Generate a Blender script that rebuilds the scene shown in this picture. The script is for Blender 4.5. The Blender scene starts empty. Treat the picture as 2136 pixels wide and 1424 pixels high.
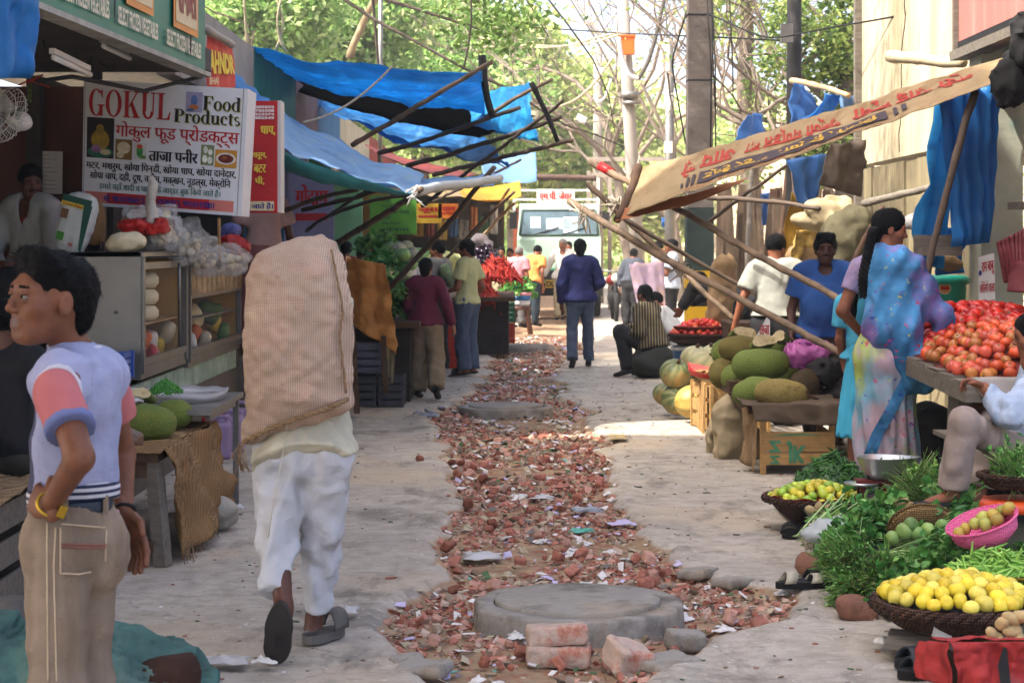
import bpy,math,random
import numpy as np
from mathutils import Vector,Matrix,Euler
random.seed(7);RNG=np.random.default_rng(11)
SC=bpy.context.scene;COL=SC.collection;R=math.radians
# camera, sky, sun, exposure
F,CX,HY,CZ=4000.0,1068.0,505.0,1.65
cam=bpy.data.cameras.new('camera');cam.sensor_width=36;cam.lens=36*F/2136
cam.shift_y=-(712-HY)/2136;cam.clip_end=2000;cam.clip_start=.05
cam.dof.use_dof=True;cam.dof.focus_distance=10.0;cam.dof.aperture_fstop=9.0
cob=bpy.data.objects.new('camera',cam);COL.objects.link(cob)
cob.location=(0,0,CZ);cob.rotation_euler=(R(90),0,0);SC.camera=cob
SUN_EL,SUN_AZ=52,66
w=bpy.data.worlds.new('World');SC.world=w;w.use_nodes=True
nt=w.node_tree;sky=nt.nodes.new('ShaderNodeTexSky');sky.sky_type='NISHITA';sky.sun_disc=False
sky.sun_elevation=R(SUN_EL);sky.sun_rotation=R(SUN_AZ+180);sky.dust_density=5.0;sky.air_density=.5;sky.ozone_density=.0
nt.links.new(sky.outputs[0],nt.nodes['Background'].inputs[0]);nt.nodes['Background'].inputs[1].default_value=.15
sl=bpy.data.lights.new('sun','SUN');sl.energy=2.1;sl.angle=R(.6);sl.color=(1,.95,.87)
so=bpy.data.objects.new('sun',sl);COL.objects.link(so)
_d=Vector((math.sin(R(SUN_AZ))*math.cos(R(SUN_EL)),math.cos(R(SUN_AZ))*math.cos(R(SUN_EL)),-math.sin(R(SUN_EL))))
so.rotation_euler=_d.to_track_quat('-Z','Y').to_euler();so.location=(-20,-10,30)
SC.view_settings.view_transform='Standard';SC.view_settings.look='None';SC.view_settings.exposure=2.45
SC.view_settings.gamma=1;SC.cycles.max_bounces=7;SC.cycles.diffuse_bounces=3;SC.cycles.transparent_max_bounces=12
SC.cycles.caustics_reflective=False;SC.cycles.caustics_refractive=False
def P(px,py,Y,dz=0):return np.array(((px-CX)*Y/F,Y,CZ-(py-HY)*Y/F+dz))
def G(px,py,z=0):
 Y=F*(CZ-z)/(py-HY);return np.array(((px-CX)*Y/F,Y,z))
def C(h):
 h=h.lstrip('#');v=[int(h[i:i+2],16)/255 for i in(0,2,4)]
 return tuple(x/12.92 if x<.04045 else((x+.055)/1.055)**2.4 for x in v)
A=np.array
def V3(*a):return np.array(a,float)
def nrm(v):v=np.asarray(v,float);return v/(np.linalg.norm(v)+1e-12)
# materials
MC={}
def M(name,col='#888888',rough=.75,var=.18,scale=6,bump=.15,bscale=30,metal=0,tl=0,kind=None,col2=None,rnd=0,spec=.3,alpha=1,k=1,axis=2,thr=.5,col3=None,crease=0,cs=5):
 """procedural material: noise-varied base colour, optional pattern, translucency, per-object variation"""
 if name in MC:return MC[name]
 m=bpy.data.materials.new(name);m.use_nodes=True;t=m.node_tree;N=t.nodes;L=t.links
 b=N['Principled BSDF'];b.inputs['Roughness'].default_value=rough;b.inputs['Metallic'].default_value=metal
 b.inputs['Specular IOR Level'].default_value=spec
 c=A(C(col)if isinstance(col,str)else col)
 tc=N.new('ShaderNodeTexCoord');co=tc.outputs['Object']
 def mp(sc):
  q=N.new('ShaderNodeMapping');q.inputs['Scale'].default_value=sc;L.new(co,q.inputs[0]);return q.outputs[0]
 def noise(s,vec=co,det=5,rg=.55):
  n=N.new('ShaderNodeTexNoise');n.inputs['Scale'].default_value=s;n.inputs['Detail'].default_value=det
  n.inputs['Roughness'].default_value=rg;L.new(vec,n.inputs['Vector']);return n.outputs['Fac']
 def mix(f,a,bb):
  x=N.new('ShaderNodeMix');x.data_type='RGBA'
  if hasattr(f,'node'):L.new(f,x.inputs[0])
  else:x.inputs[0].default_value=f
  for i,v in((6,a),(7,bb)):
   if hasattr(v,'node'):L.new(v,x.inputs[i])
   else:x.inputs[i].default_value=(*[max(0,float(z))for z in v[:3]],1)
  return x.outputs[2]
 def ramp(f,p0,p1):
  r_=N.new('ShaderNodeMapRange');r_.inputs[1].default_value=p0;r_.inputs[2].default_value=p1;L.new(f,r_.inputs[0]);return r_.outputs[0]
 n1=ramp(noise(scale),.3,.7)
 base=mix(n1,c*(1-var),np.minimum(c*(1+var),.95));hgt=noise(bscale)
 c2=A(C(col2))if isinstance(col2,str)else(A(col2)if col2 is not None else None)
 if kind=='wood':
  s=[22*k]*3;s[axis]=1.6*k
  nw=noise(1,mp(s),6,.65);base=mix(ramp(nw,.3,.7),c*(1-var*1.8),np.minimum(c*(1+var),.95));hgt=nw
  if c2 is not None:base=mix(ramp(noise(3*k),thr,thr+.12),base,c2)
 elif kind=='stripe':
  wv=N.new('ShaderNodeTexWave');wv.bands_direction='XYZ'[axis];wv.inputs['Scale'].default_value=k
  L.new(co,wv.inputs['Vector']);base=mix(ramp(wv.outputs['Fac'],thr,thr+.06),base,c2)
 elif kind=='stain':
  base=mix(ramp(noise(k,co,8,.65),thr,thr+.16),base,c2)
  if col3:base=mix(ramp(noise(k*.37,mp((1,1.3,.7)),6,.6),.56,.7),base,C(col3))
 elif kind=='streak':
  s=[9*k]*3;s[axis]=.5*k;base=mix(ramp(noise(1,mp(s),6,.6),thr,thr+.2),base,c2)
 elif kind=='weave':
  w1=[]
  for ax in 'XZ':
   wv=N.new('ShaderNodeTexWave');wv.bands_direction=ax;wv.inputs['Scale'].default_value=k;wv.inputs['Distortion'].default_value=.5
   wv.inputs['Detail Scale'].default_value=2;L.new(co,wv.inputs['Vector']);w1 .append(wv.outputs['Fac'])
  mm=N.new('ShaderNodeMath');mm.operation='MAXIMUM';L.new(w1[0],mm.inputs[0]);L.new(w1[1],mm.inputs[1])
  base=mix(ramp(mm.outputs[0],.25,.8),c2,base);hgt=mm.outputs[0]
  if col3:base=mix(ramp(noise(5,co,3),.55,.72),base,mix(ramp(mm.outputs[0],.35,.8),C(col3),base))
 elif kind=='flower':
  def flw(s,colr,th,off):
   q=N.new('ShaderNodeMapping');q.inputs['Location'].default_value=(off,off*.7,off*1.3);L.new(dv.outputs[0],q.inputs[0])
   v=N.new('ShaderNodeTexVoronoi');v.inputs['Scale'].default_value=s;L.new(q.outputs[0],v.inputs['Vector'])
   nd=N.new('ShaderNodeMath');nd.operation='ADD';L.new(v.outputs['Distance'],nd.inputs[0])
   q2=N.new('ShaderNodeMath');q2 .operation='MULTIPLY';q2 .inputs[1].default_value=.5;L.new(noise(s*3.3),q2 .inputs[0]);L.new(q2 .outputs[0],nd.inputs[1])
   r_=ramp(nd.outputs[0],th+.03,th);return r_,colr
  base=mix(ramp(noise(3.0,co,3),.42,.56),base,c2);dst=N.new('ShaderNodeTexNoise');dst.inputs['Scale'].default_value=13*k;L.new(co,dst.inputs['Vector']);dv=N.new('ShaderNodeVectorMath');dv.operation='MULTIPLY_ADD';dv.inputs[1].default_value=(.16,)*3;L.new(dst.outputs['Color'],dv.inputs[0]);L.new(co,dv.inputs[2])
  if col3:base=mix(ramp(noise(2.6,mp((1.3,1,.8)),3),.5,.62),base,C(col3))
  for s,colr,th,off in((11,'#b02a58',.42,0),(9,'#4a2c88',.40,3.1),(13,'#b8b43a',.38,7.7),(8,'#2c3a9a',.36,5.2)):
   f_,cc=flw(s*k*.85,C(colr),th-.05,off);fm=N.new('ShaderNodeMath');fm.operation='MULTIPLY';fm.inputs[1].default_value=.75;L.new(f_,fm.inputs[0]);base=mix(fm.outputs[0],base,cc)
 elif kind=='vstripe':
  s=N.new('ShaderNodeSeparateXYZ');L.new(co,s.inputs[0]);at=N.new('ShaderNodeMath');at.operation='ARCTAN2'
  L.new(s.outputs[0],at.inputs[0]);L.new(s.outputs[1],at.inputs[1])
  ad=N.new('ShaderNodeMath');ad.operation='MULTIPLY_ADD';L.new(noise(14),ad.inputs[0]);ad.inputs[1].default_value=.5;L.new(at.outputs[0],ad.inputs[2])
  mu=N.new('ShaderNodeMath');mu.operation='MULTIPLY';mu.inputs[1].default_value=k;L.new(ad.outputs[0],mu.inputs[0])
  sn=N.new('ShaderNodeMath');sn.operation='SINE';L.new(mu.outputs[0],sn.inputs[0])
  base=mix(ramp(sn.outputs[0],-.2,.5),base,c2)
  if col3:base=mix(ramp(noise(3.2,co,3),.5,.66),base,C(col3))
 elif kind=='spiky':
  v=N.new('ShaderNodeTexVoronoi');v.inputs['Scale'].default_value=k;L.new(co,v.inputs['Vector'])
  base=mix(ramp(v.outputs['Distance'],.1,.55),base,c2);iv=N.new('ShaderNodeMath');iv.operation='SUBTRACT';iv.inputs[0].default_value=1
  L.new(v.outputs['Distance'],iv.inputs[1]);hgt=iv.outputs[0]
  if col3:base=mix(ramp(noise(7,co,6),.58,.68),base,C(col3))
 elif kind=='check':
  w1=[]
  for ax in 'XZ':
   wv=N.new('ShaderNodeTexWave');wv.bands_direction=ax;wv.inputs['Scale'].default_value=k;L.new(co,wv.inputs['Vector']);w1 .append(wv.outputs['Fac'])
  base=mix(ramp(w1[0],.9,.95),mix(ramp(w1[1],.9,.95),base,c2),c2)
 if rnd:
  oi=N.new('ShaderNodeObjectInfo');c3=C(col3)if(col3 and kind is None)else c*.5
  base=mix(ramp(oi.outputs['Random'],1-rnd,1),base,mix(.35,c3,base))if kind is None and col3 else base
  hs=N.new('ShaderNodeHueSaturation');rr=N.new('ShaderNodeMapRange');rr.inputs[3].default_value=.72;rr.inputs[4].default_value=1.25
  L.new(oi.outputs['Random'],rr.inputs[0]);L.new(rr.outputs[0],hs.inputs['Value']);L.new(base,hs.inputs['Color']);base=hs.outputs[0]
 L.new(base,b.inputs['Base Color'])
 if bump:
  bp=N.new('ShaderNodeBump');bp.inputs['Strength'].default_value=bump;bp.inputs['Distance'].default_value=.02
  L.new(hgt,bp.inputs['Height']);L.new(bp.outputs[0],b.inputs['Normal'])
  if crease:
   n=N.new('ShaderNodeTexNoise');n.noise_type='RIDGED_MULTIFRACTAL';n.inputs['Scale'].default_value=cs;n.inputs['Detail'].default_value=2.5;n.inputs['Distortion'].default_value=.6
   L.new(mp((1.25,1.25,.7)),n.inputs['Vector']);b2=N.new('ShaderNodeBump');b2 .inputs['Strength'].default_value=crease;b2 .inputs['Distance'].default_value=.09
   L.new(n.outputs['Fac'],b2 .inputs['Height']);L.new(bp.outputs[0],b2 .inputs['Normal']);L.new(b2 .outputs[0],b.inputs['Normal'])
 out=N['Material Output']
 if tl:
  tr=N.new('ShaderNodeBsdfTranslucent');L.new(base,tr.inputs[0]);ms=N.new('ShaderNodeMixShader');ms.inputs[0].default_value=tl
  L.new(b.outputs[0],ms.inputs[1]);L.new(tr.outputs[0],ms.inputs[2]);L.new(ms.outputs[0],out.inputs[0])
 if alpha<1:b.inputs['Alpha'].default_value=alpha
 MC[name]=m;return m
 # objects
def tag(o,label=None,cat=None,group=None,kind=None):
 if label:o['label']=label
 if cat:o['category']=cat
 if group:o['group']=group
 if kind:o['kind']=kind
 return o
def thing(name,label,cat,loc=(0,0,0),group=None):
 o=bpy.data.objects.new(name,None);COL.objects.link(o);o.location=[float(x)for x in loc];o.empty_display_size=.1
 return tag(o,label,cat,group)
def wloc(o):
 v=Vector((0,0,0))
 while o:v=v+o.location;o=o.parent
 return A(v)
class MB:
 """collects shapes in world space; build() links them as one mesh object"""
 def __init__(s):s.v=[];s.f=[];s.m=[];s.n=0;s.sm=[]
 def add(s,v,f,mi=0,smooth=True):
  v=np.asarray(v,float).reshape(-1,3);s.v.append(v)
  for q in f:
   s.f.append([int(i)+s.n for i in q])
  s.m+=[mi]*len(f)if np.isscalar(mi)else list(mi);s.sm+=[smooth]*len(f);s.n+=len(v);return s
 def box(s,c,sz,rot=None,mi=0,jit=0,taper=1):
  q=A([(x,y,z)for z in(-.5,.5)for y in(-.5,.5)for x in(-.5,.5)])
  q[4:,:2]*=taper;q=q*A(sz)
  if jit:q=q+RNG.normal(0,jit,q.shape)
  if rot is not None:q=q@A(Euler(rot).to_matrix()).T
  return s.add(q+A(c),[(0,2,3,1),(4,5,7,6),(0,1,5,4),(2,6,7,3),(0,4,6,2),(1,3,7,5)],mi,False)
 def beam(s,a,b,w_,h,mi=0,up=(0,0,1)):
  a=np.asarray(a,float);b=np.asarray(b,float);d=nrm(b-a);r=np.cross(d,up)
  r=nrm(r)if np.linalg.norm(r)>1e-4 else V3(1,0,0);u=np.cross(r,d)
  q=[e+r*x*w_/2+u*y*h/2 for e in(a,b)for x,y in((-1,-1),(1,-1),(1,1),(-1,1))]
  return s.add(q,[(3,2,1,0),(4,5,6,7),(0,1,5,4),(1,2,6,5),(2,3,7,6),(3,0,4,7)],mi,False)
 def tube(s,pts,rad,n=8,mi=0,cap=True,smooth=True):
  pts=np.asarray(pts,float);k=len(pts);rad=np.broadcast_to(np.asarray(rad,float),(k,))if np.ndim(rad)else np.full(k,rad)
  T=np.gradient(pts,axis=0);T/=np.linalg.norm(T,axis=1)[:,None]+1e-9
  ref=V3(0,0,1)if abs(T[0][2])<.9 else V3(1,0,0);a=np.linspace(0,2*math.pi,n,endpoint=False);vs=[]
  u=nrm(np.cross(T[0],ref))
  for i in range(k):
   u=nrm(u-T[i]*np.dot(u,T[i]));w_=np.cross(T[i],u)
   vs.append(pts[i]+rad[i]*(np.cos(a)[:,None]*u+np.sin(a)[:,None]*w_))
  f=[(i*n+j,i*n+(j+1)%n,(i+1)*n+(j+1)%n,(i+1)*n+j)for i in range(k-1)for j in range(n)]
  if cap:f+=[tuple(range(n))[::-1],tuple((k-1)*n+j for j in range(n))]
  return s.add(np.concatenate(vs),f,mi,smooth)
 def lathe(s,prof,c,n=24,mi=0,R3=None,sx=1,sy=1,smooth=True):
  prof=np.asarray(prof,float);a=np.linspace(0,2*math.pi,n,endpoint=False);k=len(prof)
  v=np.stack([np.outer(prof[:,0],np.cos(a))*sx,np.outer(prof[:,0],np.sin(a))*sy,np.repeat(prof[:,1][:,None],n,1)],-1).reshape(-1,3)
  if R3 is not None:v=v@A(R3).T
  f=[(i*n+j,i*n+(j+1)%n,(i+1)*n+(j+1)%n,(i+1)*n+j)for i in range(k-1)for j in range(n)]
  return s.add(v+A(c),f,mi,smooth)
 def ell(s,c,r,n=12,mi=0,R3=None,dn=0,seed=0):
  th=np.linspace(0,math.pi,n//2+2)[1:-1];a=np.linspace(0,2*math.pi,n,endpoint=False)
  v=[(0,0,1)]+[(math.sin(t)*math.cos(p),math.sin(t)*math.sin(p),math.cos(t))for t in th for p in a]+[(0,0,-1)]
  v=np.asarray(v,float);k=len(th)
  if dn:v=v*(1+dn*(vnoise(v*2.1+seed*9.7)-.5))[:,None]
  v=v*np.asarray(r,float)
  if R3 is not None:v=v@A(R3).T
  f=[(0,1+j,1+(j+1)%n)for j in range(n)]
  f+=[(1+i*n+j,1+(i+1)*n+j,1+(i+1)*n+(j+1)%n,1+i*n+(j+1)%n)for i in range(k-1)for j in range(n)]
  f+=[(1+(k-1)*n+j,1+k*n,1+(k-1)*n+(j+1)%n)for j in range(n)]
  return s.add(v+A(c),f,mi,True)
 def grid(s,X,mi=0,thick=0):
  """X: (a,b,3) points"""
  a,b,_=X.shape;f=[(i*b+j,i*b+j+1,(i+1)*b+j+1,(i+1)*b+j)for i in range(a-1)for j in range(b-1)]
  return s.add(X.reshape(-1,3),f,mi,True)
 def quad(s,*p,mi=0):return s.add(p,[tuple(range(len(p)))],mi,False)
 def build(s,name,mats,parent=None,loc=None,solid=0):
  v=np.concatenate(s.v);mats=mats if isinstance(mats,(list,tuple))else[mats]
  if parent is not None:o0=wloc(parent)
  elif loc is not None:o0=np.asarray(loc,float)
  else:o0=A([(v[:,0].min()+v[:,0].max())/2,(v[:,1].min()+v[:,1].max())/2,v[:,2].min()])
  me=bpy.data.meshes.new(name);me.from_pydata((v-o0).tolist(),[],s.f)
  for m in mats:me.materials.append(m)
  me.polygons.foreach_set('material_index',np.asarray(s.m,np.int32));me.polygons.foreach_set('use_smooth',np.asarray(s.sm,bool));me.update()
  o=bpy.data.objects.new(name,me);COL.objects.link(o)
  if parent is not None:o.parent=parent
  else:o.location=o0 .tolist()
  if solid:
   q=o.modifiers.new('thickness','SOLIDIFY');q.thickness=solid;q.offset=0
  return o
def fast_mesh(name,v,quads,mats,midx=None,parent=None,smooth=False,loc=None):
 """large quad/tri soups from numpy arrays"""
 o0=wloc(parent)if parent is not None else np.asarray(loc if loc is not None else(0,0,0),float)
 me=bpy.data.meshes.new(name);nv,nf=len(v),len(quads);k=quads.shape[1]
 me.vertices.add(nv);me.vertices.foreach_set('co',(v-o0).astype(np.float32).ravel());me.loops.add(nf*k);me.loops.foreach_set('vertex_index',quads.astype(np.int32).ravel())
 me.polygons.add(nf);me.polygons.foreach_set('loop_start',np.arange(0,nf*k,k,dtype=np.int32))
 for m in(mats if isinstance(mats,(list,tuple))else[mats]):me.materials.append(m)
 if midx is not None:me.polygons.foreach_set('material_index',midx.astype(np.int32))
 me.polygons.foreach_set('use_smooth',np.full(nf,smooth));me.update(calc_edges=True);me.validate()
 o=bpy.data.objects.new(name,me);COL.objects.link(o)
 if parent is not None:o.parent=parent
 else:o.location=o0 .tolist()
 return o
def kids(o):return list(o.children)
def dup(o,loc=None,rot=None,scale=None,label=None,parent=None,ch=None):
 c=o.copy();COL.objects.link(c)
 if parent is not None:c.parent=parent
 if loc is not None:c.location=[float(x)for x in loc]
 if rot is not None:c.rotation_euler=rot
 if scale is not None:c.scale=(scale,)*3 if np.isscalar(scale)else scale
 if label:c['label']=label
 for k in(ch if ch is not None else kids(o)):dup(k,parent=c)
 return c
 # noise, implicit surfaces
_H=np.random.default_rng(3).random(4096)
def vnoise(p):
 p=np.asarray(p,np.float64);i=np.floor(p).astype(np.int64);f=p-i;f=f*f*(3-2*f);r=0
 for dx in(0,1):
  for dy in(0,1):
   for dz in(0,1):
    h=_H[((i[...,0]+dx)*73+(i[...,1]+dy)*179+(i[...,2]+dz)*283)&4095]
    r=r+h*np.where(dx,f[...,0],1-f[...,0])*np.where(dy,f[...,1],1-f[...,1])*np.where(dz,f[...,2],1-f[...,2])
 return r
def fbm(p,o=3):
 r=0;a=.5
 for k in range(o):r=r+a*vnoise(p*2**k+k*17.3);a*=.5
 return r/(1-.5**o)
def smin(a,b,k):
 if k<=0:return np.minimum(a,b)
 h=np.clip(.5+.5*(b-a)/k,0,1);return b*(1-h)+a*h-k*h*(1-h)
class SD:
 """signed-distance grid; shapes are blended in, then meshed by surface nets"""
 def __init__(s,lo,hi,h):
  s.h=h;s.lo=np.asarray(lo,float);n=np.ceil((np.asarray(hi,float)-s.lo)/h).astype(int)+1;s.n=n
  s.ax=[s.lo[i]+h*np.arange(n[i])for i in range(3)];s.F=np.full(n,.5)
 def _sub(s,lo,hi):
  a=np.clip(np.floor((lo-s.lo)/s.h).astype(int),0,s.n);b=np.clip(np.ceil((hi-s.lo)/s.h).astype(int)+1,0,s.n)
  if(b<=a).any():return None,None
  sl_=tuple(slice(x,y)for x,y in zip(a,b));g=np.stack(np.meshgrid(*[s.ax[i][sl_[i]]for i in range(3)],indexing='ij'),-1);return sl_,g
 def put(s,lo,hi,fn,k=.02,op='add'):
  sl_,g=s._sub(np.asarray(lo)-k-.02-2*s.h,np.asarray(hi)+k+.02+2*s.h)
  if sl_ is None:return s
  d=fn(g)
  if op=='add':s.F[sl_]=smin(s.F[sl_],d,k)
  elif op=='sub':s.F[sl_]=-smin(-s.F[sl_],d,k)
  return s
 def cap(s,a,b,ra,rb=None,k=.02,flat=None,fk=1,cut=False,cuta=False,op='add',amp=0,asc=8,seed=0):
  a=np.asarray(a,float);b=np.asarray(b,float);rb=ra if rb is None else rb;ba=b-a;L2=max(ba@ba,1e-9)
  r=max(ra,rb)+abs(amp)
  def fn(g):
   t=np.clip(((g-a)@ba)/L2,0,1);q=g-a-t[...,None]*ba
   if flat is not None:q=q+(q@flat)[...,None]*flat*(fk-1)
   d=np.linalg.norm(q,axis=-1)-(ra+t*(rb-ra))
   if amp:d=d+amp*(fbm(g*asc+seed,2)-.5)*2
   if cut:d=np.maximum(d,(g-b)@(ba/math.sqrt(L2)))
   if cuta:d=np.maximum(d,-(g-a)@(ba/math.sqrt(L2)))
   return d
  return s.put(np.minimum(a,b)-r,np.maximum(a,b)+r,fn,k,op)
 def ell(s,c,r,k=.02,R3=None,op='add'):
  c=np.asarray(c,float);r=np.asarray(r,float);mr=r.max()
  def fn(g):
   q=g-c
   if R3 is not None:q=q@R3
   l=np.linalg.norm(q/r,axis=-1);l2=np.linalg.norm(q/(r*r),axis=-1)+1e-9;return l*(l-1)/l2
  return s.put(c-mr,c+mr,fn,k,op)
 def half(s,p,n,op='cut'):
  g=np.stack(np.meshgrid(*s.ax,indexing='ij'),-1);s.F=np.maximum(s.F,(g-np.asarray(p))@nrm(n));return s
 def rough(s,amp,sc,seed=0,aniso=(1,1,1),near=.08):
  m=np.abs(s.F)<near;i=np.argwhere(m);p=s.lo+i*s.h
  s.F[m]+=amp*2*(fbm(p*sc*np.asarray(aniso)+seed,3)-.5);return s
 def crumple(s,amp,sc,seed=0):
  m=np.abs(s.F)<.08;p=s.lo+np.argwhere(m)*s.h;q=p*sc+seed;r_=0
  for k in(1,2.1,4.3):r_=r_+np.abs(vnoise(q*k+k*7)-.5)*2/k
  s.F[m]+=amp*(1.1-1.4*r_)*-1;return s
 def mesh(s):
  F_=s.F;S=F_<0;c=sum(S[a:a+S.shape[0]-1,b:b+S.shape[1]-1,d:d+S.shape[2]-1].astype(np.int8)for a in(0,1)for b in(0,1)for d in(0,1))
  act=(c>0)&(c<8);I=np.argwhere(act);cs=[(a,b,d)for a in(0,1)for b in(0,1)for d in(0,1)]
  vals={q:F_[I[:,0]+q[0],I[:,1]+q[1],I[:,2]+q[2]]for q in cs};acc=np.zeros((len(I),3));cnt=np.zeros(len(I))
  for q in cs:
   for ax in range(3):
    if q[ax]==0:
     q2=tuple(1 if i==ax else q[i]for i in range(3));va,vb=vals[q],vals[q2];m=(va<0)!=(vb<0)
     t=np.where(m,va/np.where(m,va-vb,1),0);p=np.repeat(A([q],float),len(I),0);p[:,ax]+=t
     acc+=p*m[:,None];cnt+=m
  Vt=s.lo+s.h*(I+acc/np.maximum(cnt,1)[:,None]);mp=np.full(act.shape,-1,np.int64);mp[act]=np.arange(len(I));Q=[]
  for ax in range(3):
   o1,o2=(ax+1)%3,(ax+2)%3
   sa=[slice(1,-1)]*3;sb=[slice(1,-1)]*3;sa[ax]=slice(0,-1);sb[ax]=slice(1,None)
   d=S[tuple(sa)]!=S[tuple(sb)];e=np.argwhere(d);neg=S[tuple(sa)][d]
   e=e+1;e[:,ax]-=1;q=[]
   for du,dv in((-1,-1),(0,-1),(0,0),(-1,0)):
    z=e.copy();z[:,o1]+=du;z[:,o2]+=dv;q.append(mp[z[:,0],z[:,1],z[:,2]])
   q=np.stack(q,1);q[~neg]=q[~neg][:,::-1];Q.append(q)
  return Vt,np.concatenate(Q)
def soup(parts):
 """join several (verts, quads, matidx)"""
 vs,qs,ms,n=[],[],[],0
 for v,q,m in parts:
  vs.append(v);qs.append(q+n);ms.append(np.full(len(q),m)if np.isscalar(m)else m);n+=len(v)
 return np.concatenate(vs),np.concatenate(qs),np.concatenate(ms)
def blob(name,mats,lo,hi,h,fn,parent=None,mi=0,loc=None):
 s=SD(lo,hi,h);fn(s);v,q=s.mesh()
 if parent is None and loc is None:loc=((v[:,0].min()+v[:,0].max())/2,(v[:,1].min()+v[:,1].max())/2,v[:,2].min())
 return fast_mesh(name,v,q,mats,None if np.isscalar(mi)else mi(v,q),parent,True,loc)
 # lettering on surfaces
_dg=None
def text2d(body,bold=0.0):
 c=bpy.data.curves.new('t','FONT');c.body=body;c.size=1;c.offset=bold;c.resolution_u=3
 o=bpy.data.objects.new('t',c);COL.objects.link(o);dg=bpy.context.evaluated_depsgraph_get();dg.update()
 me=bpy.data.meshes.new_from_object(o.evaluated_get(dg));v=A([tuple(x.co)for x in me.vertices]).reshape(-1,3)[:,:2]
 f=[tuple(p.vertices)for p in me.polygons];bpy.data.objects.remove(o);bpy.data.meshes.remove(me);bpy.data.curves.remove(c);return v,f
def dev(s):
 """visual order for the short i sign, which is written before its consonant"""
 out=[]
 for ch in s:
  if ch=='\u093f':
   j=len(out)-1
   while j>0 and out[j-1]=='\u094d':j-=2
   out.insert(j,ch)
  else:out.append(ch)
 return ''.join(out)
class Board:
 """a quad (TL, TR, BR, BL) in the world carrying flat artwork addressed by u (right) and v (down)"""
 def __init__(s,tl,tr,br,bl):s.q=[np.asarray(x,float)for x in(tl,tr,br,bl)];s.n=nrm(np.cross(s.q[1]-s.q[0],s.q[3]-s.q[0]))*-1;s.lay=0
 def at(s,u,v,d=0):
  u=np.asarray(u,float)[...,None];v=np.asarray(v,float)[...,None]
  return(s.q[0]*(1-u)+s.q[1]*u)*(1-v)+(s.q[3]*(1-u)+s.q[2]*u)*v+s.n*d
 def text(s,mb,body,u0,v0,u1,v1,mi=0,bold=.02,flip=False,d=None):
  hin=ord(max(body))>2000;vv,f=text2d(dev(body),0 if hin else bold);mn,mx=vv.min(0),vv.max(0);t=(vv-mn)/np.maximum(mx-mn,1e-6)
  if flip:t[:,1]=1-t[:,1]
  for i,o in enumerate((0,-1,1,2)if hin and bold>.015 else(0,)):mb.add(s.at(u0+(t[:,0]+o*bold*.8/(mx[0]-mn[0]))*(u1-u0),v1-t[:,1]*(v1-v0),(.004 if d is None else d)+.0002*i),f,mi,False)
 def poly(s,mb,uv,mi=0,d=.002):
  uv=np.asarray(uv,float);mb.add(s.at(uv[:,0],uv[:,1],d),[tuple(range(len(uv)))],mi,False)
 def rect(s,mb,u0,v0,u1,v1,mi=0,d=.002):s.poly(mb,[(u0,v0),(u1,v0),(u1,v1),(u0,v1)],mi,d)
 def disc(s,mb,u,v,ru,rv,mi=0,d=.003,n=16):s.poly(mb,[(u+ru*math.cos(a),v+rv*math.sin(a))for a in np.linspace(0,2*math.pi,n,endpoint=False)],mi,d)
def sheet(tl,tr,br,bl,nu=28,nv=14,sag=.1,wr=.02,wsc=3,seed=0,fold=0,fd=8,mid=None):
 """cloth between four corners: sag (down), wrinkles, folds running from the first edge to the third"""
 u=np.linspace(0,1,nu)[None,:,None];v=np.linspace(0,1,nv)[:,None,None];tl,tr,br,bl=[np.asarray(x,float)for x in(tl,tr,br,bl)]
 X=(tl*(1-u)+tr*u)*(1-v)+(bl*(1-u)+br*u)*v;n=nrm(np.cross(tr-tl,bl-tl))
 X=X+V3(0,0,-1)*sag*4*(u*(1-u))*(.35+.65*4*v*(1-v))
 uv=np.concatenate([np.broadcast_to(u,X.shape[:2]+(1,)),np.broadcast_to(v,X.shape[:2]+(1,)),np.zeros(X.shape[:2]+(1,))],-1)
 d=wr*2*(fbm(X*wsc+seed*5.3,3)-.5)-wr*.5*np.abs(vnoise(X*wsc*1.7+seed*3.1)-.5)*4-wr*.2*np.abs(vnoise(X*wsc*4+seed)-.5)*4
 if fold:d=d+fold*np.sin(uv[...,0]*fd*6.28+2.5*vnoise(uv*4+seed)+seed)*(.4+.6*vnoise(uv*3+seed*2))
 return X+n*d[...,None]
def cloth(name,mat,corners,parent=None,label=None,cat=None,group=None,**kw):
 s_=kw.pop('solid',.004);mb=MB();mb.grid(sheet(*corners,**kw));o=mb.build(name,mat,parent,solid=s_)
 return tag(o,label,cat,group)if label else o
def bamboo(name,a,b,r=.03,mat=None,label='',group=None,bend=.03,r2=None,seed=0,cat='pole'):
 a=np.asarray(a,float);b=np.asarray(b,float);n=max(6,int(np.linalg.norm(b-a)/.08));t=np.linspace(0,1,n)
 rg=np.random.default_rng(seed+5);off=nrm(rg.normal(size=3))*bend
 pts=a+(b-a)*t[:,None]+off*np.sin(t*math.pi)[:,None]+.006*np.cumsum(rg.normal(size=(n,3)),0)*.6
 r2=r*.8 if r2 is None else r2;rr=r+(r2-r)*t;rr=rr*np.where(np.arange(n)%4==1,1.13,1)
 mb=MB();mb.tube(pts,rr,8);o=mb.build(name,mat);return tag(o,label,cat,group)
def stick(mb,a,b,r,mi=0,n=6):mb.tube([a,b],r,n,mi)
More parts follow.
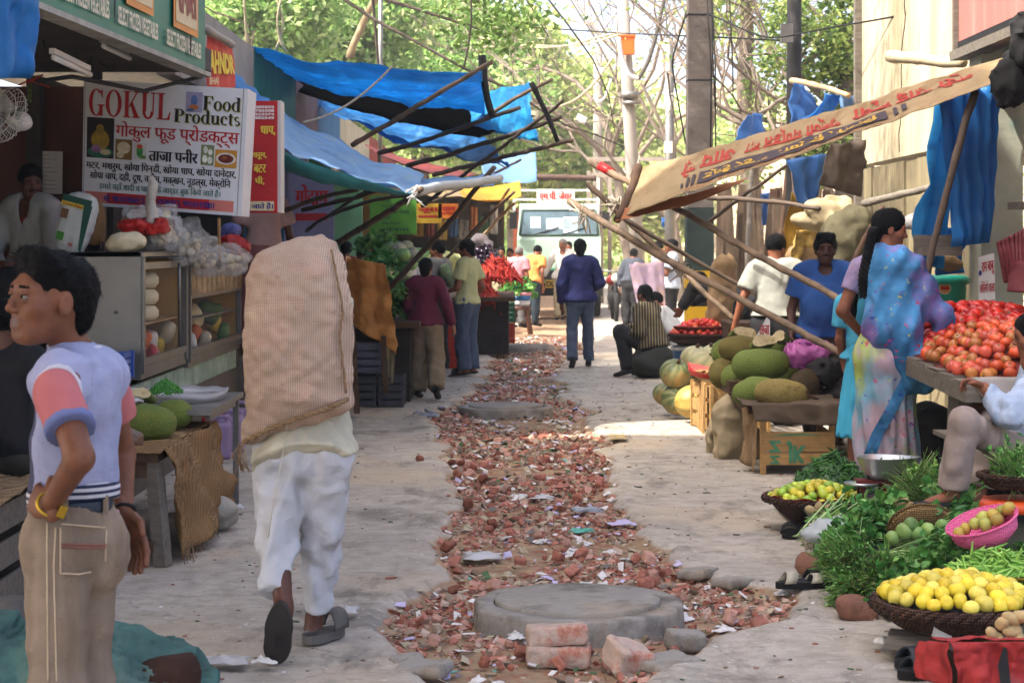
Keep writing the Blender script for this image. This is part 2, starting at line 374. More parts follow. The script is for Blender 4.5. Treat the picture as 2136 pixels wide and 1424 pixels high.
# people
SKIN=M('skin_brown','#7a4a32',.55,.2,16,.12,120,spec=.3);SKIN_D=M('skin_dark','#4f2e20',.5,.12,9,.08,60,spec=.35)
SKIN_L=M('skin_light','#96664a',.5,.1,9,.08,60,spec=.35)
EYEW=M('eye_white','#6a635b',.25,.02,5,0);DARK=M('eye_dark','#0a0706',.9,.05,5,0,spec=.05);LIP=M('lip','#4c2820',.45,.08,20,.05)
HAIR=M('hair_black','#060607',.6,.4,40,.6,150,spec=.1);HAIRG=M('hair_grey','#6a6763',.6,.3,40,.5,120)
JD=dict(head=(0,.02,1.575),neck=(0,-.015,1.42),chest=(0,0,1.27),waist=(0,0,1.05),pel=(0,0,.94),
sh=(.175,-.01,1.385),el=(.235,-.03,1.11),wr=(.25,.05,.87),hip=(.09,0,.9),kn=(.10,.025,.48),an=(.10,-.02,.08),to=(.115,.15,.03))
def axes(heading,yaw=0,pitch=0,roll=0):
 """columns right, forward, up for a direction"""
 return A((Matrix.Rotation(R(heading+yaw),3,'Z')@Matrix.Rotation(R(-pitch),3,'X')@Matrix.Rotation(R(roll),3,'Y')))
def hand_part(wr,d,n,side_t,curl=.5,s=1,h=.009,hold=None,thumb=1.0):
 d=nrm(d);n=nrm(n-d*np.dot(n,d));t=nrm(side_t-d*np.dot(side_t,d)-n*np.dot(side_t,n));wr=np.asarray(wr,float)
 S=SD(wr+d*.08*s-.16*s,wr+d*.08*s+.16*s,h);fr=max(.0088*s,h*.95)
 S.cap(wr-d*.03*s,wr+d*.01*s,.026*s,.027*s,.01,flat=n,fk=1.3)
 S.ell(wr+d*.048*s,(.041*s,.052*s,.017*s),.012,np.stack([t,d,n],1))
 L_=(.072,.081,.075,.058)
 for i in range(4):
  c=curl*(.85+.12*i);b=wr+d*.085*s+t*(.028-.0185*i)*s;spread=t*(.12-.08*i)
  d1=nrm(d*math.cos(c*.9)+n*math.sin(c*.9)+spread*.5);p1=b+d1*L_[i]*.5*s
  d2=nrm(d*math.cos(c*2)+n*math.sin(c*2)+spread*.3);p2=p1+d2*L_[i]*.5*s
  S.cap(b-d*.02*s,b,fr*1.15,fr*1.1,.004).cap(b,p1,fr*1.1,fr,.003).cap(p1,p2,fr,fr*.85,.002)
 b=wr+d*.022*s+t*.03*s;p1=b+nrm(t*.75*thumb+d*.75+n*.25)*.042*s;p2=p1+nrm(t*.25*thumb+d*.95+n*.35*(1+curl))*.034*s
 S.cap(wr+d*.01*s+t*.012*s,b,fr*1.7,fr*1.5,.01).cap(b,p1,fr*1.45,fr*1.15,.004).cap(p1,p2,fr*1.15,fr*.95,.002)
 v,q=S.mesh();return v,q,0
def head_parts(c,X,s,h,neckb,nr=.054,fat=1,eyes=True,stubble=0):
 c=np.asarray(c,float);W=lambda r_,f_,u_:c+X@(V3(r_,f_,u_)*s)
 S=SD(c-.26*s,c+.18*s,h)
 S.ell(W(0,-.012,.03),A((.074,.093,.086))*s,.01,X)
 S.ell(W(0,.024,-.042),A((.056*fat,.06,.072))*s,.035*s,X)
 S.cap(W(-.018*fat,.052,-.094),W(.018*fat,.052,-.094),.019*s*fat,k=.03*s)
 S.cap(W(-.035,.066,.022),W(.035,.066,.022),.019*s,k=.02*s)
 for m in(-1,1):
  S.ell(W(m*.044*fat,.052,-.024),A((.02,.022,.022))*s,.025*s,X)
  S.ell(W(m*.031,.094,.0),A((.017,.015,.011))*s,.010*s,X,'sub')
 S.cap(W(0,.085,.004),W(0,.101,-.03),.007*s,.0105*s,.012*s)
 for m in(-1,1):S.ell(W(m*.0115,.090,-.036),A((.008,.010,.007))*s,.006*s,X)
 S.cap(W(-.019,.076,-.0605),W(.019,.076,-.0605),.0066*s,k=.01*s);S.cap(W(-.015,.0755,-.0715),W(.015,.0755,-.0715),.0075*s,k=.01*s)
 S.cap(W(-.028,.087,-.0662),W(.028,.087,-.0662),.003*s,k=.004*s,op='sub')
 for m in(-1,1):
  S.ell(W(m*.077,-.012,-.008),A((.009,.02,.032))*s,.009*s,X);S.ell(W(m*.087,-.008,-.006),A((.006,.011,.019))*s,.004*s,X,'sub')
 S.cap(W(0,-.028,-.045),neckb,nr*s*.95*fat,nr*s*1.08*fat,.03*s)
 v,q=S.mesh();fc=v[q].mean(1);l=(fc-c)@X/s;mi=np.zeros(len(q),int)
 mi[(np.abs(l[:,0])<.023-1.0*np.abs(l[:,2]+.066))&(l[:,1]>.066)]=3
 ab=np.abs(l[:,0]);mi[(ab>.012)&(ab<.05)&(np.abs(l[:,2]-.0235-.06*(.03-np.abs(ab-.028)))<.0032)&(l[:,1]>.05)]=2
 out=[(v,q,mi)]
 if stubble:
  mi[(l[:,2]>-.052)&(l[:,2]<-.044)&(np.abs(l[:,0])<.026)&(l[:,1]>.07)]=2
 for m in(-1,1):
  for cc,r_,mm in((W(m*.031,.0835,.0),(.0105,.0035,.0042),2),)if h>.0055 else((W(m*.031,.0755,.0),(.0125,.0125,.011),1),(W(m*.031,.0855,.0005),(.0066,.0036,.0066),2),(W(m*.031,.0765,.0095),(.0165,.0135,.0078),0),(W(m*.031,.0765,-.0095),(.015,.0125,.0062),0),(W(m*.031,.0805,.0035),(.0148,.0092,.0016),2)):
   E_=SD(cc-.022*s,cc+.022*s,min(h,.0025*s+h*.2));E_.ell(cc,A(r_)*s,0,X);vv,qq=E_.mesh()
   if len(qq):out.append((vv,qq,mm))
 return out
def hair_mesh(c,X,s,h,style,mat,parent,seed=0):
 W=lambda r_,f_,u_:np.asarray(c)+X@(V3(r_,f_,u_)*s);S=SD(c-.22*s,c+.2*s,h)
 th=.010 if style!='thick' else .018
 S.ell(W(0,-.02,.038),A((.076+th,.096+th,.086+th))*s,.01,X)
 if style=='thick':S.cap(W(-.05,.05,.105),W(.05,.045,.11),.03*s,k=.03*s)
 if style in('long',):S.ell(W(0,-.06,-.03),A((.07,.06,.08))*s,.03*s,X)
 if style=='nape':S.ell(W(0,-.075,-.035),A((.062,.035,.07))*s,.02*s,X)
 S.rough(.007*s,26/s,seed,(1,1,.4))
 S.ell(W(0,.098,-.022),A((.071,.062,.088))*s,.012*s,X,'sub')
 if style not in('long',):
  S.ell(W(0,.03,-.115),A((.12,.1,.085))*s,.012*s,X,'sub')
  for m in(-1,1):S.ell(W(m*.09,.0,-.03),A((.03,.04,.04))*s,.01*s,X,'sub')
 if style=='bald':S.ell(W(0,.05,.1),A((.055,.11,.085))*s,.01*s,X,'sub')
 v,q=S.mesh();v2,q2=strands(v,q,900,.028*s,lambda p:X@V3(.1,-.5,-.6)+0*p,seed+1,.0016*s,.08);return fast_mesh('hair',np.concatenate([v,v2]),np.concatenate([q,q2+len(v)]),mat,None,parent,True)
def strands(hv_,hq,n,L_,flow,seed,w_=.0011,lift=.3,gate=None):
 """short hair blades over a hair surface"""
 rg=np.random.default_rng(seed);i=rg.integers(0,len(hq),n*2);p=hv_[hq[i]].mean(1);nn=np.cross(hv_[hq[i][:,1]]-hv_[hq[i][:,0]],hv_[hq[i][:,2]]-hv_[hq[i][:,0]]);nn/=np.linalg.norm(nn,axis=1)[:,None]+1e-12
 f=np.asarray(flow(p));f=f-nn*(f*nn).sum(1)[:,None];d=f+nn*lift+rg.normal(0,.16,p.shape);d/=np.linalg.norm(d,axis=1)[:,None];s=np.cross(d,nn);s/=np.linalg.norm(s,axis=1)[:,None]+1e-9;L1=L_*rg.uniform(.5,1.2,(len(p),1));p=p-nn*.003;m_=p+d*L1*.55;e=m_+(d-nn*.35)*L1*.45
 V=np.stack([p-s*w_,p+s*w_,m_-s*w_*.8,m_+s*w_*.8,e-s*w_*.2,e+s*w_*.2],1).reshape(-1,3);return V,(A([(0,1,3,2),(2,3,5,4)])[None]+6*np.arange(len(p))[:,None,None]).reshape(-1,4)
def person(label,loc,head=0,H=1.7,J=None,JL=None,lean=0,twist=0,hy=0,hp=0,roll=0,top=None,bot=None,hair='short',hm=None,skin=None,shoes=None,bare=False,
vox=.02,hv=.009,belly=0,fat=1,group=None,curlR=.5,curlL=.5,nR=None,nL=None,hidehead=False,seed=0,name='person',sole=None):
 s=H/1.7;skin=skin or SKIN;loc=np.asarray(loc,float);root=thing(name,label,'person',loc,group)
 j={}
 for k,p in JD.items():
  if k in('sh','el','wr','hip','kn','an','to'):
   j[k+'R']=V3(*p);j[k+'L']=V3(-p[0],p[1],p[2])
  else:j[k]=V3(*p)
 for k,p in(J or{}).items():j[k]=V3(*p)
 pe=j['pel'].copy();cl,sn=math.cos(R(lean)),math.sin(R(lean));ct,st_=math.cos(R(twist)),math.sin(R(twist))
 for k in('head','neck','chest','waist','shR','shL','elR','elL','wrR','wrL'):
  q=j[k]-pe;q=V3(q[0]*ct-q[1]*st_,q[0]*st_+q[1]*ct,q[2]);j[k]=pe+V3(q[0],q[1]*cl+q[2]*sn,-q[1]*sn+q[2]*cl)
 for k,p in(JL or{}).items():j[k]=V3(*p)
 X0=axes(head);w_={k:loc+X0@(p*s)for k,p in j.items()};fw=X0@V3(0,cl,-sn);upT=nrm(w_['neck']-w_['pel'])
 XT=axes(head+twist);fwt=XT@V3(0,cl,-sn)
 lo=np.min(list(w_.values()),0)-.22;hi=np.max(list(w_.values()),0)+.22
 S=SD(lo,hi,vox);g_=fat
 S.cap(w_['shL']*.7+w_['shR']*.3,w_['shR']*.7+w_['shL']*.3,.085*s,k=.04,flat=fwt,fk=1.2)
 S.cap(w_['chest'],w_['waist'],.12*s*g_,.105*s*g_,.05,flat=fwt,fk=1.3).cap(w_['waist'],w_['pel'],.105*s*g_,.12*s*g_,.05,flat=fw,fk=1.25)
 S.cap(w_['neck']-upT*.05*s,w_['neck']+upT*.02*s,.055*s,k=.04)
 for a in 'RL':
  S.cap(w_['sh'+a],w_['el'+a],.045*s*g_,.037*s,.03).cap(w_['el'+a],w_['wr'+a],.038*s,.026*s,.015)
  S.cap(w_['hip'+a],w_['kn'+a],.08*s*g_,.052*s,.03).cap(w_['kn'+a],w_['an'+a],.052*s,.036*s,.02)
  S.cap(w_['an'+a],w_['to'+a],.036*s,.028*s,.015);hd=nrm(w_['to'+a]-w_['an'+a]);S.ell(w_['an'+a]-hd*.03*s-V3(0,0,.025*s),(.03*s,)*3,.02)
 v,q=S.mesh();parts=[(v,q,0)]
 XH=axes(head+twist*.7,hy,hp+lean*.35,roll)
 if not hidehead:parts+=head_parts(w_['head'],XH,s,hv,w_['neck'],fat=1+(fat-1)*.5,stubble=1)
 for a,m in(('R',1),('L',-1)):
  d=nrm(w_['wr'+a]-w_['el'+a]);nn=(nR if a=='R' else nL);cu=curlR if a=='R' else curlL
  n_=X0@V3(-m,.3,0)if nn is None else X0@V3(*nn[0]);tt=X0@V3(0,1,.2)if nn is None else X0@V3(*nn[1]);dd=d if(nn is None or len(nn)<3)else nrm(X0@V3(*nn[2]))
  parts.append(hand_part(w_['wr'+a],dd,n_,tt,cu,s,min(.0105,hv*1.05)))
 v,q,mi=soup(parts);fast_mesh('body',v,q,[skin,EYEW,DARK,LIP],mi,root,True)
 if hair and not hidehead:hair_mesh(w_['head'],XH,s,hv*1.1,hair,hm or HAIR,root,seed)
 if top and top.get('under'):
  S=SD(lo,hi,vox*.8);S.cap(w_['neck']-upT*.04*s,w_['chest'],.075*s,.118*s+.01,.04,flat=fwt,fk=1.2).cap(w_['chest'],w_['waist'],.116*s,.1*s,.04,flat=fwt,fk=1.15);v,q=S.mesh();fast_mesh('undershirt',v,q,top['under'],None,root,True)
 if top:
  e=top.get('r',.022)*s;S=SD(lo-.08,hi+.08,top.get('v',vox*.9));am=top.get('amp',.012)*s;bl=belly
  S.cap(w_['shL']*.8+w_['shR']*.2,w_['shR']*.8+w_['shL']*.2,.082*s+e,k=.04,flat=fwt,fk=1.2)
  S.cap(w_['chest'],w_['waist'],.122*s*g_+e,.112*s*g_+e*1.2,.06,flat=fwt,fk=1.22)
  S.cap(w_['waist'],w_['pel']+(w_['pel']-w_['waist'])*top.get('drop',.9),.112*s*g_+e*1.2,.124*s*g_+e*1.5,.05,flat=fw,fk=1.18);S.cap(w_['hipL'],w_['hipR'],.112*s*g_+e*1.15,k=.06,flat=fw,fk=1.12)
  if bl:S.ell(w_['waist']*.62+w_['chest']*.38+fw*bl*.55,(.155*s*g_,.155*s*g_,.2*s),.08)
  S.rough(am,7/s,seed,(1.3,1.3,.8));S.crumple(am*.9,8/s,seed+3)
  hem=w_['pel']+upT*(top.get('hem',.0)*s);S.half(hem,-upT)
  S.cap(w_['neck']-upT*.06*s,w_['neck']+upT*.035*s,.062*s*g_+.008,.06*s+.008,.02,cut=True)
  S.ell(w_['neck']+fwt*.08*s,(.055*s,.07*s,top.get('vneck',.07)*s),.01,None,'sub')
  for a in 'RL':
   sl_=top.get('sleeve','long')
   if sl_=='none':continue
   if sl_=='short':S.cap(w_['sh'+a],w_['sh'+a]*.35+w_['el'+a]*.65,.05*s*g_+e*1.1,.055*s+e*1.3,.03,cut=True,amp=am*.6,asc=12,seed=seed)
   else:
    S.cap(w_['sh'+a],w_['el'+a],.048*s*g_+e,.044*s+e,.03,amp=am*.7,asc=11,seed=seed)
    t_={'long':1.0,'rolled':.3}.get(sl_,1.0);S.cap(w_['el'+a],w_['el'+a]*(1-t_)+w_['wr'+a]*t_,.044*s+e,.035*s+e*.75,.02,cut=True,amp=am*.7,asc=14,seed=seed+1)
  v,q=S.mesh();fast_mesh(top.get('name','shirt'),v,q,top['mat'],None,root,True)
 if bot:
  e=bot.get('r',.02)*s;S=SD(lo-.08,hi+.08,bot.get('v',vox*.9));am=bot.get('amp',.012)*s
  S.cap(w_['hipL'],w_['hipR'],.105*s*g_+e*.6,k=.04,flat=fw,fk=1.1).cap(w_['pel'],w_['pel']+upT*.11*s,.118*s*g_+e*.5,.11*s*g_+e*.4,.04,flat=fw,fk=1.2,cut=True)
  for a in 'RL':
   t_=bot.get('len',.97)
   S.cap(w_['hip'+a],w_['kn'+a],.088*s*g_+e*.7,.06*s+e*1.1,.035,amp=am*.5,asc=9,seed=seed)
   S.cap(w_['kn'+a],w_['kn'+a]*(1-t_)+w_['an'+a]*t_,.06*s+e*1.1,.05*s+e*bot.get('flare',1.2),.02,cut=True,amp=am,asc=11,seed=seed+2)
  S.rough(am*.8,8/s,seed+1,(1.4,1.4,.7));S.crumple(am*.9,9/s,seed);v,q=S.mesh();fast_mesh(bot.get('name','trousers'),v,q,bot['mat'],None,root,True)
 if shoes:
  for a in 'RL':
   an,to=w_['an'+a],w_['to'+a];hd=nrm(to-an);S=SD(np.minimum(an,to)-.12,np.maximum(an,to)+.12,max(.008,vox*.5));un=nrm(np.cross(np.cross(hd,V3(0,0,1)),hd))if abs(hd[2])<.95 else V3(0,1,0)
   heel=an-hd*.035*s-un*.035*s
   if bare:
    S.cap(heel-un*.012*s,to+hd*.03*s-un*.012*s,.042*s,.045*s,.01,flat=un,fk=3.6)
    S.cap(an*.4+to*.6+un*.025*s,an*.35+to*.65+un*.02*s+hd*.02,.045*s,k=.0)
   else:S.cap(heel,to+hd*.02*s,.04*s,.042*s,.02,flat=un,fk=1.35).cap(heel+un*.03*s,an,.036*s,.038*s,.02)
   v,q=S.mesh();fast_mesh('sandal' if bare else 'shoe',v,q,shoes,None,root,True)
 return root,w_,XH
def ground_loc(px,Y,z=0):return V3((px-CX)*Y/F,Y,z)
# ground with its dug-up trench
TR=A([(1900,860,1360),(1424,868,1345),(1385,850,1400),(1330,815,1500),(1290,800,1640),(1255,835,1690),(1225,880,1640),(1200,925,1480),(1175,915,1400),(1140,885,1385),(1100,900,1350),
(1050,955,1300),(1000,935,1285),(960,918,1268),(920,915,1262),(885,900,1248),(862,880,1240),(845,930,1215),(825,965,1175),(780,1000,1165),(745,1020,1200),(725,1010,1235),
(705,1050,1210),(680,1075,1190),(655,1085,1245),(635,1090,1262),(620,1100,1240),(610,1120,1200),(600,1140,1180)],float)
_TY=6600/(TR[:,0]-HY);_TL=(TR[:,1]-CX)*_TY/F;_TRr=(TR[:,2]-CX)*_TY/F
def sst(a,b,x):t=np.clip((x-a)/(b-a),0,1);return t*t*(3-2*t)
def trench(x,y):
 p=np.stack([x*3.2,y*3.2,x*0+2],-1);n=(fbm(p,4)-.5)*.34
 l=np.interp(y,_TY,_TL);r=np.interp(y,_TY,_TRr);d=np.minimum(x-l,r-x)+n*np.clip(y/12,.6,1.6)
 return sst(-.02,.07,d)*(y<70)
def gz(x,y,full=True):
 x=np.asarray(x,float);y=np.asarray(y,float);m=trench(x,y);p=np.stack([x,y,x*0],-1)
 z=.016*(fbm(p*1.7,3)-.5)+.012*(fbm(p*9,2)-.5)*m
 l=np.interp(y,_TY,_TL);r=np.interp(y,_TY,_TRr);e=np.maximum(l-x,x-r)
 z=z+.022*np.exp(-((e-.05)/.10)**2)*(vnoise(p*2.3+4)-.2)*(y<34)
 z=z-.065*m+.02*m*vnoise(p*4)
 return z+.09*sst(2.05,2.45,x)*sst(7.5,9,y)*(1-sst(15,17,y))
xs=np.concatenate([[-200,-80,-40,-20,-12,-7,-5,-4.2],np.arange(-3.6,4.2,.03),[4.6,6,9,14,25,50,100,200]])
ys=[-40,-10,0,3,5];yv=6.0
while yv<36:ys.append(yv);yv+=.006*yv**.9 if yv<12 else .0024*yv
ys=np.asarray(ys+[38,41,45,50,56,64,75,90,120,180,300,500]);GX,GY=np.meshgrid(xs,ys);GZ=gz(GX,GY)
GV=np.stack([GX,GY,GZ],-1).reshape(-1,3);a_,b_=GX.shape;ii=(np.arange(a_-1)[:,None]*b_+np.arange(b_-1)[None]).ravel()
def ground_mat():
 m=bpy.data.materials.new('ground_concrete');m.use_nodes=True;t=m.node_tree;N=t.nodes;L=t.links;b=N['Principled BSDF'];b.inputs['Roughness'].default_value=.85;b.inputs['Specular IOR Level'].default_value=.2
 tc=N.new('ShaderNodeTexCoord')
 def noi(s,d=6,r=.6,sc=(1,1,1)):
  q=N.new('ShaderNodeMapping');q.inputs['Scale'].default_value=sc;L.new(tc.outputs['Object'],q.inputs[0])
  n=N.new('ShaderNodeTexNoise');n.inputs['Scale'].default_value=s;n.inputs['Detail'].default_value=d;n.inputs['Roughness'].default_value=r;L.new(q.outputs[0],n.inputs['Vector']);return n.outputs['Fac']
 def rmp(f,a,b2,c=0,d=1):
  r=N.new('ShaderNodeMapRange');r.inputs[1].default_value=a;r.inputs[2].default_value=b2;r.inputs[3].default_value=c;r.inputs[4].default_value=d;L.new(f,r.inputs[0]);return r.outputs[0]
 def mx(f,a,b2):
  x=N.new('ShaderNodeMix');x.data_type='RGBA';L.new(f,x.inputs[0])
  for i,v in((6,a),(7,b2)):
   if hasattr(v,'node'):L.new(v,x.inputs[i])
   else:x.inputs[i].default_value=(*C(v),1)
  return x.outputs[2]
 c=mx(rmp(noi(1.1),.35,.65),'#a0978b','#b4ab9d');c=mx(rmp(noi(7,8,.7),.42,.7),c,'#8d8475');c=mx(rmp(noi(.5,5),.52,.7),c,'#b3a288')
 c=mx(rmp(noi(2.4,7,.7,(1,.45,1)),.54,.66,0,.8),c,'#6a645b');c=mx(rmp(noi(.8,8,.75),.55,.62,0,.6),c,'#5f5952');c=mx(rmp(noi(11,4,.6,(.35,1,1)),.6,.68,0,.5),c,'#74695b');c=mx(rmp(noi(34,3,.7),.63,.72,0,.8),c,'#5b544b');c=mx(rmp(noi(26,2,.5),.68,.72,0,.7),c,'#c9c2b4')
 vo=N.new('ShaderNodeTexVoronoi');vo.feature='DISTANCE_TO_EDGE';vo.inputs['Scale'].default_value=.55
 q=N.new('ShaderNodeVectorMath');q.operation='ADD';n2=N.new('ShaderNodeTexNoise');n2 .inputs['Scale'].default_value=2.2;n2 .inputs['Detail'].default_value=6;L.new(tc.outputs['Object'],n2 .inputs['Vector'])
 sc2=N.new('ShaderNodeVectorMath');sc2 .operation='SCALE';sc2 .inputs[3].default_value=.7;L.new(n2 .outputs['Color'],sc2 .inputs[0]);L.new(tc.outputs['Object'],q.inputs[0]);L.new(sc2 .outputs[0],q.inputs[1]);L.new(q.outputs[0],vo.inputs['Vector'])
 c=mx(rmp(vo.outputs['Distance'],.006,.001,0,.35),c,'#5f574c')
 sp=N.new('ShaderNodeSeparateXYZ');L.new(tc.outputs['Object'],sp.inputs[0]);dz=N.new('ShaderNodeMath');dz.operation='MULTIPLY_ADD';L.new(noi(9),dz.inputs[0]);dz.inputs[1].default_value=.03;L.new(sp.outputs[2],dz.inputs[2])
 soil=mx(rmp(noi(5,6,.7),.35,.65),'#a58b6c','#7d6750');soil=mx(rmp(noi(13,5),.52,.65),soil,'#8a5440')
 c=mx(rmp(dz.outputs[0],.004,-.012),c,soil);up=mx(rmp(noi(3,6),.4,.6),'#a8947a','#96866f');lx=N.new('ShaderNodeMath');lx.operation='ABSOLUTE';L.new(sp.outputs[0],lx.inputs[0])
 L.new(c,b.inputs['Base Color']);bp=N.new('ShaderNodeBump');bp.inputs['Strength'].default_value=.5;bp.inputs['Distance'].default_value=.012;L.new(noi(22,6,.7),bp.inputs['Height']);L.new(bp.outputs[0],b.inputs['Normal']);return m
g=fast_mesh('ground',GV,np.stack([ii,ii+1,ii+b_+1,ii+b_],1),ground_mat(),smooth=True);g['kind']='structure'
CONC=M('concrete','#8d877d',.85,.2,5,.4,25,kind='stain',k=4.5,col2='#655f56',thr=.48,col3='#9a8a74');CONC_D=M('concrete_edge','#6b655c',.9,.3,8,.8,18)
for(px,Y,zt,rad,lb)in((1205,8.5,.06,.468,'big round concrete manhole ring closest to the camera, behind two stacked bricks'),(1055,18.9,.035,.47,'round concrete manhole cover in the middle of the trench beside the crumpled silver bag'),(1097,29.9,.03,.46,'farthest round concrete manhole cover beyond the walking people')):
 x=(px-CX)*Y/F;t=thing('manhole',lb,'manhole',(x,Y,-.06),'round manhole covers along the trench')
 mb=MB();mb.lathe([(rad*1.01,-.1),(rad*1.0,zt-.05),(rad,zt-.012),(rad*.985,zt),(rad*.8,zt+.001),(rad*.795,zt-.006)],(x,Y,0),64);v=mb.v[0];v+=.006*(vnoise(v*9)[:,None]-.5)*A((2.4,2.4,.6));v[:,:2]-=(v[:,:2]-A((x,Y)))*(.25*np.clip(vnoise(v*A((11,11,3))+3)-.62,0,1)*(v[:,2]>zt-.05))[:,None];mb.build('ring',CONC_D if Y<0 else CONC,t)
 mb=MB();mb.lathe([(rad*.785,zt-.03),(rad*.782,zt+.012),(rad*.76,zt+.018),(.0,zt+.02)],(x,Y,0),56);mb.build('lid',CONC,t)
 # rubble, bricks, litter in the trench
BR=[M('brick_a','#9c6655',.9,.3,14,.5,40,rnd=.4),M('brick_b','#84513f',.9,.3,14,.5,40,rnd=.4),M('brick_c','#ad8472',.9,.25,14,.5,40,rnd=.4),M('brick_pale','#b09a8a',.9,.2,12,.5,40,kind='stain',k=9,col2='#a0583f',thr=.5)]
cub=A([(x,y,z)for z in(-.5,.5)for y in(-.5,.5)for x in(-.5,.5)]);cq=A([(0,2,3,1),(4,5,7,6),(0,1,5,4),(2,6,7,3),(0,4,6,2),(1,3,7,5)])
def trench_pts(n,y0,y1,pw=1.6,lim=.5):
 out=[]
 while len(out)<n:
  y=y0+(y1-y0)*RNG.random(n*3)**pw;x=RNG.uniform(-1.3,1.6,n*3);ok=trench(x,y)>lim
  for(cx_,cy_,r_)in((.29,8.5,.46),(-.06,18.9,.46),(.22,29.9,.45)):ok&=(x-cx_)**2+(y-cy_)**2>r_**2
  out+=list(zip(x[ok],y[ok]))
 return A(out[:n])
def chips(n,y0,y1,smin_,smax,flatk,mats,name,pw=1.6,z0=.0,lim=.5,probs=None,clear=.0):
 p=trench_pts(n*2,y0,y1,pw,lim);p=p[vnoise(np.stack([p[:,0]*1.5,p[:,1]*1.5,p[:,0]*0],-1)+5)+.35*RNG.random(len(p))>clear+.1*sst(11,16,p[:,1])][:n];n=len(p);sz=smin_+(smax-smin_)*RNG.random(n)**2.2;sz*=np.clip(p[:,1]/13,.85,1.12)
 dim=sz[:,None]*np.stack([RNG.uniform(.7,1.4,n),RNG.uniform(.6,1.1,n),RNG.uniform(.35,.8,n)*flatk],-1)
 V=cub[None]*dim[:,None]*RNG.uniform(.55,1.25,(n,8,1))+RNG.normal(0,.08,(n,8,3))*sz[:,None,None]*A((1,1,flatk))
 q=RNG.normal(size=(n,3));q[:,:2]*=.35;q[:,2]*=3;M3=A([A(Euler(e).to_matrix())for e in q]);V=np.einsum('nij,nkj->nki',M3,V)
 z=gz(p[:,0],p[:,1])+z0+dim[:,2]*.25;V+=np.stack([p[:,0],p[:,1],z],-1)[:,None]
 Q=(cq[None]+8*np.arange(n)[:,None,None]).reshape(-1,4);mi=np.repeat(RNG.choice(len(mats),n,p=probs),6)
 return fast_mesh(name,V.reshape(-1,3),Q,mats,mi)
LT=[M('litter_white','#cbc7c2',.7,.1,9),M('litter_lilac','#b5acc8',.7,.1,9),M('litter_cream','#a79a80',.8,.2,9),M('litter_green','#45603a',.8,.3,9),M('litter_grey','#65605a',.8,.2,9),M('litter_teal','#4f9a86',.5,.1,9)]
SOILM=M('soil_crumb','#8d7a66',.95,.3,9)
tag(chips(11500,6.4,34,.018,.06,.8,BR+[SOILM,LT[2]],'brick_rubble',1.7,.0,.66,[.22,.13,.22,.14,.23,.06],.46),'crushed red brick rubble filling the dug-up trench','rubble',kind='stuff')
tag(chips(3000,6.4,34,.014,.055,.12,LT+[SOILM],'trash_scraps',1.4,.022,.5,[.3,.1,.22,.12,.15,.01,.1]),'paper shreds and leaf scraps scattered over the rubble','litter',kind='stuff')
n=1500;gy=RNG.uniform(6.6,26,n)**1.0;gx=RNG.uniform(-2.4,2.4,n);ok=(trench(gx,gy)<.3)&(RNG.random(n)<.25+vnoise(np.stack([gx*.8,gy*.8,gx*0],-1)));gx,gy=gx[ok],gy[ok];n=len(gx);sz=RNG.uniform(.006,.02,n)*np.where(RNG.random(n)>.94,2.2,1)
V=cub[None]*sz[:,None,None]*A((1.3,.9,.3))*RNG.uniform(.5,1.3,(n,8,1));V=np.einsum('nij,nkj->nki',A([A(Matrix.Rotation(z,3,'Z'))for z in RNG.uniform(0,6,n)]),V)+np.stack([gx,gy,gz(gx,gy)+.003],-1)[:,None]
tag(fast_mesh('ground_litter',V.reshape(-1,3),(cq[None]+8*np.arange(n)[:,None,None]).reshape(-1,4),[BR[1],SOILM,LT[0],LT[3],LT[4]],np.repeat(RNG.integers(0,5,n),6)),'grit, leaf bits and paper specks strewn over the paving','litter',kind='stuff')
def chunk(name,sz,mat,seed):
 rg=np.random.default_rng(seed);mb=MB();s_=SD((-.75,)*3,(.75,)*3,.13)
 def fn(gp):
  q=np.abs(gp@A(Euler(rg.normal(0,.12,3)).to_matrix()))-A((.36,.27,.2));return np.linalg.norm(np.maximum(q,0),axis=-1)+np.minimum(q.max(-1),0)-.05
 s_.put((-.6,)*3,(.6,)*3,fn,0);s_.half(nrm(rg.normal(size=3))*.26,rg.normal(size=3))if seed%2 else None;s_.rough(.1,2.6,seed*3.1,near=.3);v,q=s_.mesh()
 return fast_mesh(name,v*sz,q,mat,None,None,False)
protos=[]
for k in range(6):
 o=chunk('brick_chunk',.085,BR[k%4 if k<5 else 0],k+2);tag(o,'broken chunk of red brick lying in the trench rubble','brick chunk','broken brick chunks in the trench');protos.append(o)
pp=trench_pts(200,6.6,16,1.15,.8)
for k,(x,y)in enumerate(pp):
 o=protos[k%6];sc=.45+.75*RNG.random()**2.2;L_=(x,y,float(gz(x,y))+.03*sc+.012)
 if k<6:o.location=L_;o.rotation_euler=RNG.normal(0,.5,3);o.scale=(sc,)*3
 else:dup(o,L_,tuple(RNG.normal(0,.6,2))+(RNG.uniform(0,6),),sc)
def brick(px,py,z,sz,rot,mat,label,seed=1):
 c=G(px,py,z);s_=SD(-A(sz)*.75,A(sz)*.75,.012);h_=A(sz)/2
 def fn(gp):q=np.abs(gp)-h_+.012;return np.linalg.norm(np.maximum(q,0),axis=-1)+np.minimum(q.max(-1),0)-.012
 s_.put(-h_,h_,fn,0);s_.rough(.012,14,seed);v,q=s_.mesh();v=v@A(Euler(rot).to_matrix()).T+c
 return tag(fast_mesh('brick',v,q,mat,None,None,True,loc=c),label,'brick')
brick(1165,1365,-.005,(.255,.12,.085),(.05,.04,.03),BR[3],'pale dusty brick, the lower of two stacked in front of the near manhole',1)
brick(1163,1322,.075,(.25,.125,.08),(-.06,-.03,.12),BR[3],'pinkish brick lying on top of another brick in front of the near manhole',2)
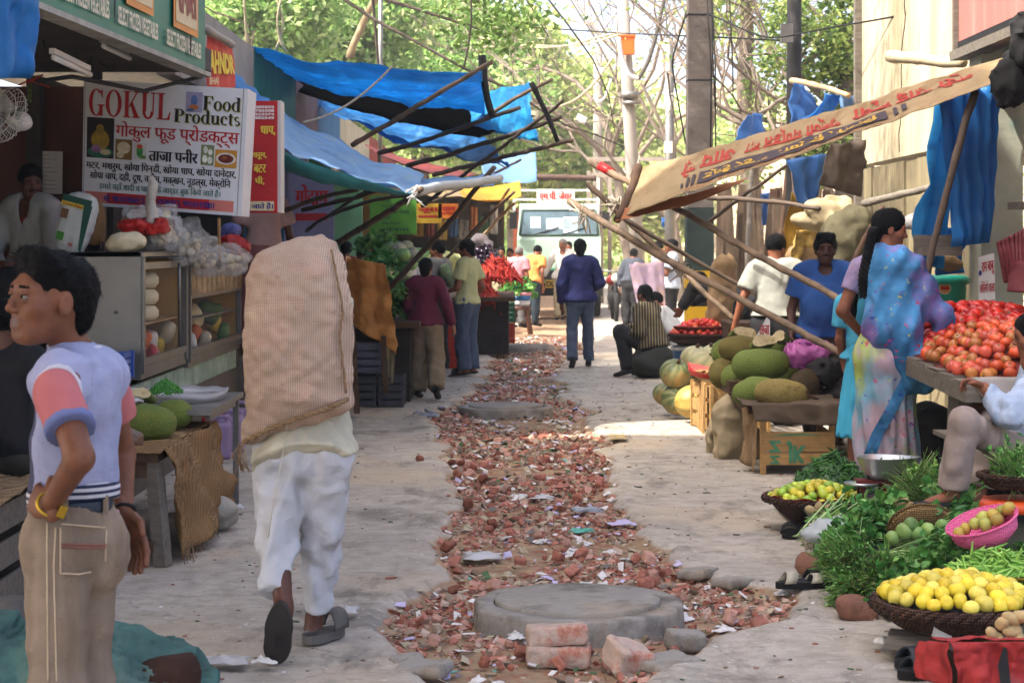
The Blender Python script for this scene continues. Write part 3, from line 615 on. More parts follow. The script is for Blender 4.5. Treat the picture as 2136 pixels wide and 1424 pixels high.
brick(1310,1372,.01,(.16,.15,.11),(.3,.2,.5),BR[3],'broken pale brick block right of the two stacked bricks',3)
brick(1430,1335,.0,(.16,.1,.08),(.1,.1,.3),CONC,'grey concrete lump at the right edge of the trench',4)
brick(876,957,.02,(.05,.05,.05),(.3,.2,.5),BR[1],'small dark red brick bit lying alone on the pavement left of the trench',5)
for(px,py,s_)in((885,1395,.2),(848,1380,.13),(1395,1385,.22),(1455,1195,.2),(1530,1215,.18)):
 brick(px,py,-.01,(s_,s_*.8,.05),(.08,-.05,.6+px),CONC,{885:'flat broken slab of concrete at the lower left edge of the trench',848:'small cracked concrete slab left of the brick rubble',1395:'broken concrete slab at the lower right edge of the trench',1455:'cracked concrete edge piece right of the near manhole',1530:'loose concrete piece near the black and grey sandal'}[px],px)
def scrap(name,px,py,sx,sy,mat,label,seed=0,h=.05,cat='litter',group=None):
 c=G(px,py,0);c[2]=float(gz(c[0],c[1]));n=12;u,v=np.meshgrid(np.linspace(-.5,.5,n),np.linspace(-.5,.5,n));p=np.stack([u*4+seed*3.7,v*4,u*0+seed],-1)
 rr=1-.45*vnoise(p*.6+9);X=np.stack([c[0]+u*sx*rr+.3*sx*(vnoise(p+5)-.5),c[1]+v*sy*rr*1.3+.4*sy*(vnoise(p+7)-.5),c[2]+.03+h*vnoise(p*1.3)*(1-2*np.maximum(abs(u),abs(v))*.8)],-1)
 mb=MB();mb.grid(X);return tag(mb.build(name,mat,solid=.0015),label,cat,group)
PLW=M('plastic_white','#c2bfbb',.35,.06,5,.2,12,tl=.2);PLS=M('plastic_silver','#7d7f84',.25,.5,14,.5,20);PAP=M('paper_white','#c9c6c0',.8,.06,5,.1)
for q in((1125,1030,.2,.16,PLW,'white plastic bag crumpled in the middle of the rubble'),(1005,1150,.3,.22,PLW,'large dirty white plastic sheet on the left of the rubble'),(1215,1100,.16,.12,LT[5],'turquoise plastic wrapper lying in the trench'),(1230,1058,.26,.16,PLS,'grey and black striped wrapper on the right of the trench'),
(1290,920,.2,.3,M('straw','#a8946a',.9,.3,30),'tuft of straw at the right edge of the trench'),(725,1290,.13,.12,PLW,'shredded white plastic scrap right of the porter'),(1075,1322,.09,.09,PAP,'white paper scrap in front of the near manhole'),(553,1397,.11,.05,PAP,'folded white paper piece below the porter\'s raised foot'),(470,1392,.22,.12,PLW,'torn grey plastic strip near the green tarpaulin bundle'),
(500,1070,.08,.06,PAP,'small white paper beside the metal table leg'),(1840,1356,.09,.05,PAP,'white paper scrap in front of the lemon basket'),(1300,1085,.2,.1,LT[1],'lilac paper strips at the right edge of the rubble')):
 scrap('litter_piece',*q[:6],seed=q[1]*.37)
o=scrap('crumpled_bag',885,862,.3,.3,PLS,'crumpled silver and black plastic bag lying left of the second manhole',3,.13,'bag')
pp=trench_pts(150,6.8,33,1.0,.4);base=[]
for k in range(4):
 m=LT[(0,1,2,0)[k]];o=scrap('paper_scrap',1100,1000,.1,.09,m,'crumpled pale paper scrap on the brick rubble',k*2.3,.045,'litter','paper scraps on the rubble');base.append(o)
for k,(x,y)in enumerate(pp):
 o=base[k%4];L_=(x,y,float(gz(x,y))+.012);sc=.4+.9*RNG.random()**1.6
 if k<4:o.location=L_
 else:dup(o,L_,(RNG.normal(0,.2),RNG.normal(0,.2),RNG.uniform(0,6)),sc)
 # foliage
def leaf_mats(n,*cols,tl=.45):return[M(f'leaf_{n}_{i}',c,.55,.25,3,0,tl=tl,spec=.25)for i,c in enumerate(cols)]
def leaf_soup(cent,size,nm,rg,up=.25,asp=.5):
 n=len(cent);d=rg.normal(size=(n,3));d[:,2]*=.7;d/=np.linalg.norm(d,axis=1)[:,None];r_=rg.normal(size=(n,3));r_[:,2]+=up
 e=np.cross(d,r_);e/=np.linalg.norm(e,axis=1)[:,None]+1e-9;s_=size*rg.uniform(.6,1.35,n)[:,None];nn=np.cross(d,e)
 V=np.stack([cent-d*s_,cent+e*s_*asp+nn*s_*.12,cent+d*s_,cent-e*s_*asp+nn*s_*.12],1).reshape(-1,3)
 return V,np.arange(4*n).reshape(-1,4),rg.integers(0,nm,n)
def clump_pts(rg,c,r,nclump,per,spread,shell=.6):
 u=rg.normal(size=(nclump,3));u/=np.linalg.norm(u,axis=1)[:,None];cc=np.asarray(c)+u*np.asarray(r)*(shell+(1-shell)*rg.random((nclump,1)))
 k=rg.integers(int(per*.4),int(per*1.5),nclump);pts=np.repeat(cc,k,0);return pts+rg.normal(size=pts.shape)*spread*A((1,1,.6))
def branchy(mb,a,d,L,r,rg,depth,spread=.55,up=.1,segs=5,out=None,n=5,minr=.008):
 pts=[np.asarray(a,float)];d=nrm(d)
 for i in range(segs):d=nrm(d+rg.normal(0,.13,3)+V3(0,0,up*.3));pts.append(pts[-1]+d*L/segs)
 mb.tube(pts,np.linspace(r,r*.62,len(pts)),n if r>.03 else 4,cap=False)
 if depth<=0:
  if out is not None:out+=pts[2:]
  return
 for k in range(rg.integers(2,4)):
  i=rg.integers(2,len(pts));nd=nrm(d+rg.normal(0,spread,3)+V3(0,0,up));branchy(mb,pts[i]if k else pts[-1],nd,L*rg.uniform(.55,.8),max(r*.55,minr),rg,depth-1,spread,up,max(3,segs-1),out,n,minr)
def tree(label,base,h,crowns,lsize,lm,seed,trunk_r=.2,per=60,spread=.5,bark=None,lean=(0,0),group=None,name='tree',depth=2,tipleaves=0,asp=.5,L0=None,nb=None):
 rg=np.random.default_rng(seed);base=np.asarray(base,float);t=thing(name,label,'tree',base,group);mb=MB();top=base+V3(lean[0],lean[1],h);n=7
 pts=[base+(top-base)*i/n+rg.normal(0,.05*h/6,3)*(0<i)for i in range(n+1)];pts[0]=base;mb.tube(pts,np.linspace(trunk_r,trunk_r*.6,n+1),10,cap=False);tips=[]
 targets=[np.asarray(c)for c,r,k in crowns]if crowns else[]
 for c in targets:
  d=c-top;st=pts[rg.integers(max(2,n-3),n+1)];m1=st*.5+c*.5+rg.normal(0,.25,3);mb.tube([st,st*.75+m1*.25+rg.normal(0,.05,3),m1,c],[trunk_r*.45,trunk_r*.38,trunk_r*.25,trunk_r*.1],6,cap=False)
  for k in range(2):branchy(mb,m1,c-m1+rg.normal(0,.8,3),np.linalg.norm(c-m1)*1.1,trunk_r*.18,rg,1,.6)
 for k in range(nb or 0):
  a=6.28*k/nb+rg.random();branchy(mb,pts[rg.integers(3,n+1)],(math.cos(a)*.8,math.sin(a)*.5,rg.uniform(.5,1.2)),(L0 or h*.5)*rg.uniform(.7,1.2),trunk_r*.42,rg,depth,.5,.08,6,tips)
 mb.build('trunk',bark or BARK,t);P_=[clump_pts(rg,c,r,k,per,spread)for c,r,k in crowns]
 if tipleaves and tips:tp=A(tips);P_.append(tp[rg.integers(0,len(tp),tipleaves)]+rg.normal(0,spread,(tipleaves,3)))
 if P_:
  pts=np.concatenate(P_);v,q,m=leaf_soup(pts,lsize,len(lm),rg,asp=asp);fast_mesh('crown',v,q,lm,m,t)
 return t
BARK=M('bark','#6b5f52',.9,.35,6,.8,20);BARKP=M('bark_pale','#75695c',.9,.3,6,.8,20)
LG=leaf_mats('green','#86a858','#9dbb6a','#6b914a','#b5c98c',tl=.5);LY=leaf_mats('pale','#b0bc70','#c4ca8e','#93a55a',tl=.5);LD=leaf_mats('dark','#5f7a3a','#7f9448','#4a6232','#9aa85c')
def TP(px,py,Y):return tuple(P(px,py,Y))
SB=lambda Y,r:r*Y/F
for k,(px,Y,cr,lb,lm)in enumerate((
(470,46,[(430,60,150,120),(560,20,120,90),(500,160,120,80)],'bright green tree behind the concrete roof band, above the red banner',LG),
(700,52,[(620,90,140,110),(740,30,140,100),(700,190,130,90),(590,230,120,70)],'bright green leafy tree above the blue tarpaulins, left of the thin grey pole',LG),
(880,56,[(850,60,130,110),(930,150,130,100),(830,210,120,80),(1000,230,100,90)],'bright green leafy tree above the blue tarpaulins, right of the thin grey pole',LG),
(1070,64,[(1050,130,110,110),(1090,270,110,100),(1010,330,110,80),(1130,350,110,70)],'yellow-green tree behind the blue awning tips and the bare branches',LY+LG[:1]),
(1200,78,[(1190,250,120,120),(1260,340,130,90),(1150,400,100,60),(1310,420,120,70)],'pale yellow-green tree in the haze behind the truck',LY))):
 tree(lb,(P(px,505,Y)[0],Y,0),4.0,[(TP(x,y,Y+RNG.uniform(-3,3)),(SB(Y,rx),SB(Y,rx),SB(Y,ry)),60)for x,y,rx,ry in cr],.115*Y/50,lm,20+k,.28,230,.44*Y/50,group='sunlit trees beyond the left row of shops')
tree('bare pale tree with spreading leafless branches above the truck',(P(1330,505,50)[0],50,0),4.5,[],.09,LY,41,.17,60,.5,BARKP,(-.8,0),None,'bare_tree',4,800,L0=4.2,nb=6)
tree('bare grey tree with thin twigs right of the orange box pole',(P(1420,505,44)[0],44,.3),4,[],.08,LY,42,.13,60,.5,BARKP,(-.3,0),None,'bare_tree',4,500,L0=3.4,nb=7)
tree('leaning bare tree with a dark trunk behind the cream wall',(P(1700,505,30)[0],30,0),5.0,[],.05,LD,43,.16,60,.5,BARK,(1.0,0),None,'bare_tree',3,700,L0=2.6,nb=6)
tree('bare tree with tangled grey twigs on the dry bank',(P(1580,505,40)[0],40,1.5),3.5,[],.06,LY,44,.12,60,.5,BARKP,(0,0),None,'bare_tree',4,400,L0=3.0,nb=8)
tree('bushy dark-leaved tree behind the leaning bamboo and blue rags',(P(1560,505,34)[0],34,.6),5.4,[(TP(1560,40,34),(.9,.8,.7),15),(TP(1510,10,33),(.5,.7,.4),8),(TP(1620,200,34),(.5,.5,.9),12),(TP(1560,330,34),(.5,.4,.6),8)],.06,LD+LY[:1],45,.2,60,.22,BARK)
tree('dark-leaved drooping tree hanging beside the cream wall',(P(1765,505,26)[0],26,0),4.6,[(TP(1690,80,26),(.6,.6,.8),26),(TP(1760,60,26),(.4,.4,.7),26),(TP(1740,230,26),(.35,.3,.9),26),(TP(1700,330,26),(.3,.3,.5),10)],.05,LD,46,.18,60,.16,BARK)
tree('large tree whose leafy twigs hang into the top of the view above the street',(-7.5,27,0),8.2,[((-5,19,8.8),(2.4,2.6,1.3),70),((-5.5,23,9.2),(2.5,2.6,1.4),80),((-4,27,9.4),(2.5,2.6,1.3),80),((-2,22,9),(2.4,2.6,1.2),60),((-2,18,8.8),(2,2.6,1.2),50),((-7,28,9.5),(2.6,3,1.6),70),  # unseen high crowns added to this tree to shade the street
(TP(1010,15,24),(.5,.5,.45),9),(TP(1060,80,24),(.2,.3,.35),4)],.055,LD[:2]+LG[:2],47,.15,90,.3,BARK,(2.5,-3),name='street_tree')
bx=np.linspace(4.6,40,50);by=np.linspace(24,110,60);BX,BY=np.meshgrid(bx,by);BZ=9*sst(5.0,16,BX+.6*(fbm(np.stack([BX*.3,BY*.3,BX*0],-1))-.5)*6)+.8*(fbm(np.stack([BX,BY,BX*0],-1)*.5,3)-.5)-.5
n1,n2=BX.shape;ii=(np.arange(n1-1)[:,None]*n2+np.arange(n2-1)[None]).ravel()
o=fast_mesh('bank',np.stack([BX,BY,BZ],-1).reshape(-1,3),np.stack([ii,ii+1,ii+n2+1,ii+n2],1),M('dry_bank','#9d8b70',.95,.3,1.2,.8,4,kind='stain',k=2.2,col2='#6e6350',thr=.5),smooth=True);o['kind']='structure'
hx=np.linspace(-90,90,60);HX,HYv=np.meshgrid(hx,[120,135,150]);HZ=np.array([[0],[9],[12]])*(.7+.6*vnoise(np.stack([HX*.06,HYv*0,HX*0],-1)));n1,n2=HX.shape;ii=(np.arange(n1-1)[:,None]*n2+np.arange(n2-1)[None]).ravel()
o=fast_mesh('far_hill',np.stack([HX,HYv,HZ],-1).reshape(-1,3),np.stack([ii,ii+1,ii+n2+1,ii+n2],1),M('far_green','#8f9a68',.95,.35,.4,0),smooth=True);o['kind']='structure'
rg=np.random.default_rng(77);cp=[]
for k in range(170):
 x=rg.uniform(-26,30);y=rg.uniform(84,118);cp.append(clump_pts(rg,(x,y,rg.uniform(.5,6.5)),(2.2,2.2,2.0),7,30,.8))
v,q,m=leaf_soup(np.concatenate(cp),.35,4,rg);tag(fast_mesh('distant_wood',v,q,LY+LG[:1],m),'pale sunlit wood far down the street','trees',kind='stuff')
rg=np.random.default_rng(78);cp=[];mb=MB()
for k in range(260):
 y=rg.uniform(27,60);x=rg.uniform(5.2,15);z=9*float(sst(5.0,16,A(x)))-.4;branchy(mb,(x,y,z),(rg.normal(0,.5),rg.normal(0,.3),1),rg.uniform(.6,1.5),.014,rg,2,.6,.1,4,None,4,.006)
 if k%3==0:cp.append(clump_pts(rg,(x,y,z+.6),(.6,.6,.5),4,14,.2))
mb.build('dry_scrub',BARKP);o=bpy.context.scene.objects['dry_scrub'];tag(o,'tangle of dry leafless scrub covering the tan bank','scrub',kind='stuff')
v,q,m=leaf_soup(np.concatenate(cp),.06,3,rg);tag(fast_mesh('bank_leaves',v,q,LY,m),'sparse yellow-green leaves among the dry scrub','scrub',kind='stuff')
# shared object materials
WOODD=M('wood_dark','#4a3524',.8,.25,5,.3,20,kind='wood',axis=1,k=1);WOODP=M('wood_pale','#a07c50',.8,.2,5,.4,20,kind='wood',axis=0,k=1.2)
WOODG=M('wood_grey','#6f675c',.9,.2,5,.5,20,kind='wood',axis=0,k=1.2);BAMB=M('bamboo','#6e5b47',.65,.25,4,.4,25,kind='stain',k=5,col2='#4a3b2e',thr=.48)
BAMD=M('bamboo_dark','#4f4236',.7,.25,4,.3,25);STEEL=M('steel','#6c6c6a',.36,.2,3,.05,20,metal=.8);STEELD=M('steel_dull','#77746e',.45,.3,3,.1,20,metal=.6)
WHITE=M('white_paint','#b9b7b2',.6,.06,3,.05,10,kind='stain',k=3,col2='#9a958b',thr=.6);BLACK=M('black_matte','#151414',.8,.2,5,.1);RED=M('red_paint','#a3181a',.5,.12,3,.05)
BURL=M('burlap','#8d7352',.95,.15,5,.5,kind='weave',k=30,col2='#6b5438',crease=.6);BLUE=M('tarp_blue','#38a8dc',.45,.2,2.5,.2,12,tl=.55,kind='streak',axis=0,k=.8,col2='#2888c4',thr=.5,crease=.35,cs=6)
BLUED=M('tarp_deep_blue','#2c80c4',.45,.2,2.5,.2,12,tl=.5,kind='streak',axis=2,k=.8,col2='#5a9cd0',thr=.52,crease=.35,cs=6);BLUEP=M('tarp_pale_blue','#7fa4cc',.5,.12,2.5,.1,12,tl=.35,kind='stain',k=4,col2='#8fa8bd',thr=.5,col3='#5a7fae',crease=.35,cs=6)
YEL=M('tarp_yellow','#d9a832',.6,.12,3,.1,tl=.35);DKG=M('dark_green_paint','#12493a',.5,.2,4,.05);INK=M('ink_black','#0d0d10',.6,.05,5,0);INKR=M('ink_red','#a01c1e',.5,.06,5,0);INKG=M('ink_green','#1d5a4a',.5,.05,5,0);INKB=M('ink_blue','#22226e',.5,.05,5,0)
CREAM=M('cream_paint','#c3b48e',.6,.08,5,0);YINK=M('ink_yellow','#c9b43a',.5,.08,5,0);GLASS=M('glass','#8d9694',.05,0,1,0,spec=.5,alpha=.08)
# left shops
t=thing('shop_building','dark food shop at the left with a green signboard overhead and a plinth','shop',(-4,12,0))
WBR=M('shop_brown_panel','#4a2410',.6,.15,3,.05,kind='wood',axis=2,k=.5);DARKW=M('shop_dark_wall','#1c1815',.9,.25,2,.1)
mb=MB();mb.box((-4.3,13.2,.36),(3.7,9.6,.72));mb.box((-2.3,17.75,.31),(.5,1.3,.62));mb.build('plinth',M('plinth','#58524a',.9,.25,3,.4),t)
mb=MB();mb.box((-4.75,14.6,1.78),(3.3,.1,2.1));mb.build('partition_wall',WBR,t)
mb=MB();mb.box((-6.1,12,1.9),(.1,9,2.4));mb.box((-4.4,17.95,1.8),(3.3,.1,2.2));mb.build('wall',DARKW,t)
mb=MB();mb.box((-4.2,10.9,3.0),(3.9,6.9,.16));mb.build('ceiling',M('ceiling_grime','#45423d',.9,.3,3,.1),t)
mb=MB();mb.box((-5.4,3.6,7.3),(5.4,18.6,7.6));mb.box((-5.2,16.5,7.5),(5.0,1.2,7.0));mb.build('shade_block',M('upper_wall','#9b8f7c',.9,.2,1,.1),t)  # unseen blocks added to shade the street; their gap lets a sun strip through
for x in(-3.14,-3.95):mb=MB();mb.box((x,14.45,1.9),(.09,.09,2.3));mb.build('post',BLACK if x>-3.5 else DKG,t)
mb=MB()
for k in range(9):mb.box((-2.8+.0*k,14.66,1.0+.075*k),(.62,.02,.07))
mb.build('shutter',STEELD,t)
mb=MB()
ye=np.linspace(12.1,16.8,300);mb.grid(np.stack([np.stack([-2.43+.02*np.sin(ye*38),ye,0*ye+z],-1)for z in(.73,.56)]))
mb.build('plinth_edging',M('edging_green','#7f8f7c',.7,.3,6,.1),t)
for q in(((112,120,10.3),(188,156,11.0),'white fluorescent tube, the longer one nearer the camera under the canopy'),((216,96,11.2),(270,122,12),'shorter white fluorescent tube farther back under the canopy')):
 a,b=P(*q[0]),P(*q[1]);tt=thing('tube_light',q[2],'light',a);mb=MB();mb.tube([a,b],.016,10);mb.build('tube',M('tube_white','#c9c9c4',.3,.02,3,0),tt)
 mb=MB();mb.beam(a+V3(-.01,0,.035),b+V3(-.01,0,.035),.03,.03);mb.build('fitting',WHITE,tt)
mb=MB();mb.tube([P(80,170,10.6),P(150,160,11),P(300,190,12.4),P(420,160,13.1)],.014,6)
for k in range(16):
 a=V3(RNG.uniform(-3.3,-2.75),RNG.uniform(10,13),2.86);b=a+V3(RNG.normal(0,.12),RNG.normal(0,.5),0);tt=np.linspace(0,1,12)[:,None];mb.tube(a*(1-tt)+b*tt-V3(0,0,RNG.uniform(.02,.1))*4*tt*(1-tt),.005,4)
tag(mb.build('wiring',BLACK),'tangle of black wires under the green signboard canopy','wire')
GRN=M('sign_green','#1f6b55',.5,.12,3,.05,kind='stain',k=9,col2='#1a5646',thr=.62);OR=M('sign_orange','#c07c26',.5,.1,3,0)
bd=Board((-2.3,8.9,4.0),(-2.07,13.0,4.0),(-2.07,13.0,2.8),(-2.3,8.9,2.8));t=thing('signboard','green overhead signboard with white SELECT FROZEN VEGETABLES lettering','sign',(-2.2,11,2.8))
mb=MB();mb.beam((-2.36,8.9,3.4),(-2.13,13.0,3.4),.1,1.2);mb.build('panel',M('sign_green2','#1f6b55',.5,.12,3,.05),t)
mb=MB();mb.beam((-2.33,8.9,2.782),(-2.10,13.01,2.782),.12,.03);mb.beam((-2.13,13.02,4),(-2.13,13.02,2.77),.11,.03,up=(1,0,0));mb.build('frame',M('frame_white','#8f8d84',.8,.25,6,.2),t)
for(u0,u1)in((.43,.655),(.71,.945),(.17,.385)):mb=MB();bd.text(mb,'SELECT FROZEN VEGETABLES',u0,.862,u1,.945,0,.03,d=.012);mb.build('lettering',M('ink_cream','#c9c2a8',.6,.05,3,0),t)
for(u0,u1)in((.475,.63),(.755,.925),(.2,.34)):
 mb=MB();m2=MB();m3=MB();bd.rect(mb,u0,.42,u1,.835,0,.010);bd.rect(m2,u0+.012,.45,u1-.012,.8,0,.014);bd.text(m3,'सफल',u0+.02,.5,u1-.02,.75,0,.045,d=.018)
 mb.build('logo_border',OR,t);m2 .build('logo_field',CREAM,t);m3 .build('logo_lettering',M('ink_maroon','#7c2018',.5,.06,3,0),t)
mb=MB();bd.poly(mb,[(.40,.1),(.415,.12),(.425,.5),(.413,.95),(.405,.9),(.41,.5)],0,.013);bd.poly(mb,[(.86,.84),(.875,.84),(.872,.93),(.866,.96)],0,.013);mb.build('tear',BLACK,t)
bd=Board(P(428,62,15.2),P(480,88,15.6),P(490,182,15.6),P(428,190,15.2));t=thing('banner','faded red cloth banner with yellow letters between the green sign and the roof band','banner',P(455,190,15.4))
X=sheet(*bd.q,nu=16,nv=12,sag=.0,wr=.015,seed=3);mb=MB();mb.grid(X);mb.build('cloth',M('banner_red','#b5463c',.7,.12,3,.1,kind='streak',axis=2,k=1,col2='#c46a58',thr=.5),t)
mb=MB();bd.text(mb,'AHNDR',.0,.32,.9,.72,0,.05,d=.04);mb.build('lettering',YINK,t);mb=MB();bd.text(mb,'M.8373',.5,.08,.9,.16,0,.03,d=.04);mb.build('number_lettering',CREAM,t);mb=MB();bd.text(mb,'BHAI',.0,.78,.3,.9,0,.03,d=.04);mb.build('small_lettering',CREAM,t)
o=bamboo('pipe',P(425,58,15.0),P(484,96,15.5),.035,M('pipe_grey','#8a857b',.6,.15,5,.1),'grey pipe holding the top of the red banner',None,0,seed=4)
def serif(word,bold=1):
 V_,F_=[],[];x=0;lay=[0]
 def poly(pts):
  n=len(V_);lay[0]+=1;V_.extend([(x+p[0],p[1],lay[0]*1e-4)for p in pts]);F_.append(tuple(range(n,n+len(pts))))
 def rect(x0,y0,x1,y1):poly([(x0,y0),(x1,y0),(x1,y1),(x0,y1)])
 def arc(cx,cy,rx,ry,a0,a1,tk,th,n=14):
  a=np.radians(np.linspace(a0,a1,n));k=len(V_);lay[0]+=1
  for q in a:V_.append((x+cx+rx*math.cos(q),cy+ry*math.sin(q),lay[0]*1e-4));V_.append((x+cx+(rx-tk)*math.cos(q),cy+(ry-th)*math.sin(q),lay[0]*1e-4))
  F_.extend([(k+2*i,k+2*i+2,k+2*i+3,k+2*i+1)for i in range(n-1)])
 T_,h=.17,.05
 for ch in word:
  if ch=='G':arc(.33,.5,.33,.52,48,318,T_,h,20);rect(.46,.0,.62,.42);rect(.38,.38,.70,.43);poly([(.50,.9),(.58,.68),(.62,.68),(.60,1.0),(.57,1.0)]);wd=.74
  elif ch=='O':arc(.36,.5,.36,.52,0,360,T_,h,26);wd=.78
  elif ch=='K':rect(.08,0,.25,1);rect(0,0,.34,h);rect(0,1-h,.34,1);poly([(.25,.42),(.56,.96),(.63,.96),(.30,.38)]);poly([(.31,.52),(.42,.6),(.70,.03),(.5,.03)]);rect(.42,0,.76,h);rect(.46,1-h,.72,1);wd=.78
  elif ch=='U':rect(.08,.28,.25,1);rect(0,1-h,.34,1);arc(.33,.28,.25,.3,180,360,T_*.8,h+.03);rect(.52,.28,.58,1);rect(.43,1-h,.68,1);wd=.72
  elif ch=='L':rect(.08,0,.25,1);rect(0,0,.56,h);rect(0,1-h,.34,1);poly([(.46,h),(.56,h),(.60,.3),(.56,.3)]);wd=.64
  elif ch=='F':rect(.08,0,.27,1);rect(0,0,.36,h);rect(0,1-h,.60,1);poly([(.5,1-h),(.60,1-h),(.62,.72),(.58,.72)]);rect(.27,.5,.42,.55);rect(.40,.4,.44,.66);wd=.66
  elif ch=='P':rect(.08,0,.27,1);rect(0,0,.38,h);rect(0,1-h,.38,1);arc(.33,.74,.3,.26,-90,90,T_,h);rect(.27,.48,.34,.53);rect(.27,.95,.34,1);wd=.66
  elif ch=='o':arc(.25,.33,.25,.35,0,360,.14,h,22);wd=.54
  elif ch=='d':arc(.24,.33,.24,.35,60,300,.14,h,18);rect(.33,0,.49,1);rect(.25,1-h,.35,1);rect(.45,0,.56,h);wd=.58
  elif ch=='r':rect(.06,0,.21,.66);rect(0,0,.3,h);rect(0,.66-h,.1,.66);arc(.31,.5,.15,.17,40,170,.07,.06);arc(.37,.56,.07,.08,0,360,.06,.07);wd=.46
  elif ch=='u':rect(.06,.2,.21,.66);rect(0,.66-h,.1,.66);arc(.24,.2,.18,.22,180,330,.13,h+.02);rect(.36,0,.51,.66);rect(.28,.66-h,.4,.66);rect(.48,0,.58,h);wd=.6
  elif ch=='c':arc(.24,.33,.24,.35,50,310,.14,h,18);arc(.34,.5,.07,.08,0,360,.06,.07);wd=.46
  elif ch=='t':rect(.08,.12,.22,.84);rect(0,.6,.32,.66);arc(.2,.14,.12,.16,180,330,.1,.07);wd=.36
  elif ch=='s':arc(.17,.49,.16,.18,40,270,.1,.07);arc(.2,.17,.17,.19,-140,90,.1,.07);wd=.42
  x+=wd
 return A(V_),F_
def put_serif(bd,mb,word,u0,v0,u1,v1,vmax=1.0,d=.004):
 vv,f=serif(word);x=vv[:,0]/vv[:,0].max();y=vv[:,1]/vmax
 mb.add(bd.at(u0+x*(u1-u0),v1-y*(v1-v0))+bd.n*(d+vv[:,2])[:,None],f,0,False)
def picture(t,bd,name,u0,v0,u1,v1,bg,shapes,d=.003):
 """flat printed picture: coloured patches on a ground; shapes = (u, v, ru, rv, colour) in picture units"""
 mats=[M('print_'+bg.strip('#'),bg,.6,.12,14,0)];mb=MB();bd.rect(mb,u0,v0,u1,v1,0,d)
 for i,(u,v,ru,rv,c)in enumerate(shapes):
  m=M('print_'+c.strip('#'),c,.6,.3,22,0)
  if m not in mats:mats.append(m)
  bd.disc(mb,u0+u*(u1-u0),v0+v*(v1-v0),ru*(u1-u0),rv*(v1-v0),mats.index(m),d+.0012*(i+1),14)
 mb.build(name,mats,t)
bd=Board(P(175,165,13.7),P(518,186,13.45),P(503,451,13.4),P(171,427,13.65))
t=thing('signboard','white food shop signboard with big red GOKUL, black Food Products and Hindi writing','sign',P(340,440,13.5))
mb=MB();q=bd.q;bk=[p+V3(0,.42,0)for p in q];mb.add(q+bk,[(3,2,1,0),(4,5,6,7),(0,1,5,4),(1,2,6,5),(2,3,7,6),(3,0,4,7)],0,False);mb.build('box',M('sign_white','#c3c5c8',.5,.05,2,.02,kind='stain',k=5,col2='#b3b3b0',thr=.62),t)
mb=MB();bd.rect(mb,.972,.0,.976,1,0,.003);bd.rect(mb,.008,.0,.011,1,0,.003);mb.build('frame_line',STEELD,t)
mb=MB();put_serif(bd,mb,'GOKUL',.035,.075,.54,.285);mb.build('red_title',INKR,t)
mb=MB();put_serif(bd,mb,'Food',.733,.075,.963,.185);put_serif(bd,mb,'Products',.56,.19,.963,.295);mb.build('black_title',INK,t)
mb=MB();put_serif(bd,mb,'Food',.737,.081,.967,.191,d=.0025);put_serif(bd,mb,'Products',.564,.196,.967,.301,d=.0025);mb.build('title_shadow',M('ink_olive','#9a9340',.6,.05,3,0),t)
mb=MB();bd.text(mb,'गोकुल फूड प्रोडक्ट्स',.205,.315,.96,.475,0,.02);mb.build('red_hindi_line',INKR,t)
mb=MB();bd.text(mb,'ताजा पनीर',.415,.505,.715,.615,0,.035);bd.text(mb,'मटर, मशरुम, खोया पिन्डी, खोया धाप, खोया दानेदार,',.025,.635,.955,.725,0,.03)
bd.text(mb,'सोया चाप, दही, दूध, क्रीम, मक्खन, नूडल्स, मेक्रोनि',.05,.715,.925,.805,0,.03);mb.build('black_hindi_lines',INK,t)
mb=MB();bd.text(mb,'हमारे यहाँ शादी व पार्टी के आर्डर बुक किये जाते है।',.11,.805,.865,.88,0,.022);mb.build('green_hindi_line',INKG,t)
mb=MB();bd.rect(mb,.02,.888,.95,.975,0,.002);bd.rect(mb,.16,.889,.8,.974,1,.0028);mb.build('red_band',[M('band_pink','#b86a5e',.6,.25,1.5,0),RED],t)
mb=MB();bd.text(mb,'मो. 9810786012, 9811930452, 9910197001',.14,.898,.83,.968,0,.045,d=.005);mb.build('phone_numbers',INKB,t)
picture(t,bd,'figure_picture',.025,.3,.195,.62,'#1c1512',[(.5,.85,.48,.14,'#1f5a43'),(.5,.55,.34,.26,'#8c7422'),(.35,.78,.18,.1,'#7d5a80'),(.7,.85,.2,.07,'#a89a78'),(.5,.28,.15,.12,'#7a6420')])
picture(t,bd,'blue_picture',.63,.05,.73,.21,'#8a86a0',[(.5,.45,.2,.3,'#42608f'),(.5,.75,.3,.14,'#a0623a'),(.3,.9,.25,.06,'#33527a')])
picture(t,bd,'cheese_picture',.205,.46,.31,.62,'#6f5526',[(.5,.42,.4,.3,'#b8ac8c'),(.3,.78,.22,.16,'#c0b596')])
picture(t,bd,'packet_picture',.322,.48,.40,.61,'#b4b4b0',[(.45,.5,.26,.4,'#2f7a3c'),(.45,.22,.24,.14,'#b03a26'),(.7,.85,.3,.12,'#5d8a3a')])
picture(t,bd,'egg_picture',.735,.46,.815,.62,'#6f7a55',[(.35,.25,.17,.17,'#c0c2b4'),(.72,.35,.17,.15,'#bcbfb2'),(.32,.7,.2,.2,'#c0c2b4'),(.72,.75,.19,.18,'#bcbfb2')])
picture(t,bd,'dish_picture',.822,.49,.955,.63,'#b07c26',[(.5,.5,.46,.34,'#c3bfb4'),(.5,.5,.36,.25,'#5e1f12'),(.45,.45,.12,.08,'#8c4a22')])
bd=Board(P(520,214,14.9),P(580,214,14.9),P(578,443,14.9),P(516,443,14.9));t=thing('signboard','narrow red signboard with yellow Hindi words and white phone numbers, half behind the white sign','sign',P(550,443,15))
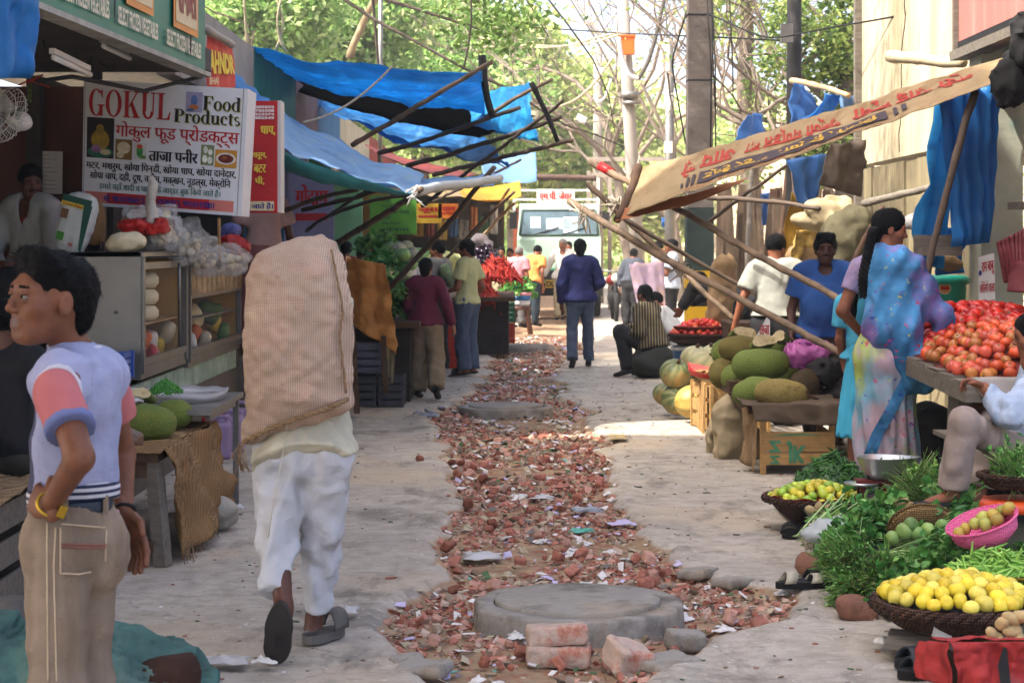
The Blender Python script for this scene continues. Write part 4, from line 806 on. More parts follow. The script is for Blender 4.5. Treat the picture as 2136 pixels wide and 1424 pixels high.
mb=MB();mb.box((P(548,328,14.96)),(.24,.1,.87));mb.build('panel',RED,t);mb=MB();mb.box(P(586,328,15.05),(.025,.24,.87));mb.build('side',WHITE,t)
mb=MB()
for i,tx in enumerate(('9285832','9783508','9223374','1482349')):bd.text(mb,tx,.1,.03+.033*i,.88,.055+.033*i,0,.05,d=.012)
mb.build('phone_numbers',M('ink_white','#c9c6c2',.6,.04,3,0),t);mb=MB()
for tx,u0,v0,u1,v1 in(('धाप,',.42,.215,.9,.3),('मशरूम,',.0,.455,.62,.52),('बटर',.2,.565,.6,.64),('घी,',.25,.67,.55,.75)):bd.text(mb,tx,u0,v0,u1,v1,0,.04,d=.012)
mb.build('lettering',YINK,t);mb=MB();bd.rect(mb,.1,.9,.9,.985,0,.010);mb.build('label_strip',CREAM,t);mb=MB();bd.text(mb,'जाते हैं।',.15,.91,.86,.975,0,.035,d=.013);mb.build('strip_lettering',INKB,t)
mb=MB();bdp=Board(P(68,315,14.5),P(131,316,14.5),P(130,405,14.5),P(68,403,14.5));bdp.rect(mb,0,0,1,1,0,.002);t=thing('notice','white paper notice stuck on the brown panel above the shopkeeper','notice',P(100,400,14.4));mb.build('paper',PAP,t)
mb=MB()
for k in range(9):bdp.rect(mb,.1,.08+.1*k,.55+.3*RNG.random(),.095+.1*k,0,.004)
mb.build('writing',M('ink_faint','#8d9098',.8,.05,5,0),t)
c=P(12,240,11.0);t=thing('fan','white wall fan with a round wire guard at the left edge','fan',c);mb=MB();fx=A(Euler((R(75),0,R(-35))).to_matrix())
for k in range(28):a=k*math.tau/28;mb.tube([c+fx@(V3(math.cos(a)*r_,math.sin(a)*r_,z_))for r_,z_ in((.02,.06),(.1,.055),(.15,.03),(.165,0),(.15,-.03),(.05,-.06))],.0022,3,cap=False)
for r_,z_ in((.165,0),(.1,.055),(.13,.042)):mb.tube([c+fx@V3(math.cos(a)*r_,math.sin(a)*r_,z_)for a in np.linspace(0,6.29,30)],.003,4)
mb.build('guard',WHITE,t);mb=MB();mb.ell(c-fx@V3(0,0,.1)+V3(0,0,.0),(.06,.06,.09),12,R3=fx);mb.tube([c-fx@V3(0,0,.1),c+V3(-.1,.1,.18)],.03,8);mb.build('motor',WHITE,t)
mb=MB()
for k in range(3):a=k*2.09;mb.add([c+fx@V3(.02*math.cos(a),.02*math.sin(a),0),c+fx@V3(.14*math.cos(a-.3),.14*math.sin(a-.3),.012),c+fx@V3(.15*math.cos(a+.4),.15*math.sin(a+.4),-.012)],[(0,1,2)])
mb.build('blades',M('fan_blade','#8d948f',.4,.05,3,0),t,solid=.003)
mb=MB()
for k in range(7):a=P(62,168,13.5);mb.tube([a,a+V3(RNG.normal(0,.06),0,RNG.uniform(-.05,.04))],.006,5)
for k in range(4):mb.ell(P(62,180+k*10,13.5),(.016,.016,.018),8,mi=1)
tag(mb.build('hanging_charm',[M('chilli_red','#a82a18',.4),M('lime_green_dark','#4b5f24',.4)]),'red chillies and limes strung as a charm on the brown panel','charm')
cloth('tarpaulin',BLUED,[P(-60,-60,8.4),P(86,-40,8.9),P(62,165,8.9),P(-60,172,8.4)],label='bright blue tarpaulin hanging at the top left corner',cat='tarpaulin',sag=-.03,wr=.05,wsc=4,seed=3,fold=.03,fd=2.3,nu=24,nv=20)
def pillow(name,c,sz,mat,R3=None,seed=0,pinch=.8,parent=None,h=.02,am=.012):
 """a filled bag: rounded box whose corners pinch out"""
 s_=SD(-A(sz)*.75-.02,A(sz)*.75+.02,h);h_=A(sz)/2
 def fn(gp):
  q=np.abs(gp)/h_;return((q**3.2).sum(-1)**(1/3.2)-1)*h_.min()
 s_.put(-h_,h_,fn,0);s_.rough(am,9,seed);s_.crumple(am*.9,8,seed);v,q=s_.mesh();v=v@(A(R3).T if R3 is not None else np.eye(3))+A(c)
 return fast_mesh(name,v,q,mat,None,parent,True,loc=c if parent is None else None)
RB=A(Euler((R(-4),R(14),R(-12))).to_matrix());c=P(160,466,12.7);t=thing('grain_bag','upright white and green plastic grain bag with a yellow stripe beside the shopkeeper','bag',c-V3(0,0,.2))
pillow('sack',c,(.24,.13,.4),M('bag_white','#b5bab4',.4,.06,4,.1),RB,3,parent=t,h=.012,am=.008)
bd=Board(*[c+RB@V3(x,-.0705,z)for x,z in((-.11,.17),(.11,.17),(.11,-.18),(-.11,-.18))]);mb=MB();bd.rect(mb,0,0,.95,.12,0,.0);bd.rect(mb,.0,.12,.8,.2,1,.001);bd.poly(mb,[(.72,.1),(1.0,.1),(1.0,1),(.9,.95)],0,.002);bd.rect(mb,.06,.26,.3,.44,2,.003);bd.rect(mb,.1,.7,.34,.86,3,.003)
mb.build('print',[DKG,YINK,M('print_brown','#6a4a2c',.6),M('print_green','#3c7a2c',.6)],t);mb=MB();bd.text(mb,'RK',.55,.86,.72,.93,0,.03,d=.006);bd.text(mb,'Green Peas',.05,.135,.7,.185,0,.02,d=.006);mb.build('lettering',INKR,t)
o=pillow('paper_bag',P(195,470,13.3),(.16,.14,.3),M('brown_paper','#86643c',.8,.15,5,.3),None,8);tag(o,'brown paper bag standing behind the grain bag','bag')
CRM=[]
def cabinet(label,Y0,Y1,z0,z1,x0=-2.86,x1=-2.4,frill=False,lean=0):
 t=thing('display_counter',label,'counter',((x0+x1)/2,(Y0+Y1)/2,z0));mb=MB();yc,L_=(Y0+Y1)/2,Y1-Y0;H_=z1-z0;xc=(x0+x1)/2
 mb.box((xc,Y0+.012,z0+H_/2),(x1-x0,.024,H_));mb.box((xc,yc,z1-.015),(x1-x0+.03,L_,.03));mb.box((xc,yc,z0+.04),(x1-x0+.002,L_-.004,.08));mb.box((x0,yc,z0+H_/2),(.02,L_-.05,H_-.07))
 mb.build('steel_case',STEEL,t);mb=MB()
 for z_ in(z0+.11,z1-(.28 if frill else .09)):mb.box((x1,yc,z_),(.03,L_-.06,.045))
 for y_ in(Y0+.045,Y1-.03):mb.box((x1,y_,z0+H_/2),(.035,.05,H_-.07))
 mb.build('door_frame',STEEL,t);mb=MB();mb.box((x1-.006,yc,z0+H_*.5),(.004,L_-.1,H_-.2));mb.build('glass',GLASS,t)
 mb=MB();mb.box((xc,yc,z0+H_*.42),(x1-x0-.06,L_-.08,.012));mb.build('shelf',WOODP if not frill else STEELD,t);mb=MB();mb.box((x0+.025,yc,z0+H_/2),(.01,L_-.08,H_-.12));mb.box((xc,Y1-.03,z0+H_/2),(x1-x0-.06,.012,H_-.12));mb.build('back_panel',M('panel_ochre','#a67c3a',.6,.2,3,0),t)
 if frill:
  X=sheet((x1+.02,Y0+.05,z1-.01),(x1+.02,Y1-.02,z1-.01),(x1+.03,Y1-.02,z1-.27),(x1+.03,Y0+.05,z1-.27),nu=60,nv=6,sag=0,wr=.004,fold=.012,fd=11);mb=MB();mb.grid(X);mb.build('frill',M('frill_plastic','#6b5236',.2,.35,9,.3,tl=.2),t)
 return t
t=cabinet('steel display counter with glass front holding round cheeses, the one nearer the camera',12.4,14.1,.76,1.585);mb=MB()
for x in(-2.74,-2.56):mb.ell((x,12.39,1.2),(.012,.01,.012),8)
mb.build('rivet',STEEL,t)
mb=MB();mb.tube([(-2.42,13.95,.8),(-2.36,13.6,1.5)],.012,6);mb.build('prop',STEEL,t)
cabinet('steel display counter with a hanging plastic frill, the one farther from the camera',14.2,16.9,.72,1.53,frill=True)
PAN=M('paneer','#c9bd9a',.7,.06,5,.1)
for k in range(3):
 mb=MB();mb.lathe([(0,-.055),(.11,-.05),(.135,-.02),(.135,.02),(.11,.05),(0,.055)],(-2.55,13.1,1.165+.112*k),24);o=mb.build('cheese_wheel',PAN);tag(o,'pale round cheese in the glass counter, '+('lowest of a stack of three','middle of a stack of three','topmost of a stack of three')[k],'cheese','stacked round cheeses')
PKC=[M('pk_'+n,c,.35,.2,12,.2,30)for n,c in(('red','#a3201c'),('yellow','#b99b2e'),('cream','#b5a98c'),('green','#3f7038'),('white','#b8b4ae'),('orange','#b85a22'))]
for k in range(22):
 far=k>14;y=RNG.uniform(12.7,13.9)if not far else RNG.uniform(14.7,16.6);z=.84+RNG.random()*.16 if not far else .85+RNG.random()*.12
 o=pillow('food_packet',(RNG.uniform(-2.62,-2.47),y,z),(.1,.12,.16),PKC[k%6],A(Euler(RNG.normal(0,.4,3)).to_matrix()),k,h=.02,am=.006);tag(o,'bright food packet behind the glass of the steel counter','packet','food packets inside the counters')
def lump(name,c,r,mat,seed,label,cat,h=.022,n=5,group=None,am=.03,flat=.8):
 rg=np.random.default_rng(seed);r=A(r)
 def fn(s_):
  for k in range(n):s_.ell(A(c)+rg.uniform(-.45,.45,3)*r,r*rg.uniform(.5,.75),.03)
  s_.crumple(am*1.3,14,seed)if mat in CRM else s_.rough(am,9,seed)
 o=blob(name,mat,A(c)-r*1.5,A(c)+r*1.5,h,fn);return tag(o,label,cat,group)
lump('food_tub',(-2.6,15.4,1.02),(.12,.22,.12),PAN,5,'white plastic-wrapped cheese heap in the farther glass counter','food')
lump('vegetable_heap',(-2.55,16.2,1.06),(.1,.2,.1),M('herb_green','#2f5a24',.7,.4,20,.6),6,'dark green herbs inside the farther glass counter','vegetables')
CLB=M('clear_bag','#c4beb2',.2,.15,9,.6,25,tl=.25);CRM+=[CLB,PKC[0],PKC[4],PLW,PLS]
def food_bag(c,r,seed,lb,n=26):
 rg=np.random.default_rng(seed);t=thing('food_bag',lb,'bag',c);mb=MB();r=A(r)
 for k in range(n):u=rg.normal(size=3);u*=rg.random()**.4/np.linalg.norm(u);mb.ell(c+u*r*.85,A((.03,.03,.026))*rg.uniform(.7,1.2),8)
 mb.build('contents',PAN,t);s_=SD(c-r*1.6,c+r*1.9,.014);s_.ell(c,r*1.12,.02);s_.cap(c+V3(0,0,r[2]*.8),c+V3(.03,0,r[2]*1.5),.03,.05,.03);s_.crumple(.05,13,seed);v,q=s_.mesh();fast_mesh('film',v,q,FILM,None,t,True);return t
FILM=M('bag_film','#c9c9c6',.12,.05,9,.4,30,alpha=.3,spec=.7)
for k,(px,py,Y,r,m,lb)in enumerate(((262,503,12.55,(.13,.1,.055),PAN,'cream oblong loaf of wrapped paneer on the counter top'),(295,473,12.9,(.15,.1,.04),PKC[0],'red shiny snack packets piled on the counter top'),(300,450,13.1,(.12,.09,.05),PKC[4],'pale packets lying behind the red snack packets'),
(345,492,13.0,(.11,.1,.07),CLB,'crumpled clear bag of white sweets on the counter top, left of the knotted bag'),(392,510,13.6,(.12,.12,.1),CLB,'knotted clear bag of white mushrooms on the counter top'),(425,540,14.3,(.13,.14,.09),CLB,'clear bag of white balls at the front edge of the farther counter'),(470,545,15.2,(.16,.2,.08),CLB,'big crumpled clear bag at the far end of the counters'),
(490,515,15.9,(.12,.14,.08),PKC[0],'red packets at the far end of the counters'),(478,488,16.0,(.1,.1,.1),M('net_blue','#5b64a0',.5,.4,20,.3),'blue printed bag of garlic at the far end of the counters'),(340,455,13.3,(.05,.05,.05),CLB,'small bag of white garlic hanging below the white sign'))):
 food_bag(P(px,py,Y),r,30+k,lb)if m is CLB else lump('packet_pile' if 'packets' in lb else 'food_bag',P(px,py,Y),r,m,30+k,lb,'bag',h=.014,n=9,am=.028)
c=P(316,430,12.9);mb=MB();X=[c+V3(RNG.normal(0,.006),0,z)for z in np.linspace(-.12,.2,7)];mb.tube(X,[.06,.045,.035,.034,.034,.036,.02],10);v=mb.v[0];v+=.02*(vnoise(v*22)[:,None]-.5);tag(mb.build('plastic_bag',CLB),'tall twisted clear plastic bag hanging in front of the white sign','bag')
mb=MB();mb.tube([P(457,560,14.4),P(457,455,14.4)],.012,6);mb.ell(P(457,552,14.4),(.022,.02,.04),8,mi=1);tag(mb.build('balance_rod',[WOODP,BLACK]),'thin wooden rod standing on the counter below the white sign','rod')
# tables and goods in front of the counter
t=thing('metal_table','metal table on thin square legs carrying the white tray of peas','table',(-2.05,11.5,0));mb=MB();mb.box((-2.12,11.45,.69),(.85,1.3,.03));mb.build('top',STEELD,t)
for x,y in((-1.73,12.02),(-2.5,12.02),(-2.5,10.9)):mb=MB();mb.box((x,y,.34),(.035,.035,.68));mb.build('leg',STEELD,t)
for b_ in(((-1.73,11.9,.66),(-1.73,10.9,.66),.03,.05),((-1.73,11.85,.02),(-2.1,11.4,.02),.03,.03)):MB().beam(*b_).build('rail',STEELD,t)
t=thing('sack_covered_table','old wooden table draped with a frayed burlap sack under the jackfruits','table',(-2.2,10.5,0));mb=MB();mb.box((-2.3,10.6,.555),(1.0,1.7,.05));mb.box((-2.28,9.8,.49),(.96,.05,.08));mb.box((-2.28,9.78,.1),(.96,.04,.06));mb.build('top',WOODD,t)
for x,y in((-1.83,9.8),(-2.72,9.8),(-1.83,11.4),(-2.72,11.4)):mb=MB();mb.beam((x,y,.53),(x+(.05 if y<10 else 0),y-.02,.0),.07,.07);mb.build('leg',WOODG,t)
mb=MB();mb.grid(sheet((-2.75,9.75,.6),(-1.78,9.72,.6),(-1.76,11.4,.595),(-2.75,11.4,.6),nu=30,nv=30,sag=.0,wr=.02,wsc=5));mb.grid(sheet((-1.775,9.72,.6),(-1.755,11.4,.595),(-1.66,11.3,.12),(-1.70,9.86,.02),nu=30,nv=24,sag=0,wr=.05,wsc=4,fold=.035,fd=2.6,seed=4));mb.build('burlap',M('burlap_table','#8a6a42',.95,.2,5,.5,kind='weave',k=30,col2='#6a4e30',col3='#4d3a24',crease=.6),t,solid=.006)
mb=MB();mb.tube([(-1.70,9.84,.06),(-1.68,10.5,.1),(-1.665,11.3,.15)],.004,4)
for k in range(120):a=V3(-1.69+RNG.normal(0,.02),9.86+1.4*RNG.random(),0);a[2]=.02+(a[1]-9.86)*.07;mb.tube([a+V3(0,0,.04),a+RNG.normal(0,.02,3)-V3(0,0,.03)],.0022,3)
mb.build('frayed_edge',BURL,t)
JKM=[M('jack_'+n,c,.75,.25,5,.35,30,kind='spiky',k=150,col2=c2,col3=c3)for n,c,c2,c3 in(('g','#76862e','#56642a','#6b6a28'),('o','#7c7230','#5a5022','#5c4a24'),('b','#968848','#6f6030','#4a3018'),('k','#50401e','#32240f','#3a2814'))]
def jackfruit(px,py,Y,L_,W_,yaw,tilt,m,label,seed,z=None,bend=.15,stalk=True):
 c=P(px,py,Y);ax=nrm(V3(math.cos(R(yaw))*math.cos(R(tilt)),math.sin(R(yaw))*math.cos(R(tilt)),math.sin(R(tilt))));L_*=1.08;W_*=1.08;t=thing('jackfruit',label,'jackfruit',c);s_=SD(c-L_*.8,c+L_*.8,L_/24)
 u=nrm(np.cross(ax,V3(0,1,.3)));s_.cap(c-ax*L_*.22,c+ax*L_*.2+u*bend*L_*.3,W_*.46,W_*.42,.05);s_.ell(c,(W_*.5,)*3,.1*L_);s_.ell(c+ax*L_*.34+u*bend*L_*.3,(W_*.3,)*3,.15*L_);s_.ell(c-ax*L_*.34,(W_*.31,)*3,.15*L_);s_.rough(.03*L_,4/L_,seed);v,q=s_.mesh();fast_mesh('rind',v,q,JKM[m],None,t,True)
 if stalk:mb=MB();e=c+ax*L_*.46+u*bend*L_*.3;mb.tube([e,e+ax*.05+V3(0,0,.01),e+ax*.09+V3(0,0,-.01)],[.014,.012,.014],7);mb.build('stalk',WOODD,t)
 return t
jackfruit(300,880,10.3,.30,.185,170,5,0,'large green jackfruit lying in front on the burlap table',1,stalk=False);jackfruit(335,882,10.6,.18,.13,100,0,0,'smallest green jackfruit squeezed between two others on the burlap table',2,stalk=False);jackfruit(352,868,10.9,.27,.16,150,-12,0,'green jackfruit lying at the right behind the others on the burlap table',3,stalk=False)
def cutfruit(px,py,Y,sz,yaw,label,seed=0):
 c=P(px,py,Y);t=thing('cut_jackfruit',label,'cut jackfruit',c);Rm=A((Matrix.Rotation(R(yaw),3,'Z')@Matrix.Rotation(R(-22),3,'X')));n=22;a=np.linspace(0,math.tau,n,endpoint=False);rr=sz*(1+.18*np.sin(a*2+seed)+.12*np.sin(a*3+2*seed));o_=np.stack([rr*np.cos(a),-.03+0*a,rr*.62*np.sin(a)],-1)@Rm.T+c;i_=np.stack([rr*.96*np.cos(a),.09+0*a,rr*.55*np.sin(a)],-1)@Rm.T+c
 mb=MB();mb.add(o_,[tuple(range(n))],0,False);mb.build('flesh',M('jack_flesh','#c4b48a',.6,.18,25,.4,50,kind='stain',k=20,col2='#a08c5a',thr=.5),t);mb=MB();mb.add(np.concatenate([o_,i_]),[(j,(j+1)%n,n+(j+1)%n,n+j)for j in range(n)]+[tuple(range(2*n-1,n-1,-1))],0);mb.build('rind',JKM[0],t);return t
cutfruit(297,822,10.9,.055,-10,'cut cream-coloured jackfruit piece next to the tray of peas',2)
t=thing('plastic_lined_tray','shallow tray lined with crumpled white plastic holding green peas','tray',P(370,845,11.5));c=P(385,822,11.5);mb=MB();mb.lathe([(0,-.05),(.2,-.045),(.25,0),(.265,.03),(.24,.0)],c,40,sx=1,sy=1.3);v=mb.v[0];v+=.03*(vnoise(v*11)[:,None]-.5)*A((1,1,1.6));mb.build('liner',PLW,t)
c2=P(345,818,11.5)
def heap_pts(c,rx,ry,h,n,rg,jit=.01):
 a=rg.random(n)*math.tau;r_=np.sqrt(rg.random(n));return np.stack([c[0]+rx*r_*np.cos(a),c[1]+ry*r_*np.sin(a),c[2]+h*(1-r_**1.4)+rg.normal(0,jit,n)],-1)
rg=np.random.default_rng(5);p=heap_pts(c2,.1,.14,.07,900,rg,.004);oc=A([(1,0,0),(-1,0,0),(0,1,0),(0,-1,0),(0,0,1),(0,0,-1)]);of=A([(0,2,4),(2,1,4),(1,3,4),(3,0,4),(2,0,5),(1,2,5),(3,1,5),(0,3,5)])
tag(fast_mesh('green_peas',(p[:,None]+oc[None]*.0075).reshape(-1,3),(of[None]+6*np.arange(len(p))[:,None,None]).reshape(-1,3),M('pea','#3f7f2a',.4,.2,60,0),smooth=True),'heap of bright green shelled peas in the white tray','peas',kind='stuff')
cloth('plastic_sheet',PLW,[P(245,812,11.0),P(300,815,11.0),P(300,850,10.8),P(245,850,10.8)],label='crumpled white plastic sheet behind the porter-side jackfruits and left of the peas',cat='plastic',wr=.04,wsc=8,sag=0)
lump('plastic_bag',P(268,925,10.0),(.07,.06,.06),M('bag_dirty','#6b5040',.3,.4,14,.5,tl=.1),9,'small tied plastic bag of brown spice on the burlap table','bag',h=.012)
def crate(name,c,sz,mat,label,cat='crate',yaw=0,slats=4,group=None,parent=None):
 w_,d_,h_=sz;t=thing(name,label,cat,c,group);Rz=A(Matrix.Rotation(R(yaw),3,'Z'));mb=MB()
 def bx(x,y,z,a,b,e):mb.box(A(c)+Rz@V3(x,y,z),(a,b,e),(0,0,R(yaw)))
 for k in range(slats):
  z=h_*(k+.5)/slats;hh=h_/slats*.72
  for sgn in(-1,1):bx(0,sgn*d_/2,z,w_,.014,hh);bx(sgn*w_/2,0,z,.014,d_-.03,hh)
 mb.build('slats',mat,t);mb=MB()
 for sx in(-1,1):
  for sy in(-1,1):bx(sx*(w_/2+.004),sy*(d_/2+.004),h_/2,.03,.03,h_)
 bx(0,0,.012,w_-.03,d_-.03,.014);mb.build('frame',mat,t);return t
PB=M('crate_blue','#1f4a94',.4,.12,4,0);PR=M('crate_red','#b0301a',.45,.12,4,0);PD=M('crate_dark','#35363a',.5,.2,4,.1)
crate('plastic_crate',P(222,790,12.1),(.25,.3,.17),PB,'blue plastic crate beside the steel counter, behind the young man\'s shoulder')
def jerrycan(px,Y,yaw,label,m):
 c=V3((px-CX)*Y/F,Y,0);t=thing('jerrycan',label,'jerrycan',c,'purple jerrycans under the counter');Rz=A(Matrix.Rotation(R(yaw),3,'Z'));s_=SD(c+V3(-.22,-.22,-.02),c+V3(.22,.22,.42),.011);h_=A((.115,.085,.14))
 def fn(gp):q=np.abs((gp-(c+V3(0,0,.14)))@Rz)-h_+.03;return np.linalg.norm(np.maximum(q,0),axis=-1)+np.minimum(q.max(-1),0)-.03
 s_.put(c-.2,c+A((.2,.2,.3)),fn,0);a=c+Rz@V3(-.02,0,.27);b=c+Rz@V3(.09,0,.27);s_.cap(a,a+V3(0,0,.055),.018,k=.02).cap(b,b+V3(0,0,.045),.018,k=.02).cap(a+V3(0,0,.055),b+V3(0,0,.05),.017,k=.02);v,q=s_.mesh();fast_mesh('body',v,q,m,None,t,True)
 e=c+Rz@V3(-.075,0,.28);mb=MB();mb.lathe([(.028,-.01),(.03,.03),(.026,.04),(0,.04)],e,14);mb.build('cap',RED,t)
JC=M('can_lilac','#a089a8',.35,.08,4,0,tl=.3);jerrycan(450,14.6,12,'lilac plastic jerrycan with red cap under the table, nearest of the row',JC);jerrycan(478,15.1,20,'lilac plastic jerrycan with red cap, middle of the row',JC);jerrycan(497,15.9,10,'pale lilac jerrycan with red cap, farthest of the row and half behind the porter\'s sack',JC)
lump('sack_bundle',V3(-1.74,10.95,.1),(.17,.16,.1),M('sack_white','#8f8a7e',.9,.2,6,.4),21,'dirty white woven sack bundle on the ground behind the burlap table','sack',n=7,am=.02)
def fn(s_):
 s_.ell((-1.78,7.15,.02),(.6,.3,.17),.05);s_.ell((-1.55,7.1,.08),(.2,.22,.14),.08);s_.ell((-1.3,7.2,.0),(.16,.2,.1),.08);s_.ell((-1.95,7.3,.1),(.25,.2,.13),.08);s_.rough(.05,4.2,2,(1.4,.8,1));s_.crumple(.045,5,5);s_.crumple(.012,15,2)
blob('covered_bundle',M('tarp_green','#42635b',.75,.3,3,.3,60,kind='stain',k=4,col2='#2c4743',thr=.46,col3='#6a8076',crease=.9,cs=4),(-2.6,6.6,-.2),(-.9,7.7,.5),.014,fn);tag(bpy.context.scene.objects['covered_bundle'],'heap on the ground covered with a worn green tarpaulin, bottom left','bundle')
mb=MB();mb.tube([(-1.5,7.05,.02),(-1.32,7.02,.05),(-1.17,7.08,.07)],[.05,.075,.075],14);v=mb.v[0];v+=.02*(vnoise(v*12)[:,None]-.5);tag(mb.build('log',M('log_bark','#3b2418',.9,.3,9,.6)),'dark brown log sticking out from under the green tarpaulin','log')
crate('low_stall',V3(-2.68,8.7,.0),(.8,.9,.5),WOODG,'low grey wooden stall covered with sacking at the left edge','stall',0,3)
cloth('sack_cloth',BURL,[(-3.2,8.2,.55),(-2.24,8.2,.53),(-2.2,9.2,.56),(-3.2,9.2,.58)],label='brown burlap sack spread over the low stall at the left edge',cat='sack',wr=.05,wsc=4,sag=.02)
lump('cloth_bundle',V3(-2.36,8.3,.6),(.09,.08,.05),M('cloth_red_check','#8c3a44',.9,.3,30,.2,kind='check',k=30,col2='#b59a94'),23,'small red checked cloth on the low burlap stall','cloth',h=.014)
lump('stone',V3(-2.15,8.05,.06),(.2,.18,.12),M('stone_grey','#57524c',.9,.3,6,.5),24,'rough grey stone at the left edge beneath the low stall','stone')
# row of shops beyond
def shop(label,Y0,Y1,fc,wc,dc,zt=3.55,x=-2.6):
 t=thing('shop_building',label,'shop',(x-1,(Y0+Y1)/2,0));yc,L_=(Y0+Y1)/2,Y1-Y0-.01
 mb=MB();mb.box((x,yc,zt-.32),(.14,L_,.64));mb.build('fascia',fc,t);mb=MB();mb.box((x-1.6,yc,zt-.04),(3.0,L_,.1));mb.build('roof',CONC_D,t);mb=MB();mb.box((x-1.0,yc,1.45),(.1,L_,2.9));mb.box((x-.5,Y1-.06,1.45),(.9,.1,2.9));mb.build('wall',wc,t)
 for k in range(2):y=Y0+L_*(.27+.46*k);mb=MB();mb.box((x-.92,y,1.1),(.05,L_*.36,2.2));mb.build('door',dc[k%len(dc)],t)
 return t
fm=lambda n,c:M('fascia_'+n,c,.8,.18,2,.2,15,kind='streak',axis=2,k=.7,col2=tuple(A(C(c))*.7),thr=.55)
wl=lambda n,c:M('shopwall_'+n,c,.8,.2,2,.1)
shop('shop bay with a bare grey concrete roof band',14.4,18.8,fm('grey','#7f7c78'),wl('dark','#3a3733'),[wl('dark','#3a3733')]);shop('shop bay with a teal green roof band',18.82,22.4,fm('teal','#1d6a60'),wl('blue','#2a5a80'),[wl('navy','#22456e'),wl('lilac','#7a7690')]);shop('shop bay with a dull purple roof band',22.42,25.0,fm('purple','#5c4a55'),wl('lilac','#7a7690'),[wl('lilac','#7a7690')])
shop('shop bay with a blue roof band',25.02,28.2,fm('blue','#20608c'),wl('green','#2c6a3c'),[wl('green','#2c6a3c'),wl('dkgreen','#1c4a34')]);shop('shop bay with a cream roof band farther down the street',28.22,34,fm('cream','#a8a48e'),wl('mint','#5f8f6c'),[wl('brown','#4a3a2c')]);shop('shop bay with a red roof band at the far end of the left row',34.02,42,fm('red','#7c2a24'),wl('ochre','#a08448'),[wl('red','#8c2a24'),wl('blue','#2a5a80')])
bd=Board(P(772,408,24.5),P(868,408,24.5),P(868,488,24.5),P(772,488,24.5));t=thing('signboard','bright green price board with dark writing under the pale blue awning','sign',P(820,488,24.5));mb=MB();mb.box(P(820,448,24.53),(.6,.04,.5));mb.build('panel',M('board_green','#5a9a3a',.5,.1,3,0),t);mb=MB()
for k,tx in enumerate(('ताजी सब्जी','आलू गोभी मटर','पालक मेथी','टमाटर','नींबू मिर्च','धनिया')):bd.text(mb,tx,.25,.08+.15*k,.45+.4*((k*7)%3)/2,.17+.15*k,0,.02,d=.008)
mb.build('lettering',DKG,t)
for k,(px,py,w_,h_,c,tx,lb)in enumerate(((893,445,.42,.3,'#b8942e','जूस','yellow placard with red letters hanging among the far stalls'),(935,440,.3,.22,'#b86a24','चाय','orange placard hanging among the far stalls right of the yellow one'),(650,430,.5,.8,'#7a7890','गोदाम','tall lilac door panel under the pale blue awning'))):
 Y=29 if k<2 else 21.2;c_=P(px,py,Y);t=thing('placard',lb,'sign',c_);mb=MB();mb.box(c_,(w_,.03,h_));mb.build('panel',M('placard_'+str(k),c,.6,.1),t);bd=Board(*[c_+V3(sx*w_/2,-.017,sz*h_/2)for sx,sz in((-1,1),(1,1),(1,-1),(-1,-1))]);mb=MB();bd.text(mb,tx,.15,.2,.85,.5,0,.05,d=.003);bd.rect(mb,.15,.6,.85,.7,0,.003);mb.build('lettering',INKR,t)
aw='tarpaulin awnings over the left stalls'
cloth('tarpaulin',BLUE,[P(515,98,18.8),P(1005,150,18.6),P(1012,234,22.5),P(600,162,22.5)],label='long taut bright blue tarpaulin awning, uppermost of the left row',cat='tarpaulin',group=aw,sag=.12,wr=.04,wsc=2.6,fold=.02,fd=2.2,nu=70,nv=36)
cloth('tarpaulin',BLUE,[P(985,195,23),P(1108,172,21.5),P(1128,298,21),P(985,262,22.6)],label='blue tarpaulin corner hanging at the bamboo tips above the truck',cat='tarpaulin',group=aw,sag=.05,wr=.06,wsc=4,seed=2,fold=.03,fd=2.4)
BLKT=M('tarp_black','#040404',.95,.2,3,.1,spec=.0);cloth('tarpaulin',BLKT,[P(600,165,23.5),P(1118,243,23.5),P(1000,290,21.5),P(625,195,22.6)],label='black tarpaulin awning sagging below the uppermost blue one',cat='tarpaulin',group=aw,sag=.12,wr=.02,nu=40)
cloth('tarpaulin',M('tarp_cream','#b5a98a',.7,.1,3,.1,tl=.2),[P(690,178,23.8),P(1127,232,23.7),P(1120,250,23.3),P(700,200,23.3)],label='thin cream canvas strip along the edge of the black awning',cat='canvas',group=aw,sag=.1,wr=.01,nu=40)
cloth('tarpaulin',BLUED,[P(640,192,26),P(1010,285,24),P(1065,350,23),P(690,235,24.5)],label='deep blue tarpaulin awning under the black one',cat='tarpaulin',group=aw,sag=.2,wr=.05,nu=60,nv=24,fold=.04,fd=2.3)
cloth('tarpaulin',BLUEP,[P(583,232,18.6),P(885,366,18.6),P(866,402,16.4),P(583,312,15.6)],label='large faded pale blue tarpaulin awning sloping down from behind the red sign',cat='tarpaulin',group=aw,sag=.12,wr=.035,nu=64,nv=34,seed=5,fold=.03,fd=2.2)
cloth('tarpaulin',M('tarp_turquoise','#3f9aa0',.5,.2,3,.1,tl=.35),[P(583,312,15.6),P(866,402,16.4),P(850,404,16.6),P(583,352,15.9)],label='turquoise hanging edge of plastic below the pale blue awning',cat='tarpaulin',group=aw,sag=.08,wr=.02,nu=40,nv=6)
cloth('tarpaulin',BLUEP,[P(880,375,19),P(1035,368,18.6),P(1030,390,18),P(868,402,16.5)],label='pale tarpaulin rolled over a pole at the street end of the pale blue awning',cat='tarpaulin',group=aw,sag=.03,wr=.03)
